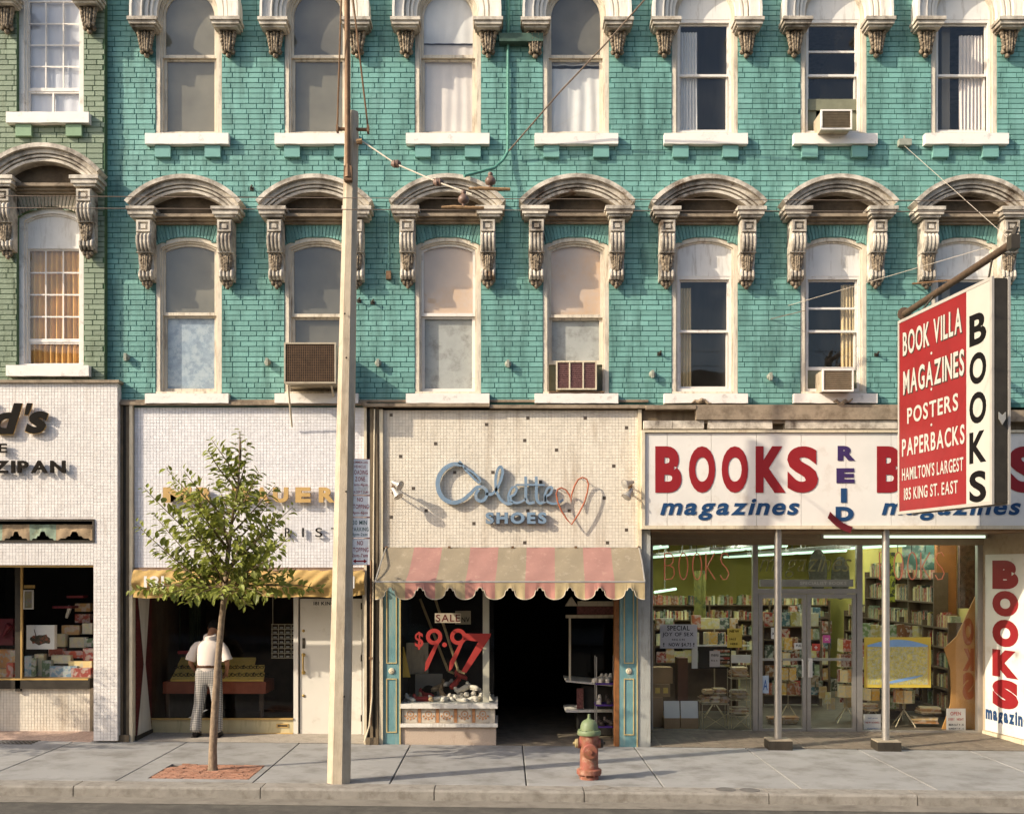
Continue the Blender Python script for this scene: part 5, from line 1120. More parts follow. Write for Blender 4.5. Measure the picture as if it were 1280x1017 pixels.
ORG[lb.name] = lb.location.copy(); pwrite('SPECIALIST BOOKS', 1000, 1058, 726.5, 730.5, YG+.018, WHITEP, lb, depth=.002, bold=.03)
# posts
for px, lbl in ((972,'left steel post carrying the bookshop sign, on a dark tiled block'),(1106.5,'right steel post carrying the bookshop sign, on a dark tiled block')):
    X = UX(px); t = thing('support_post', (X, -.02, gz(X)), lbl, 'post')
    m = MB(); m.tube([(X,-.02,gz(X)+.14),(X,-.02,UZ(661))], .055, 16, cap=True); obj('post', m, ALU, t, smooth=40)
    for s in (-1, 0, 1):
        m = MB(); m.box(X+s*.115-.056, X+s*.115+.056, -.19, .13, gz(X)-.01, gz(X)+.13); obj('tile', m, DARKM, t)
    m = MB(); m.box(X-.168, X+.168, -.186, .126, gz(X)+.1301, gz(X)+.145); obj('block_top', m, mat('stone_block_top', (.30,.25,.18), .7, .2, 9), t)
# recess floor of ribbed tiles
m = MB(); m.add([(UX(797),-.02,gz(2)+.002),(UX(1345),-.02,gz(8)+.002),(UX(1345),YG+.1,gz(8)+.03),(UX(797),YG+.1,gz(2)+.03)], [(0,1,2,3)]); fl = obj('entrance_floor', m, JOINT, kind='structure')
o0 = ORG['entrance_floor']; q = MB(); q.box(-.148, .148, -.148, .148, -.03, 0)
for i in range(7): q.box(-.14, .14, -.135+i*.042, -.115+i*.042, .0002, .0035)
FT2 = mat('brown_ribbed_floor_tile', (.20,.165,.125), .6, .12, 9, isl=.12, dirt=((.10,.08,.06), .5, 5)); tdm = mdata('floor_tile', q, FT2)
for i in range(21):
    for j in range(5):
        X = UX(800)+.17+i*.305; Y = .14+j*.305
        piece('floor_tile', tdm, (X-o0.x, Y-o0.y, gz(X)+.008+.018*Y-o0.z), fl, (.018,0,0))
# right return panel with vertical BOOKS
PXa, PXb = UX(1228,YG), UX(1228,YG)+.24
vp = thing('side_sign', (PXa+.1, .7, gz(7.8)), 'white side wall panel with vertical red BOOKS and blue magazines, right of the bookshop glass', 'sign')
def sidep(t, z): return None
P0 = Vector((PXa, YG-.05, 0)); P1 = Vector((PXb, -.02, 0)); dr = (P1-P0).normalized(); Ls = (P1-P0).length
def sidebox(name, a, b, z0, z1, th, mt, parent, off=0):
    n = Vector((dr.y, -dr.x, 0)); 
    if n.x > 0: n = -n
    m = MB(); A = P0+dr*a+n*off; B = P0+dr*b+n*off; C = B-n*th; D = A-n*th
    m.add([(A.x,A.y,z0),(B.x,B.y,z0),(C.x,C.y,z0),(D.x,D.y,z0),(A.x,A.y,z1),(B.x,B.y,z1),(C.x,C.y,z1),(D.x,D.y,z1)], [(0,1,2,3),(4,7,6,5),(0,4,5,1),(1,5,6,2),(2,6,7,3),(3,7,4,0)]); return obj(name, m, mt, parent)
sidebox('backing_wall', -.05, Ls+.02, -.15, 3.2, .08, mat('tan_side_wall', (.42,.33,.23), .7, .1, 4, dirt=((.2,.14,.08), .4, 4)), vp)
sidebox('panel', .06, Ls-.0, gz(7.8)+.10, UZ(693,YG), .012, LW, vp, off=.015)
sidebox('plinth', .0, Ls-.0, gz(7.8)-.02, gz(7.8)+.085, .02, CREAMT, vp, off=.03)
nrm = Vector((dr.y, -dr.x, 0)); nrm = -nrm if nrm.x > 0 else nrm
fs = Fr(P0+nrm*.017, dr, (0,0,1))
for ch, c_, d_ in (('B',700,736),('O',738,770),('O',774,808),('K',812,846),('S',849,885)):
    write(ch, fs, .26, .92, UZ(d_,YG-.6), UZ(c_,YG-.6), RED, vp, depth=.003, bold=.085, each='letter')
write('magazines', fs, .08, 1.28, UZ(909,YG-.7)-.0, UZ(887,YG-.7), NAVY, vp, depth=.003, bold=.05, shear=.0, gap=.1, each='letter')
# facade right of the recess, off to the frame edge
m = MB(); m.box(PXb+.06, 10.9, .0, .2, -.3, UZ(541)); m.box(UX(1345), 10.9, .0, .2, UZ(541), 4.96); obj('side_wall', m, GREYP, bk)
# interior room
YEL = mat('yellow_green_wall', (.55,.46,.13), .85, .08, 2); FLR = mat('dark_shop_floor', (.10,.08,.06), .5, .2, 4)
RX0, RX1, RY1 = UX(800,YG)-.05, 7.95, 12.5
m = MB(); m.box(RX0, RX1, RY1, RY1+.1, -.1, 3.4); m.box(RX1, RX1+.1, YG+.06, RY1, -.1, 3.4); m.box(RX0-.1, RX0, YG, RY1, -.1, 3.4); obj('shop_wall', m, YEL, bk)
m = MB(); m.box(RX0, RX1, YG+.1, RY1, -.12, -.03); obj('shop_floor', m, FLR, bk)
m = MB(); m.box(RX0, RX1, YG+.06, RY1, 3.25, 3.4); obj('shop_ceiling', m, mat('green_grey_ceiling', (.16,.17,.10), .9, .1, 2), bk)
CT = emis('ceiling_tube', (.70,1,.76), .62); CT_FILL = emis('hidden_fill_tube', (.92,1,.82), 15)
for i, X in enumerate((2.7, 3.6, 4.7, 5.7, 6.7)):
    for j, y in enumerate((2.3, 5.6, 8.9)):
        t = thing('ceiling_lamp', (X, y, 3.25), f"{('front','middle','rear')[j]} greenish tube of the {ORD[i+1]} lamp row from the left inside the bookshop", 'lamp', 'fluorescent tubes on the bookshop ceiling')
        za = (2.93,2.84,2.94,2.86,2.95)[i]; zb_ = za+.06
        m = MB(); m.box(X-.13, X+.13, y, y+3.0, zb_, zb_+.05); m.tube([(X,y+.4,zb_+.05),(X,y+.4,3.25)], .01, 5); m.tube([(X,y+2.6,zb_+.05),(X,y+2.6,3.25)], .01, 5); obj('housing', m, GREYP, t)
        for s in (-.06, .06):
            m = MB(); m.tube([(X+s,y+.03,za+.03),(X+s,y+2.97,za+.03)], .022, 8); obj('tube', m, CT, t)
for i, X in enumerate((2.9, 4.4, 5.9, 7.3)):  # extra lamps out of sight above the head casing, added to brighten the interior
    for j, y in enumerate((1.75, 4.4, 7.0)):
        t = thing('ceiling_lamp', (X, y, 3.25), f"{('front','middle','rear')[j]} unseen fill batten of the {ORD[i+1]} row, high above the hanging tubes in the bookshop", 'lamp', 'unseen fill battens on the bookshop ceiling')
        m = MB(); m.box(X-.12, X+.12, y, y+1.6, 3.215, 3.249); obj('housing', m, GREYP, t); m = MB(); m.box(X-.07, X+.07, y+.03, y+1.57, 3.19, 3.214); obj('tube', m, CT_FILL, t)
t = thing('ceiling_lamp', (UX(832,5), 5, UZ(738,5)), 'short lone greenish tube hanging low at the left side inside the bookshop', 'lamp')
m = MB(); m.tube([(UX(818,5),5,UZ(740,5)),(UX(847,5),5.2,UZ(736,5))], .025, 8); obj('tube', m, CT, t); m = MB(); m.tube([(UX(832,5),5.1,UZ(738,5)),(UX(832,5),5.1,3.25)], .008, 5); obj('hanger', m, GREYP, t)
# bookcases and books
PAL2 = [S((190,150,95)),S((150,60,45)),S((120,75,45)),S((165,150,85)),S((110,130,85)),S((80,90,80)),S((200,185,125)),S((130,85,55)),S((60,70,62)),S((225,215,165)),S((140,150,120)),S((170,95,65))]
BOOKM = printmat('book_spine', PAL2, 20, .35); MAGM = printmat('magazine_cover', PAL2+[S((150,60,50)),S((190,180,150)),S((70,100,110))], 14, .6)
BW = mat('dark_shelf_wood', (.12,.08,.05), .6, .2, 5)
bq = MB(); bq.box(-.5,.5,-.5,.5,0,1); bdat = mdata('book', bq, BOOKM); mdat = mdata('magazine', bq, MAGM)
nb = [0]
def book(X, y, z, w_, d_, h_, lab, grp, rot=0, tilt=0, dat=None, cat='book', name='book', M_=None):
    o = bpy.data.objects.new(name, dat or bdat); col.objects.link(o); o.location = (X,y,z); o.scale = (w_,d_,h_); o.rotation_euler = (0,tilt,rot)
    tag(o, lab, cat, grp); nb[0] += 1; return o
def bookcase(X0, X1, Y, zs, label, axis='x', h=.24, loose=None, lab='', d_=.16, face=False, top=True):
    t = thing('bookcase', ((X0+X1)/2 if axis == 'x' else Y, Y if axis == 'x' else (X0+X1)/2, 0), label, 'bookcase')
    m = MB()
    for z in zs:
        if axis == 'x': m.box(X0, X1, Y, Y+.25, z-.025, z)
        else: m.box(Y-.25, Y, X0, X1, z-.025, z)
    if axis == 'x': m.box(X0, X1, Y+.22, Y+.25, 0, zs[-1]+.02)
    else: m.box(Y-.03, Y, X0, X1, 0, zs[-1]+.02)
    a = X0
    while a < X1+.01:
        if axis == 'x': m.box(a-.02, a+.02, Y-.002, Y+.25, 0, zs[-1]+.1)
        else: m.box(Y-.252, Y, a-.02, a+.02, 0, zs[-1]+.1)
        a += (X1-X0)/max(1, round((X1-X0)/1.2))
    obj('shelves', m, BW, t)
    st = MB(); kz = {}
    for z in zs:
        a = X0+.05
        while a < X1-.06:
            w_ = random.uniform(.022,.055) if not face else random.uniform(.14,.19); hh = h*random.uniform(.7,1)
            if random.random() < .06: a += w_*2; continue
            if nb[0] < 190 and loose and loose(a, z):
                if axis == 'x':
                    kz[z] = kz.get(z,0)+1; book(a+w_/2, Y+.09, z+.001, w_-.003, d_, hh, f'{ordn(kz[z])} book from the left on {lab}', 'books on the bookshop shelves', tilt=random.choice([0,0,0,.12]))
                else:
                    kz[z] = kz.get(z,0)+1; book(Y-.09, a+w_/2, z+.001, d_, w_-.003, hh, f'{ordn(kz[z])} book from the glass on the '+('lower' if z < 2.2 else 'upper')+f' of {lab}', 'books on the bookshop shelves')
            else:
                yy = random.uniform(0,.03)
                if axis == 'x': st.box(a, a+w_-.003, Y+.01+yy, Y+.17, z+.001, z+hh)
                else: st.box(Y-.17, Y-.01-yy, a, a+w_-.003, z+.001, z+hh)
            a += w_
    obj('books', st, MAGM if face else BOOKM, t, kind='stuff'); return t
bookcase(3.4, 7.6, 9.4, [.35,.70,1.05,1.40,1.75], 'long wall bookcase at the back of the bookshop under the yellow wall', loose=lambda a, z: z > 1.7 and a > 4.5, lab='the top shelf of the far bookcase')
bookcase(2.3, 7.9, 7.72, [.2,.55,.9,1.25,1.58], 'side wall bookcase at the right inside the bookshop', axis='y', h=.26, face=False, loose=lambda a, z: False)
bookcase(3.0, 6.6, 7.75, [2.0,2.42], 'dark upper shelf of leaning books high on the right side wall of the bookshop', axis='y', h=.30, loose=lambda a, z: True, lab='two dark shelves high at the right')
bookcase(2.8, 4.6, 5.5, [.2,.55,.9,1.25], 'low island bookcase of face-out magazines on the left side of the bookshop', h=.28, face=True)
bookcase(4.9, 6.0, 4.6, [.2,.55,.9,1.25,1.5], 'middle island rack of face-out magazines behind the glass doors', h=.28, face=True)
bookcase(6.4, 7.6, 3.6, [.3,.65,1.0,1.33], 'right island rack of face-out magazines behind the framed poster', h=.28, face=True)
bookcase(2.7, 4.2, 3.6, [.9,1.2,1.5], 'dark rack of magazines left of the doors, behind the special offer card', h=.25, face=True)
curtain(3.72, 3.95, 1.1, 2.55, 5.3, mat('olive_banner_cloth', (.22,.21,.06), .9, .2, 6, c2=(.08,.10,.05), c2amt=(.5,.6), c2scale=5), 'olive patterned banner hanging deep inside the left of the bookshop', 'banner', folds=2)
# neon words
NEON = mat('dusty_pink_neon_tube', (.45,.15,.10), .35, .1, 6); NEON.node_tree.nodes['Principled BSDF'].inputs['Emission Color'].default_value = (1,.22,.12,1); NEON.node_tree.nodes['Principled BSDF'].inputs['Emission Strength'].default_value = .12
STK = {'B': [[(0,0),(0,1)],[(0,1),(.45,1),(.72,.9),(.72,.65),(.45,.54),(0,.52)],[(.4,.53),(.8,.44),(.85,.2),(.6,.02),(0,0)]],
 'O': [[(.42+.40*cos(a*pi/10), .5+.5*sin(a*pi/10)) for a in range(-5,16)]], 'K': [[(0,0),(0,1)],[(.75,1),(.08,.48),(.8,0)]],
 'S': [[(.78,.86),(.55,1),(.2,.96),(.05,.78),(.2,.6),(.6,.42),(.8,.22),(.6,.02),(.25,0),(.02,.16)]]}
def neon(word, a, b, c, d, Y, label):
    t = thing('neon_sign', (UX((a+b)/2,Y), Y, UZ(d,Y)), label, 'neon sign'); n = len(word); wpx = (b-a)/(n-1+.82)
    for i, ch in enumerate(word):
        m = MB()
        for st in STK[ch]:
            m.tube([(UX(a+wpx*(i+u*.82),Y), Y+(.02 if len(st) < 3 else 0), UZ(d-(d-c)*v,Y)) for u, v in st], .009, 6)
        obj('letter', m, NEON, t)
    m = MB()
    for i in range(n):
        X = UX(a+wpx*(i+.3),Y); m.tube([(X,Y+.01,UZ(c,Y)),(X,Y+.01,3.25)], .006, 5); 
    obj('hanger', m, DARKM, t)
neon('BOOKS', 831, 914, 691, 724, YG+.18, 'pink neon tube BOOKS hanging in the left bookshop window')
neon('BOOKS', 1100, 1183, 690, 724, YG+.18, 'pink neon tube BOOKS hanging in the right bookshop window')
t = thing('neon_sign', (UX(1000,YG+.2), YG+.2, UZ(716,YG)), 'unlit thin neon script magazines above the shop doors', 'neon sign')
write('magazines', PF(YG+.2), UX(951,YG+.2), UX(1062,YG+.2), UZ(722,YG+.2), UZ(692,YG+.2), mat('unlit_neon_tube', (.30,.26,.12), .4, .1, 5), t, depth=.01, bold=-.012, shear=.3, gap=.1, each='letter')
# cards and posters on the glass
def gcard(name, a, b, c, d, mt, label, texts=(), cat='poster', y=YG+.012):
    return sheet(name, a, b, c, d, y, mt, label, cat, [(s, p, q, r_, u, mm) for (s, p, q, r_, u, mm) in texts], th=.003)
INK = mat('dark_ink', (.008,.007,.007), .8, .1, 5, spec=.05); REDI = mat('red_ink', (.45,.06,.04), .7, .1, 5); BLUI = mat('blue_ink', (.05,.12,.35), .7, .1, 5)
gcard('offer_card', 825, 871.5, 780, 810, mat('lilac_white_card', (.60,.56,.56), .7, .04, 3), 'white handwritten card reading SPECIAL JOY OF SEX NOW 4.75', (('SPECIAL',834,862,781.5,787.5,INK),('JOY OF SEX',828,867,790,796,INK),('REG 5.95',840,856,798,800,INK),('NOW $4.75',836,864,803,808,INK),('!',829,830.5,803,808,INK),('!',866.5,868,803,808,INK)))
gcard('yellow_card', 909, 927.5, 785, 809, mat('yellow_paper', (.62,.45,.08), .7, .05, 3), 'yellow paper notice at the right side of the left bookshop window', (('NEW',912,924,787,790,INK),('SALE',911.5,920,797,799.5,INK),('HERE',913,922,803,805.5,INK)))
gcard('door_sticker', 993, 1006, 803, 811, WHITEP, 'small white card behind the left glass door near the push bar', (('PULL',995,1004,805,808,INK),))
gcard('red_sticker', 1015, 1025, 804, 813, REDI, 'small red and white square sticker on the right glass door', (('+',1018,1022,806.5,811,WHITEP),))
gcard('pink_sticker', 1028.5, 1038, 793.5, 803, mat('magenta_paper', (.50,.08,.28), .6, .05, 3), 'small magenta sticker on the right glass door', (('OK',1031,1036,797,800,WHITEP),))
gcard('blue_sticker', 952, 961, 844, 866, mat('pale_blue_paper', (.45,.52,.62), .6, .05, 3), 'pale blue poster with a dark blue figure low in the left glass door', (('A',954,959.5,849,862,BLUI),))
gcard('white_notice', 964, 969, 784, 798, WHITEP, 'narrow white notice on the left glass door beside the post', (('x',965,968,790,793,INK),))
gcard('flyer', 887, 900, 813, 833, mat('pinkish_paper', (.50,.43,.38), .7, .06, 3), 'pinkish flyer taped under the yellow notice in the left bookshop window', (('menu',889,898,817,820,INK),('list',889,897,824,826,INK)))
mp = thing('map_poster', (UX(1122,YG), YG+.012, UZ(859,YG)), 'big yellow bordered illustrated bird eye map poster in the right bookshop window', 'poster')
m = MB(); m.box(UX(1080.5,YG), UX(1164,YG), YG+.012, YG+.015, UZ(859,YG), UZ(796,YG)); obj('border', m, mat('yellow_poster_border', (.62,.46,.07), .5, .05, 3), mp)
m = MB(); m.box(UX(1084.5,YG), UX(1160,YG), YG+.009, YG+.0115, UZ(855,YG), UZ(807,YG)); obj('map_print', m, mat('town_map_print', (.50,.43,.10), .5, .35, 14, c2=(.48,.46,.36), c2amt=(.50,.60), c2scale=34, dirt=((.34,.42,.48), .45, 20)), mp)
m = MB(); A = [(UX(1084.5+75.5*i/16,YG), UZ(808,YG)+.0) for i in range(17)]; B = [(UX(1084.5+75.5*i/16,YG), UZ(806-7*sin(pi*i/16),YG)) for i in range(17)]; m.strip(A, B, YG+.006, YG+.0085); A = [(UX(1108+46*i/12,YG), UZ(854-10*(i/12)**1.6,YG)) for i in range(13)]; B = [(p[0], p[1]+.05*sin(pi*(.15+.8*i/12))) for i, p in enumerate(A)]; m.strip(A, B, YG+.006, YG+.0085); obj('blue_water_print', m, mat('pale_blue_print', (.22,.38,.66), .5, .1, 8), mp)
m = MB(); m.box(UX(1083,YG), UX(1084,YG), YG+.006, YG+.011, UZ(856,YG), UZ(806,YG)); m.box(UX(1160.5,YG), UX(1161.5,YG), YG+.006, YG+.011, UZ(856,YG), UZ(806,YG)); obj('column_print', m, GOLDT, mp)
gcard('opening_sign', 1183, 1207, 885, 914, WHITEP, 'white opening hours card leaning at the lower right corner of the bookshop window', (('OPEN',1188,1201,889,893.5,REDI),('EVERY',1185.5,1193,897,900,REDI),('NIGHT',1196,1204.5,897,900,REDI),('MON SAT 9 - 10',1186,1204.5,904,906.5,INK),('SUNDAY 10 - 6',1186,1204.5,909,911,INK)), 'sign', y=YG+.10)
gcard('white_box_card', 1079.5, 1101, 892, 915, WHITEP, 'white carton with a red line of print behind the right post of the bookshop', (('NEW BOOKS',1082,1099,901.5,903.5,REDI),('half price',1085,1097,896,898,BLUI),('all paperbacks',1084,1098,909,911,BLUI)), 'sign', y=YG+.16)
# ochre back of a painted panel seen through the right pane
OCH = mat('ochre_plywood', (.42,.22,.07), .6, .1, 4)
bp_ = thing('plywood_panel', (UX(1205,1.9), 1.9, 0), 'curved ochre plywood screen with faint reversed red letters inside the right bookshop window', 'panel')
m = MB(); X1_ = UX(1219,1.75); pts = [(UX(1176,1.75),UZ(915,1.75)),(X1_,UZ(915,1.75)),(X1_,UZ(745,1.75)),(UX(1212,1.75),UZ(760,1.75)),(UX(1196,1.75),UZ(795,1.75)),(UX(1180,1.75),UZ(810,1.75)),(UX(1188,1.75),UZ(835,1.75)),(UX(1189,1.75),UZ(860,1.75)),(UX(1188,1.75),UZ(880,1.75)),(UX(1183,1.75),UZ(895,1.75))]
m.prism(pts, 1.75, 1.77); obj('screen', m, OCH, bp_)
RF = Fr((0,1.745,0),(1,0,0)); OR2 = mat('faded_red_stencil', (.33,.10,.035), .6, .1, 5)
for ch, c_, d_ in (('O',772,806),('K',810,838),('S',840,874)):
    v0 = len(bp_.children); obs = write(ch, RF, UX(1203,1.75), UX(1217,1.75), UZ(d_,1.75), UZ(c_,1.75), OR2, bp_, depth=.002, bold=.07, each='letter')
    for o_ in obs:      # painted on the far side: reads reversed from the street
        xs = [v.co.x for v in o_.data.vertices]; cc = min(xs)+max(xs)
        for v in o_.data.vertices: v.co.x = cc-v.co.x
        o_.data.flip_normals()
m = MB(); m.box(UX(1171,3.0), UX(1196,3.0), 3.0, 3.1, UZ(790,3.0), 3.1); obj('brown_panel', m, mat('rust_brown_board', (.26,.10,.03), .7, .12, 5), label='tall rust brown board standing behind the right neon word', cat='panel')
m = MB(); m.box(UX(1200,2.3), UX(1221,2.3), 2.3, 2.4, UZ(760,2.3), 3.1); obj('dark_board', m, mat('dark_veined_board', (.07,.035,.022), .6, .6, 14), label='dark brown veined board at the top right inside the bookshop window', cat='panel')
m = MB(); m.box(UX(1128,2.6), UX(1168,2.6), 2.6, 2.62, UZ(712,2.6), UZ(681,2.6)); obj('painting', m, printmat('green_landscape_poster', [S((70,100,90))], 5, .8, (.25,.30,.15)), label='dark green landscape poster behind the right neon word', cat='poster')
m = MB(); m.box(UX(1110,2.6), UX(1119,2.6), 2.6, 2.61, UZ(752,2.6), UZ(690,2.6)); obj('banner', m, mat('lime_banner', (.30,.33,.04), .8, .1, 4, c2=(.05,.06,.03), c2amt=(.5,.55), c2scale=14), label='narrow lime green vertical banner beside the right post', cat='banner')
for px, py, lab in ((1050,722,'large dark oval framed picture hanging above the right shop door'),(1022,713,'dark mottled poster hanging above the doors near the centre')):
    m = MB(); m.lathe([(.26,0),(.26,.03),(.2,.035),(.01,.03)], (0,0,0), axis='y', n=20); m.v = [(v[0]*.6+UX(px,2.4), v[1]+2.4, v[2]*1.4+UZ(py,2.4)) for v in m.v]; obj('hanging_picture', m, mat('dark_mottled_print', (.08,.08,.06), .6, .6, 20), label=lab, cat='picture')
# cartons
cartons = [((816,829,871,913),2.0,CARD,'tall brown carton in the lower left corner of the bookshop window'),((830,850,897,913),1.80,CARD,'left of the two open brown cartons at the bottom of the bookshop window'),((851,873,897,913),1.80,CARD,'right of the two open brown cartons at the bottom of the bookshop window'),((816,841,834,854),2.15,CARD,'brown carton on top of the pile at the left of the bookshop window'),((816,838,855,870.5),2.05,CARD,'carton with a small yellow print in the pile at the left of the bookshop window'),((847,860,822,876),2.2,mat('dark_brown_column',(.13,.055,.03),.6,.15,5),'tall dark brown box standing behind the white open cartons')]
for (a, b, c, d), y, mt, lab in cartons:
    t = thing('carton', (UX((a+b)/2,y), y, UZ(d,y)), lab, 'box')
    m = MB(); m.box(UX(a,y)+.002, UX(b,y)-.002, y, y+.3, UZ(d,y), UZ(c,y)); obj('box_body', m, mt, t)
    if 'open' in lab and 'two' in lab:
        m = MB(); m.add([(UX(a,y)+.004,y-.002,UZ(c,y)),(UX(b,y)-.004,y-.002,UZ(c,y)),(UX(b,y)-.004,y+.05,UZ(c-21,y)),(UX(a,y)+.004,y+.05,UZ(c-21,y)),(UX(a,y)+.004,y+.004,UZ(c,y)),(UX(b,y)-.004,y+.004,UZ(c,y)),(UX(b,y)-.004,y+.056,UZ(c-21,y)),(UX(a,y)+.004,y+.056,UZ(c-21,y))], [(0,1,2,3),(4,7,6,5),(0,4,5,1),(1,5,6,2),(2,6,7,3),(3,7,4,0)]); obj('raised_flap', m, WHITEP, t)
    if 'yellow' in lab: m = MB(); m.box(UX(819,y), UX(825,y), y-.003, y-.001, UZ(866,y), UZ(859,y)); m.box(UX(829,y), UX(835,y), y-.003, y-.001, UZ(866,y), UZ(859,y)); obj('yellow_print', m, TRY, t)
# wire magazine tables/racks
WIRE = mat('cream_wire', (.45,.38,.25), .4, .1, 6, metal=.4)
def wirerack(a, b, top, bot, y, label, piles, open_=False, flat=True):
    t = thing('wire_rack', (UX((a+b)/2,y), y+.15, UZ(bot,y)), label, 'rack'); m = MB(); X0, X1 = UX(a,y), UX(b,y); Z0, Z1 = UZ(bot,y), UZ(top,y)
    for X in (X0, X1):
        for yy in (y, y+.3): m.tube([(X,yy,Z0),(X,yy,Z1)], .007, 5)
    m.tube([(X0,y,Z0),(X1,y,Z0+.28)], .006, 5); m.tube([(X1,y,Z0),(X0,y,Z0+.28)], .006, 5)
    for pz in piles:
        for yy in (y, y+.1, y+.2, y+.3): m.tube([(X0,yy,UZ(pz,y)),(X1,yy,UZ(pz,y))], .006, 5)
        for i in range(5): m.tube([(X0+(X1-X0)*i/4,y,UZ(pz,y)),(X0+(X1-X0)*i/4,y+.3,UZ(pz,y))], .005, 5)
    obj('frame', m, WIRE, t); return t
def pile(a, b, base, n, y, label_where, grp, dat=None):
    for i in range(n):
        w_ = UX(b,y)-UX(a,y); z = UZ(base,y)+.012+i*.021
        book((UX(a,y)+UX(b,y))/2+random.uniform(-.02,.02), y+.14, z, w_*random.uniform(.85,1.0), .26, .018, f'{ordn(i+1)} paperback from the bottom in {label_where}', grp, rot=random.uniform(-.2,.2), tilt=random.uniform(-.03,.03), dat=PAPD if dat is None else dat)
PAPM = printmat('tan_paperback', [S((170,130,80)),S((190,160,110)),S((150,105,60)),S((200,180,140)),S((140,120,90))], 16, .35); PAPD = mdata('book', bq, PAPM)
wirerack(878, 911, 879, 912, 1.75, 'low cream wire table piled with paperbacks in the left bookshop window', [880])
for i, (a, b, base, n) in enumerate(((878,889,879,5),(889,900,879,6),(900,911,879,5),(880,893,868,3),(893,909,868,4))): pile(a, b, base, n, 1.78, f"the {ORD[i+1]} pile on the low wire table", f'paperbacks in pile {i+1} on the low wire table')
wirerack(914, 938, 817, 912, 1.8, 'tall wire rack of newspapers and paperbacks beside the door frame of the left window', [848,875,895])
for i, (base, n) in enumerate(((846,7),(873,6),(893,5))): pile(914.5, 937, base, n, 1.83, f"the {('top','middle','bottom')[i]} shelf pile of the tall wire rack", f"paperbacks on the {('top','middle','bottom')[i]} shelf of the tall wire rack")
m = MB(); m.box(UX(914,1.8), UX(938,1.8), 1.79, 1.81, UZ(828,1.8), UZ(818,1.8)); obj('rack_header', m, LW, label='blank pale board on top of the tall wire rack', cat='board')
m = MB(); m.box(UX(865,1.9), UX(872,1.9), 1.9, 1.95, UZ(835,1.9), UZ(806,1.9)); m.box(UX(872,1.9), UX(938,1.9), 1.9, 1.93, UZ(807.5,1.9), UZ(805.5,1.9)); obj('display_shelf', m, LW, label='white painted shelf edge and upright behind the notices in the left bookshop window', cat='shelf')
for i in range(5): book(UX(902,2.0), 2.0, UZ(833-i*4.6,2.0), .26, .02, .038, f'{ordn(i+1)} dark paperback from the bottom on the black board behind the flyer', 'dark paperbacks on the display board', dat=mdat, cat='book')
m = MB(); m.box(UX(873,2.05), UX(914,2.05), 2.05, 2.07, UZ(835,2.05), UZ(808,2.05)); obj('display_board', m, DARKIN, label='black board carrying paperbacks behind the flyer', cat='board')
# revolving racks
def spinner(px, y, zs, label, where, R_=.17, nm=7):
    X = UX(px,y); t = thing('spinner_rack', (X, y, gz(X)), label, 'rack')
    m = MB(); m.tube([(X,y,.15),(X,y,zs[-1]+.3)], .012, 6)
    for a in range(4): m.tube([(X,y,.24),(X+.24*cos(a*pi/2+.6),y+.24*sin(a*pi/2+.6),gz(X)+.03)], .009, 5)
    for z in zs: m.tube([(X+R_*cos(a*pi/6),y+R_*sin(a*pi/6),z) for a in range(12)], .006, 5, closed=True)
    obj('frame', m, WIRE, t)
    for j, z in enumerate(zs):
        for a in range(nm):
            an = 2*a*pi/nm+.3+j*.2; book(X+(R_-.02)*cos(an), y+(R_-.02)*sin(an), z+.005, .13, .02, .20, f"{ordn(a+1)} magazine around the {ordn(j+1)} ring from below of {where}", f"magazines on {where}", rot=an+pi/2, dat=SPD if a%3 else mdat, cat='magazine', name='magazine')
SPD = mdata('magazine', bq, printmat('warm_magazine_cover', [S((200,150,90)),S((170,70,45)),S((225,200,150)),S((150,95,55)),S((215,170,80)),S((120,60,45))], 22, .5))
spinner(1130, 2.15, (.36,.62,.88), 'revolving wire rack of magazines on splayed legs under the map poster', 'the rack under the map poster')
spinner(1090, 2.5, (.36,.62,.88), 'revolving rack of magazines just right of the shop door frame', 'the rack right of the door frame')
spinner(1058, 2.6, (.40,.66,.92,1.18), 'tall revolving rack of magazines seen through the right glass door', 'the tall rack behind the right door', .15)
spinner(985, 3.0, (.40,.66,.92,1.18), 'tall revolving rack of magazines seen through the left glass door', 'the tall rack behind the left door', .17)
spinner(893, 3.2, (1.0,1.26), 'revolving rack of magazines above the low wire table in the left window', 'the rack above the low wire table', .2, 8)
bookcase(5.55, 6.7, 6.4, [.3,.62,.94,1.26,1.58], 'tall case of face-out magazines in the middle of the bookshop between the islands', h=.27, face=True)
for i, (a, b, base, n) in enumerate(((1143,1175,905,5),(1152,1178,893,5))): pile(a, b, base, n, 1.95, f"{('lower','upper')[i]} stack of pale papers beside the opening hours card", f"papers in the {('lower','upper')[i]} stack beside the opening hours card")
pile(1082, 1100, 890, 6, 2.1, 'the stack behind the white carton card', 'papers stacked behind the white carton card')
pile(962, 1000, 905, 5, 2.3, 'the low stack behind the left glass door', 'paperbacks in the low stack behind the left glass door')
for i in range(10):
    book(UX(1018+i*5.2,2.9), 2.9, UZ(870+((i*37)%30)-12,2.9), .14, .03, .2, f'{ordn(i+1)} tan magazine from the left on display behind the right glass door', 'tan magazines behind the right glass door', rot=random.uniform(-.4,.4), dat=mdat if i%2 else PAPD, cat='magazine', name='magazine')
bookcase(6.15, 6.75, 2.5, [.2,.5,.8], 'narrow rack of tan paperbacks just behind the right glass door', h=.22, face=True)
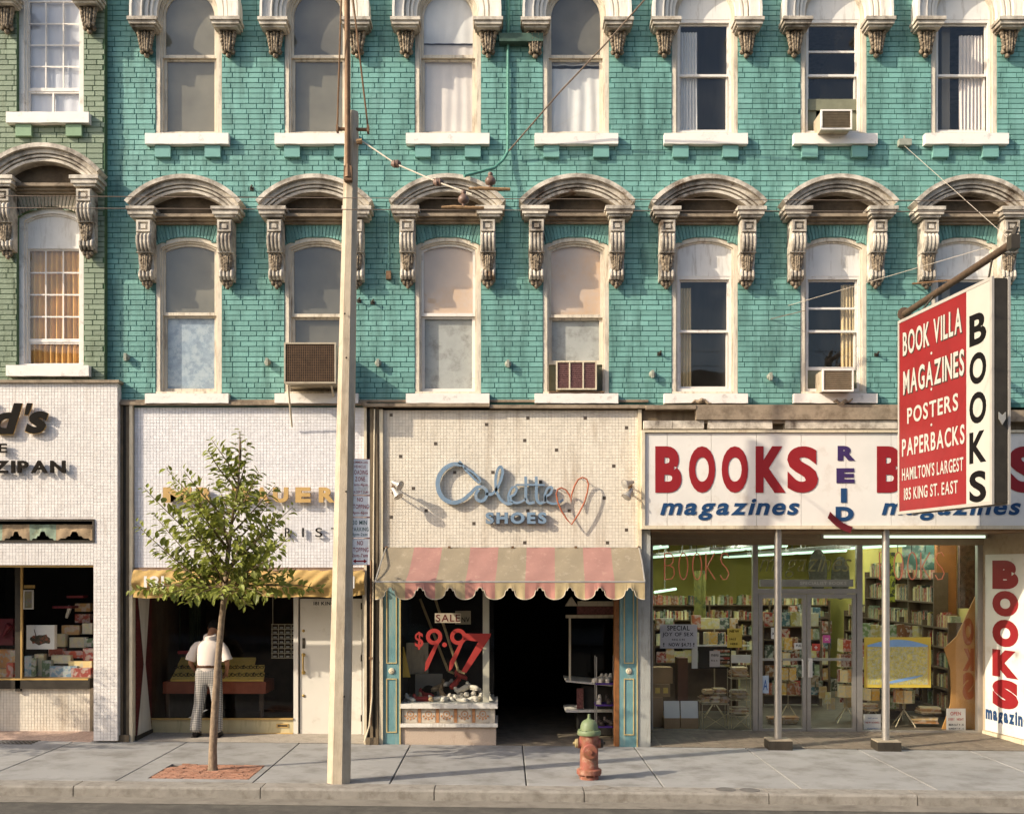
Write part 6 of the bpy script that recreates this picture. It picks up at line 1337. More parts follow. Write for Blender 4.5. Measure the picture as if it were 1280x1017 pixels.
# ================================================================ PROJECTING SIGN
sg = thing('projecting_sign', (5.6, -2.0, 3.3), 'big red and white double sided hanging sign reading BOOK VILLA over the pavement', 'sign')
A0 = Vector((5.475, -.87, 0)); B0 = Vector((5.74, -3.2, 0)); ds = (B0-A0).normalized(); LS = (B0-A0).length; ns = Vector((ds.y, -ds.x, 0)); ns = ns if ns.x < 0 else -ns
zb0, zt0 = 3.335, 6.02; TH = .235
def sgb(name, a, b, z0, z1, o0_, o1_, mt):
    m = MB(); v = []
    for z in (z0, z1):
        for (t_, of) in ((a,o0_),(b,o0_),(b,o1_),(a,o1_)): p = A0+ds*t_+ns*of; v.append((p.x,p.y,z))
    m.add(v, [(0,3,2,1),(4,5,6,7),(0,1,5,4),(1,2,6,5),(2,3,7,6),(3,0,4,7)]); return obj(name, m, mt, sg)
sgb('core', .01, LS-.02, zb0+.02, zt0-.02, -TH+.02, -.02, DARKM)
WF = mat('white_metal_frame', (.36,.33,.29), .45, .08, 5)
for of in (0, -TH):
    o_ = of-.03 if of == 0 else of+.03
    for (a, b, z0, z1) in ((0,.04,zb0,zt0),(LS-.05,LS,zb0,zt0),(.0405,LS-.0505,zb0,zb0+.04),(.0405,LS-.0505,zt0-.04,zt0)): sgb('face_frame', a, b, z0, z1, min(of,o_), max(of,o_), WF)
SRED = mat('red_sign_face', (.21,.014,.015), .35, .07, 2, dirt=((.15,.012,.012), .35, 1.5)); SWH = mat('ivory_sign_face', (.42,.40,.35), .4, .05, 2)
ustrip = LS*.755
sgb('red_panel', .0405, ustrip, zb0+.041, zt0-.041, -.019, -.006, SRED); sgb('white_panel', ustrip+.004, LS-.0505, zb0+.041, zt0-.041, -.019, -.005, SWH)
sgb('back_panel', .0405, LS-.0505, zb0+.041, zt0-.041, -TH+.006, -TH+.019, LW)
sgb('end_channel', LS-.03, LS-.004, zb0+.02, zt0-.02, -TH+.045, -.045, DARKM)
fsn = Fr(A0+ns*(-.005), ds, (0,0,1)); 
if fsn.n.dot(ns) < 0: print('SIGN NORMAL FLIPPED')
def v_(py, u): # height from the photo row at distance u along the sign
    Y = A0.y+ds.y*u; return 2.565+(712-py)/85*kk(Y)
def u_of(px):
    lo, hi = 0, LS
    for _ in range(40):
        mid = (lo+hi)/2; P = A0+ds*mid; q = 630+P.x*85/kk(P.y)
        if q < px: lo = mid
        else: hi = mid
    return lo
def sline(txt, a, b, c, d, mt, bold, shadow=None):
    u0, u1 = u_of(a), u_of(b); v0, v1 = v_(d, u0), v_(c, u0)
    if shadow: write(txt, fsn, u0+.012, u1+.012, v0-.015, v1-.012, shadow, sg, depth=.002, bold=bold+.03, gap=.10, each='letter')
    write(txt, fsn, u0, u1, v0, v1, mt, sg, depth=.003, bold=bold, gap=.13, each='letter', lift=.0022)
# line: left column, right column, rows of the first letter
sline('BOOK VILLA', 1128.5, 1202, 416, 445.5, SWH, .018, DARKM)
sline('MAGAZINES', 1129, 1205, 464, 494, SWH, .018, DARKM)
sline('POSTERS', 1134, 1197.5, 510, 530, SWH, .018)
sline('PAPERBACKS', 1127.5, 1205.5, 549, 571, SWH, .018)
sline("HAMILTON'S LARGEST", 1127.5, 1204, 585, 601, SWH, .015)
sline('185 KING ST. EAST', 1130, 1197, 610, 625, SWH, .015)
for py in (441, 486, 530.5): 
    u = u_of(1164); write('.', fsn, u-.02, u+.02, v_(py+2,u), v_(py-1.5,u), SWH, sg, depth=.003, bold=.05, each='letter', lift=.001)
um = ustrip+(LS-.05-ustrip)*.5
for i, ch in enumerate('BOOKS'):
    zc_ = 5.47-.475*i; write(ch, fsn, um-.185, um+.185, zc_-.19, zc_+.19, INK, sg, depth=.003, bold=.03, each='letter')
m = MB(); p = B0-ns*TH/2; m.prism([(p.x-.04,4.34),(p.x,4.27),(p.x+.04,4.34),(p.x+.04,4.42),(p.x,4.38),(p.x-.04,4.42)], p.y-.03, p.y-.015); obj('maker_plate', m, GALV, sg)
# pole and stays
hp = thing('sign_pole', (5.88, 0, 6.3), 'thick rusty steel pole carrying the red sign out from the wall', 'pole')
m = MB(); m.tube([(5.88,0,6.32),(5.88,-3.45,6.34)], .048, 10); m.lathe([(.10,0),(.10,.03),(.06,.04)], (5.88,0,6.32), axis='y', n=12); obj('pole', m, mat('dark_rusted_steel', (.085,.055,.035), .7, .3, 12, bump=.3), hp, smooth=40)
m = MB(); m.box(5.83, 5.93, -3.5, -3.38, 6.26, 6.42); m.tube([(5.88,-3.43,6.4),(5.92,-3.43,6.52)], .03, 8); obj('end_bracket', m, DARKM, hp)
m = MB(); 
for y_ in (-1.15, -2.9): u = (A0.y-y_)/abs(ds.y)*1.0; pt = A0+ds*((A0.y-y_)/(-ds.y)); m.tube([(5.88,y_,6.32),(pt.x-ns.x*TH*.5+0,y_,6.0)], .014, 6)
obj('hanger', m, DARKM, hp)
def wire(name, pts, r, mt, label, cat='wire', sag=0):
    if sag and len(pts) == 2:
        a, b = Vector(pts[0]), Vector(pts[1]); pts = [tuple(a.lerp(b, i/12)-Vector((0,0,sag*4*(i/12)*(1-i/12)))) for i in range(13)]
    m = MB(); m.tube(pts, r, 5); return obj(name, m, mt, label=label, cat=cat)
WR = mat('grey_brown_wire', (.16,.12,.09), .6, .1, 5); WL = mat('pale_cable', (.48,.42,.34), .6, .1, 5)
wire('guy_wire', [(UX(985),0,UZ(382)),(5.88,-3.4,6.38)], .003, WL, 'thin guy wire from the wall left of the sign to the pole end')
wire('guy_wire', [(UX(963),-.02,UZ(399)),(UX(1000),-.3,UZ(388,-.3))], .006, WR, 'short dark wire stub at the wall hook beside the sixth lower window')
wire('guy_wire', [(UX(1128),0,UZ(180)),(5.88,-3.38,6.38)], .003, WL, 'guy wire from the small wall box down to the pole end')
wire('guy_wire', [(UX(1140),-.02,UZ(355)),(UX(1163),-.8,UZ(350,-.8))], .012, STEEL, 'short rusty steel stub above the red sign')
# ================================================================ WALL FITTINGS
def anchor(px, py, where, kind=0):
    X, Z = UX(px), UZ(py); m = MB(); m.lathe([(.045,0),(.05,.02),(.03,.035),(.022,.08)], (X,-.005,Z), axis='y', n=10); m.box(X-.018, X+.018, -.10, -.04, Z-.06, Z+.05)
    return obj('wall_hook', m, mat_h, label=f'small grey lamp hook on the teal wall {where}', cat='hook')
mat_h = mat('grey_green_fitting', (.26,.27,.22), .6, .2, 12)
for px, py, wh in ((159,447,'left of the first lower window'),(335,453,'between the first and second lower windows'),(473,454,'right of the concrete pole'),(635,455,'between the third and fourth lower windows'),(815,468,'right of the fourth lower window'),(962,471,'between the fifth and sixth lower windows')): anchor(px, py, wh)
for px, py, wh in ((315,236,'beside the first arched hood'),(824,442,'left of the fifth lower window, above a grey hook'),(1095,443,'right of the sixth lower window'),(449,376,'at the right edge of the concrete pole'),(466,378,'just right of the concrete pole')):
    m = MB(); X, Z = UX(px), UZ(py); m.tube([(X,0,Z),(X,-.07,Z),(X+.02,-.08,Z+.03)], .013, 6); m.box(X-.03, X+.03, -.02, -.005, Z-.03, Z+.02); obj('wall_bracket', m, DARKM, label=f'tiny rusty iron bracket {wh}', cat='bracket')
m = MB(); X, Z = UX(1129), UZ(180); m.box(X-.09, X+.09, -.10, -.005, Z-.05, Z+.04); m.tube([(X,-.05,Z+.04),(X,-.05,Z+.10)], .014, 6); obj('junction_box', m, mat_h, label='small green painted box between the sixth and seventh top windows', cat='junction box')
m = MB(); X, Z = UX(653), UZ(53); m.box(X-.34, X+.30, -.16, -.005, Z-.06, Z+.06); m.tube([(X-.3,-.1,Z+.02),(X+.28,-.1,Z+.02)], .03, 7); obj('cable_tray', m, mat('dark_green_tray', (.05,.09,.07), .7, .3, 9), label='dark grimy cable bracket between the third and fourth top hoods', cat='bracket')
m = MB(); m.tube([(UX(635),-.05,UZ(-60)),(UX(635),-.05,UZ(180)),(UX(634.5),-.06,UZ(192)),(UX(629),-.10,UZ(203)),(UX(618),-.2,UZ(210,-.2)),(UX(580,-.4),-.4,UZ(220,-.4))], .022, 8); obj('conduit', m, mat('green_conduit_paint', (.08,.22,.17), .55, .2, 6), label='green painted conduit running down the wall right of the third windows', cat='pipe', smooth=60)
wire('cable', [(UX(636),-.1,UZ(192)),(UX(700,-.5),-.5,UZ(115,-.5)),(UX(758,-.9),-.9,UZ(54,-.9)),(UX(850,-1.6),-1.6,UZ(-50,-1.6))], .012, WR, 'thick brown cable rising diagonally across the fourth top window', 'cable')
wire('cable', [(UX(486),-.03,UZ(258)),(UX(486),-.03,UZ(345))], .012, CORBEL, 'short teal pipe left of the third arched hood', 'pipe')
m = MB(); X = UX(486); m.box(X-.035, X+.035, -.07, -.005, UZ(350), UZ(340)); obj('cable_end', m, STEEL, label='rusty end box of the short teal pipe beside the third lower window', cat='junction box')
wire('street_wire', [(-12, -4.0, UZ(234,-4.0)-.05), (12, -4.0, UZ(253,-4.0))], .005, WR, 'upper of the two long thin wires across the arched hoods', sag=.02)
wire('street_wire', [(-12, -4.3, UZ(255,-4.3)), (12, -4.3, UZ(266,-4.3))], .005, WR, 'lower of the two long thin wires across the arched hoods', sag=.02)
PY = -2.9
pX = UX(449,PY)
wire('span_wire', [(UX(449,PY),PY,UZ(174,PY)),(UX(495,-3.2),-3.2,UZ(205,-3.2)),(UX(548,-3.6),-3.6,UZ(228,-3.6)),(UX(590,-4.0),-4.0,UZ(243,-4.0))], .008, WL, 'pale span wire with two insulators from the concrete pole')
PORC = mat('brown_porcelain', (.16,.10,.075), .4, .3, 20); RUST = mat('rusty_rod', (.26,.16,.08), .8, .4, 30)
for px, py, y, lb_ in ((495,205,-3.2,'left round insulator on the pale span wire'),(548,228,-3.6,'right round insulator on the pale span wire')):
    m = MB(); m.ball((UX(px,y),y,UZ(py,y)), .045, 10, (1.2,1,1)); m.lathe([(.02,-.06),(.05,-.02),(.03,0),(.05,.02),(.02,.06)], (UX(px,y),y,UZ(py,y)), axis='x', n=10); obj('insulator', m, PORC, smooth=50, label=lb_, cat='insulator')
for px, py, y, lb_ in ((613,224,-4.0,'upper bell shaped trolley wire hanger with a rusty rod'),(579.5,247,-4.3,'lower bell shaped trolley wire hanger with a rusty rod')):
    X, Z = UX(px,y), UZ(py,y); t = thing('wire_hanger', (X,y,Z), lb_, 'insulator')
    m = MB(); m.lathe([(.02,.075),(.03,.055),(.022,.035),(.05,.01),(.062,-.02),(.055,-.05),(.02,-.07),(.015,-.11)], (X,y,Z), n=12); obj('bell', m, PORC, t, smooth=50)
    m = MB(); m.tube([(X-.24,y,Z-.105),(X-.1,y,Z-.10),(X+.1,y,Z-.11),(X+.22,y,Z-.11)], [.014,.02,.02,.016], 7); obj('rod', m, RUST, t)
for a, b, c, d in (): pass
# ================================================================ AIR CONDITIONERS
def ac(a, b, c, d, yf, label, case_m, grill_m, slats='h', side=None, yb=.12, panels=None, n=11, mullions=0):
    x0, x1 = UX(a,yf), UX(b,yf); z0, z1 = UZ(d,yf), UZ(c,yf); t = thing('air_conditioner', ((x0+x1)/2, yb, z0), label, 'air conditioner')
    m = MB(); m.box(x0+.012, x1-.012, yf+.02, yb, z0+.01, z1-.01); obj('case', m, case_m, t)
    m = MB(); rectframe(m, x0, x1, z0, z1, .022, yf-.005, yf+.03); 
    for i in range(mullions): xx = x0+(x1-x0)*(i+1)/(mullions+1); m.box(xx-.010, xx+.010, yf-.004, yf+.02, z0+.023, z1-.023)
    obj('front_frame', m, side or case_m, t)
    m = MB(); m.box(x0+.023, x1-.023, yf+.012, yf+.019, z0+.023, z1-.023); obj('grille', m, grill_m, t)
    if slats == 'h':
        q = MB(); q.box(-(x1-x0)/2+.024, (x1-x0)/2-.024, -.004, .004, -.0035, .0035); dm = mdata('slat', q, grill_m2(grill_m)); o0 = ORG[t.name]
        for i in range(n): piece('slat', dm, (0, yf+.006-o0.y, z0+.03+(z1-z0-.06)*(i+.5)/n-o0.z), t, (.4,0,0))
    else:
        m = MB()
        for i in range(n*2): xx = x0+.03+(x1-x0-.06)*(i+.5)/(n*2); m.box(xx-.0025, xx+.0025, yf+.003, yf+.006, z0+.023, z1-.023)
        for i in range(n*2): zz = z0+.03+(z1-z0-.06)*(i+.5)/(n*2); m.box(x0+.023, x1-.023, yf+.0065, yf+.0095, zz-.0025, zz+.0025)
        obj('wire_grille', m, STEEL, t)
    return t
GM_ = {}
def grill_m2(m_): return GM_.get(m_.name, m_)
ACB = mat('beige_metal_case', (.40,.34,.25), .5, .1, 6, dirt=((.15,.1,.06), .35, 8)); ACD = mat('dark_brown_coil', (.03,.022,.016), .7, .35, 30); ACP = mat('maroon_grille', (.17,.085,.08), .6, .2, 20); ACG = mat('grey_tan_grille', (.22,.17,.11), .6, .15, 15)
a1 = ac(355, 420, 428, 479, -.52, 'big rusty air conditioner with a wire grille below the second lower window', ACB, ACD, 'g', n=11)
m = MB(); m.tube([(UX(360,-.45),-.45,UZ(480,-.5)),(UX(366),-.06,UZ(534))], .014, 6); m.tube([(UX(414,-.45),-.45,UZ(480,-.5)),(UX(418),.02,UZ(500))], .014, 6); obj('support_strut', m, CREAMT, a1)
m = MB(); m.tube([(UX(360,-.5)+.02,-.42,UZ(481,-.5)),(UX(412,-.5),-.42,UZ(481,-.5))], .012, 6); obj('support_rail', m, ACB, a1)
a2 = ac(695, 746, 451, 487, -.12, 'maroon grilled air conditioner with two cream mullions in the fourth lower window', CREAMT, ACP, 'h', n=12, mullions=2)
m = MB(); c = WM[3][0]; m.box(c-.39, UX(695)-.0, .13, .16, 5.19, 5.6); m.box(UX(746)+.0, c+.39, .13, .16, 5.19, 5.6); obj('side_panel', m, mat('grey_green_panel', (.15,.15,.10), .6, .15, 9), a2)
m = MB(); m.box(c-.40, c+.41, -.10, .12, 5.155, 5.175); obj('support_shelf', m, STEEL, a2)
a3 = ac(1028, 1067, 461, 489, -.30, 'small beige air conditioner in the sixth lower window', ACB, ACG, 'h', side=SILL, n=9)
m = MB(); c = WM[5][0]; m.box(c-.39, UX(1028,-.3)+.08, .13, .16, 5.19, 5.52); m.box(UX(1067,-.3), c+.39, .13, .16, 5.19, 5.52); obj('side_panel', m, mat('ribbed_green_panel', (.18,.18,.12), .6, .15, 9), a3)
a4 = ac(1026, 1065, 137, 162, -.32, 'small slatted air conditioner in the sixth top window', ACB, ACG, 'h', side=SILL, n=10)
m = MB(); c = WT[5][0]; m.box(c-.39, c+.39, .10, .125, UZ(139,.13), UZ(125,.13)); m.box(c-.39, c-.22, .13, .16, 8.99, UZ(137,.13)); m.box(c+.22, c+.39, .13, .16, 8.99, UZ(137,.13)); obj('side_panel', m, bpy.data.materials['ribbed_green_panel'], a4)
# torn scraps on the sills
for px, py, l_ in ((875,503,'crumpled rag lying on the ledge below the fifth lower window'),(1050,503,'crumpled brown rag hanging off the sill of the sixth lower window')):
    m = MB(); random.seed(px); P = [(UX(px-12+i*4),-.13+random.uniform(-.02,.02),UZ(py+random.uniform(-4,4))) for i in range(7)]; m.tube(P, [.008,.02,.03,.035,.03,.02,.008], 7); obj('rag', m, mat('dirty_rag', (.25,.19,.13), .9, .4, 20), label=l_, cat='rag')
random.seed(11)
# ================================================================ CONCRETE POLE, MAST, PARKING SIGNS
cp = thing('utility_pole', (-1.99, PY, gz(-2)), 'tall tapered octagonal cream concrete street pole with a brown steel mast', 'utility pole')
m = MB(); ring = []
XB, XT, ZT = -1.99, -1.83, 8.07
for i, (z, r) in enumerate(((gz(-2)-.05,.145),(.9,.140),(3.0,.124),(5.5,.103),(8.03,.083),(8.07,.078))):
    t_ = max(0,z)/8.07; xc_ = XB+(XT-XB)*t_
    ring.append([(xc_+r*cos(pi/8+j*pi/4), PY+r*sin(pi/8+j*pi/4), z) for j in range(8)])
v = [p for r in ring for p in r]; f = [(i*8+j, i*8+(j+1)%8, (i+1)*8+(j+1)%8, (i+1)*8+j) for i in range(5) for j in range(8)]+[tuple(range(40,48))]
m.add(v, f); obj('shaft', m, POLEC, cp)
mat('dull_pole_band', (.22,.18,.13), .6, .2, 9)
def poleX(z): return XB+(XT-XB)*z/8.07
for z in (UZ(575,PY), UZ(642,PY), UZ(699,PY)):
    m = MB(); r = .128-.0*z; r = .145-.0082*z; m.lathe([(r,-.006),(r+.002,0),(r,.006)], (poleX(z),PY,z), n=8); c_, s_ = cos(pi/8), sin(pi/8); m.v = [(poleX(z)+(p[0]-poleX(z))*c_-(p[1]-PY)*s_, PY+(p[0]-poleX(z))*s_+(p[1]-PY)*c_, p[2]) for p in m.v]; obj('band', m, bpy.data.materials['dull_pole_band'], cp)
for px, py in ((432.5,614),(433,447),(430,870),(431,392)): m = MB(); z = UZ(py,PY-.12); m.ball((UX(px,PY-.12), PY-.122+.0*z, z), .012); obj('bolt', m, DARKM, cp)
m = MB(); ym = PY-.13; m.tube([(UX(434.5,ym),ym,UZ(222,ym)),(UX(434.5,ym),ym,UZ(150,ym)),(UX(434,ym),ym,UZ(0,ym)),(UX(436,ym),ym-.1,UZ(-60,ym)),(UX(440,ym),ym-.5,UZ(-110,ym))], [.034,.034,.034,.036,.036], 10); obj('mast', m, STEEL, cp, smooth=40)
m = MB(); m.box(UX(430,ym), UX(440,ym), ym-.03, ym+.06, UZ(226,ym), UZ(208,ym)); m.tube([(UX(435,ym),ym,UZ(222,ym)),(UX(435,ym),ym,UZ(206,ym))], [.05,.036], 8); obj('mast_foot', m, STEEL, cp)
m = MB(); m.tube([(UX(419.5,ym),ym+.1,UZ(157,ym)),(UX(459,ym),ym+.1,UZ(158,ym))], .022, 8); m.box(UX(419,ym),UX(421.5,ym),ym+.06,ym+.14,UZ(161,ym),UZ(153,ym)); m.box(UX(457.5,ym),UX(460,ym),ym+.06,ym+.14,UZ(162,ym),UZ(153,ym)); obj('crossarm', m, STEEL, cp)
m = MB(); m.tube([(UX(420,ym),ym+.1,UZ(157,ym)),(UX(431,ym),ym-.2,UZ(-30,ym))], .011, 6); m.tube([(UX(459,ym),ym+.1,UZ(158,ym)),(UX(436,ym),ym-.2,UZ(-60,ym))], .011, 6); obj('stay_rod', m, STEEL, cp)
m = MB(); m.tube([(UX(445,ym),ym+.04,UZ(176,ym)),(UX(452,ym),ym+.04,UZ(175,ym))], .035, 8); obj('span_clamp', m, RUST, cp)
SGY = PY-.04
SGW = mat('pale_grey_sign_face', (.78,.77,.75), .4, .05, 4, dirt=((.3,.27,.22), .3, 6)); PRED = mat('sign_print_red', (.28,.05,.045), .5, .1, 6); PGRN = mat('sign_print_green', (.06,.11,.09), .5, .1, 6)
PN = Vector((.30,-1,0)).normalized(); # plates turned a little towards the oncoming traffic
def plate(c, d, lines, label, arrow=False):
    X0, X1 = UX(437.5,SGY), UX(461.5,SGY); r = Vector((1,.22,0)).normalized(); W = (X1-X0)/r.x
    t = thing('parking_sign', ((X0+X1)/2, SGY, UZ(d,SGY)), label, 'parking sign'); fr = Fr((X0,SGY,0), r); z0, z1 = UZ(d,SGY), UZ(c,SGY)
    m = MB(); q = [fr.p(0,z0,0),fr.p(W,z0-.0,0),fr.p(W,z1,0),fr.p(0,z1,0),fr.p(0,z0,-.01),fr.p(W,z0,-.01),fr.p(W,z1,-.01),fr.p(0,z1,-.01)]
    m.add(q, [(0,1,2,3),(4,7,6,5),(0,4,5,1),(1,5,6,2),(2,6,7,3),(3,7,4,0)]); obj('plate', m, SGW, t)
    m = MB(); e = .005
    for (a, b, cc, dd) in ((0,W,z0,z0+e),(0,W,z1-e,z1)): m.add([fr.p(a,cc,.0006),fr.p(b,cc,.0006),fr.p(b,dd,.0006),fr.p(a,dd,.0006)], [(0,1,2,3)])
    obj('border_print', m, PRED, t)
    for s, a, b, ra, rb, mt in lines:
        write(s, fr, W*a, W*b, UZ(rb,SGY), UZ(ra,SGY), mt, t, depth=.001, bold=.015)
    if arrow:
        m = MB(); zc_ = UZ(701,SGY); fr_ = fr
        def tri(p): m.add([fr.p(a,b,.0012) for a, b in p], [tuple(range(len(p)))])
        tri([(W*.3,zc_-.008),(W*.7,zc_-.008),(W*.7,zc_+.008),(W*.3,zc_+.008)]); tri([(W*.14,zc_),(W*.3,zc_-.026),(W*.3,zc_+.026)]); tri([(W*.86,zc_),(W*.7,zc_+.026),(W*.7,zc_-.026)]); obj('arrow', m, RED, t)
plate(573, 618.3, (('COMMERCIAL',.08,.92,576,578.6,PRED),('VEHICLE',.2,.8,581,584.5,PRED),('LOADING',.12,.90,587,592.5,PRED),('ZONE',.26,.76,595.5,601,PRED),('7am-4pm',.1,.9,603.5,608,PRED),('EXCEPT SUN',.1,.92,613,616,PRED)), 'topmost of four stacked parking signs on the pole, reading LOADING ZONE')
plate(618.9, 645.8, (('NO',.36,.66,621.5,626.5,PRED),('STOPPING',.06,.94,630,635.5,PRED),('4pm-6pm',.1,.9,638.5,643,PRED)), 'second parking sign from the top, NO STOPPING in red with no arrow')
plate(646.4, 672, (('30 MIN',.14,.86,650,655.5,PGRN),('PARKING',.08,.94,658.5,663.5,PGRN),('6pm-2am',.12,.88,665.5,670.5,PGRN)), 'third parking sign from the top, 30 MIN PARKING in green')
plate(672.6, 706, (('NO',.36,.66,675.5,681,PRED),('STOPPING',.06,.94,684,689.5,PRED),('2am-7am',.1,.9,691.5,696,PRED)), 'lowest parking sign, NO STOPPING above a red double arrow', True)
# ================================================================ HYDRANT
hx, hy = 1.055, -2.51; hz = gz(1)
hd = thing('fire_hydrant', (hx, hy, hz), 'worn red fire hydrant with a pale green bonnet on the pavement', 'hydrant')
HR = mat('chalky_red_paint', (.27,.085,.06), .55, .12, 8, bump=.4, dirt=((.16,.085,.035), .6, 11), c2=(.36,.20,.14), c2amt=(.5,.62), c2scale=9); HG = mat('pale_green_paint', (.15,.19,.10), .45, .1, 8, bump=.3, dirt=((.2,.15,.07), .3, 12)); HO = mat('olive_brown_cap', (.28,.22,.11), .6, .2, 12, bump=.3)
m = MB(); m.lathe([(.118,-.02),(.118,.035),(.105,.05),(.105,.06),(.152,.062),(.155,.075),(.155,.115),(.145,.125),(.118,.13),(.114,.16),(.112,.40),(.118,.46),(.120,.53),(.124,.545)], (hx,hy,hz), n=28); obj('barrel', m, HR, hd, smooth=35)
m = MB(); m.lathe([(.142,.545),(.146,.555),(.146,.585),(.138,.60),(.112,.605),(.106,.66),(.092,.70),(.065,.725),(.035,.737),(.028,.74),(.028,.75),(.02,.752),(.017,.80),(.006,.803)], (hx,hy,hz), n=28); obj('bonnet', m, HG, hd, smooth=35)
for i in range(8): a = pi/8+i*pi/4; q = MB(); q.lathe([(.011,.60),(.011,.612),(.003,.613)], (hx+.128*cos(a),hy+.128*sin(a),hz), n=6); obj('bolt', q, HG, hd)
for i in range(8): a = pi/8+i*pi/4; q = MB(); q.lathe([(.012,.045),(.012,.062)], (hx+.135*cos(a),hy+.135*sin(a),hz), n=6); obj('bolt', q, HR, hd)
q = MB(); q.lathe([(.085,.09),(.088,.14),(.095,.145),(.095,.165),(.085,.178),(.03,.185),(.028,.205),(.018,.207)], (hx+.0,hy,hz+.36), axis='y', n=22); obj('front_cap', q, HR, hd, smooth=35)
for s in (-1, 1):
    q = MB(); pr = [(.062,.10),(.062,.135),(.07,.137)]; q.lathe([(r, s*h_) for r, h_ in pr], (hx,hy,hz+.44), axis='x', n=16); obj('nozzle', q, HR, hd, smooth=35)
    q = MB(); q.lathe([(r, s*h_) for r, h_ in [(.055,.137),(.058,.142),(.055,.168),(.045,.175),(.02,.178),(.018,.20),(.01,.201)]], (hx,hy,hz+.44), axis='x', n=16); obj('side_cap', q, HO if s < 0 else bpy.data.materials['dark_bronze_metal'], hd, smooth=35)
# ================================================================ STREET TREES
BARK = mat('young_tree_bark', (.23,.17,.115), .9, .3, 20, bump=1.0, bscale=30, dirt=((.13,.09,.06), .5, 10), streak=True); TWIG = mat('green_brown_twig', (.13,.09,.045), .8, .2, 14)
LEAF = mat('street_tree_leaf', (.19,.21,.042), .5, .35, 5, isl=.38, spec=.25)
_t = LEAF.node_tree; _b = _t.nodes['Principled BSDF']; _tr = _t.nodes.new('ShaderNodeBsdfTranslucent'); _tr.inputs[0].default_value = (.30,.33,.05,1); _mx = _t.nodes.new('ShaderNodeMixShader'); _mx.inputs[0].default_value = .3
_t.links.new(_b.outputs[0], _mx.inputs[1]); _t.links.new(_tr.outputs[0], _mx.inputs[2]); _t.links.new(_mx.outputs[0], _t.nodes['Material Output'].inputs[0])
TY = -2.17
def leafmesh(L, W, fold):
    v = [(0,0,0),(L*.28,W*.42,fold*.6),(L*.62,W*.40,fold*.6),(L,0,-fold*.3),(L*.62,-W*.40,fold*.6),(L*.28,-W*.42,fold*.6),(L*.45,0,0)]
    return v, [(0,6,1),(1,6,2),(2,6,3),(3,6,4),(4,6,5),(5,6,0)]
def tx(px, y=TY): return UX(px, y)
tree = thing('street_tree', (tx(266), TY, gz(-3.7)), 'young slender leafy street tree in a square of red pavers', 'tree')
trunk = [(tx(266),TY,gz(-3.7)-.03),(tx(266),TY,UZ(935,TY)),(tx(269),TY,UZ(880,TY)),(tx(273),TY,UZ(820,TY)),(tx(277),TY,UZ(775,TY)),(tx(281),TY,UZ(742,TY)),(tx(284),TY,UZ(700,TY)),(tx(290),TY,UZ(650,TY)),(tx(298),TY+.02,UZ(600,TY)),(tx(300),TY,UZ(540,TY))]
m = MB(); m.tube([trunk[0],(trunk[0][0],TY,gz(-3.7)+.03)]+trunk[1:], [.075,.060,.053,.048,.043,.040,.038,.030,.020,.013,.006], 12); obj('trunk', m, BARK, tree, smooth=60)
random.seed(5)
tips = [(205,585,.1),(190,612,-.3),(182,640,.3),(173,655,-.1),(195,690,.35),(200,600,.5),(240,592,-.35),(235,625,.55),(262,548,.1),(268,565,-.3),(250,650,-.6),(225,662,.7),(180,735,.2),(168,738,-.15),(215,745,-.5),(250,752,-.6),(236,700,.6),
 (298,538,.05),(318,590,.25),(330,592,-.3),(336,603,.4),(352,640,-.2),(362,632,.2),(345,670,.4),(372,612+55,-.3),(360,715,.3),(350,700,-.5),(383,737,-.1),(398,736,.2),(345,745,-.5),(318,755,-.4),(300,757,.4),(325,650,.7),(300,640,-.75),(280,610,.6),(268,640,-.7),(310,700,.75),(290,745,-.65),(262,722,.8),(340,655,.1),(310,610,-.5),(325,625,.5),(232,640,-.4),(218,690,.1),(332,690,-.1),(275,580,.2),(288,570,-.2),(262,600,.35),(247,618,-.15),(222,612,.25),(296,600,.5),(305,570,.15),(285,665,.5),(268,685,-.5),(318,675,-.6),(238,735,.3),(272,748,.5)]
brs = MB(); leaves = []
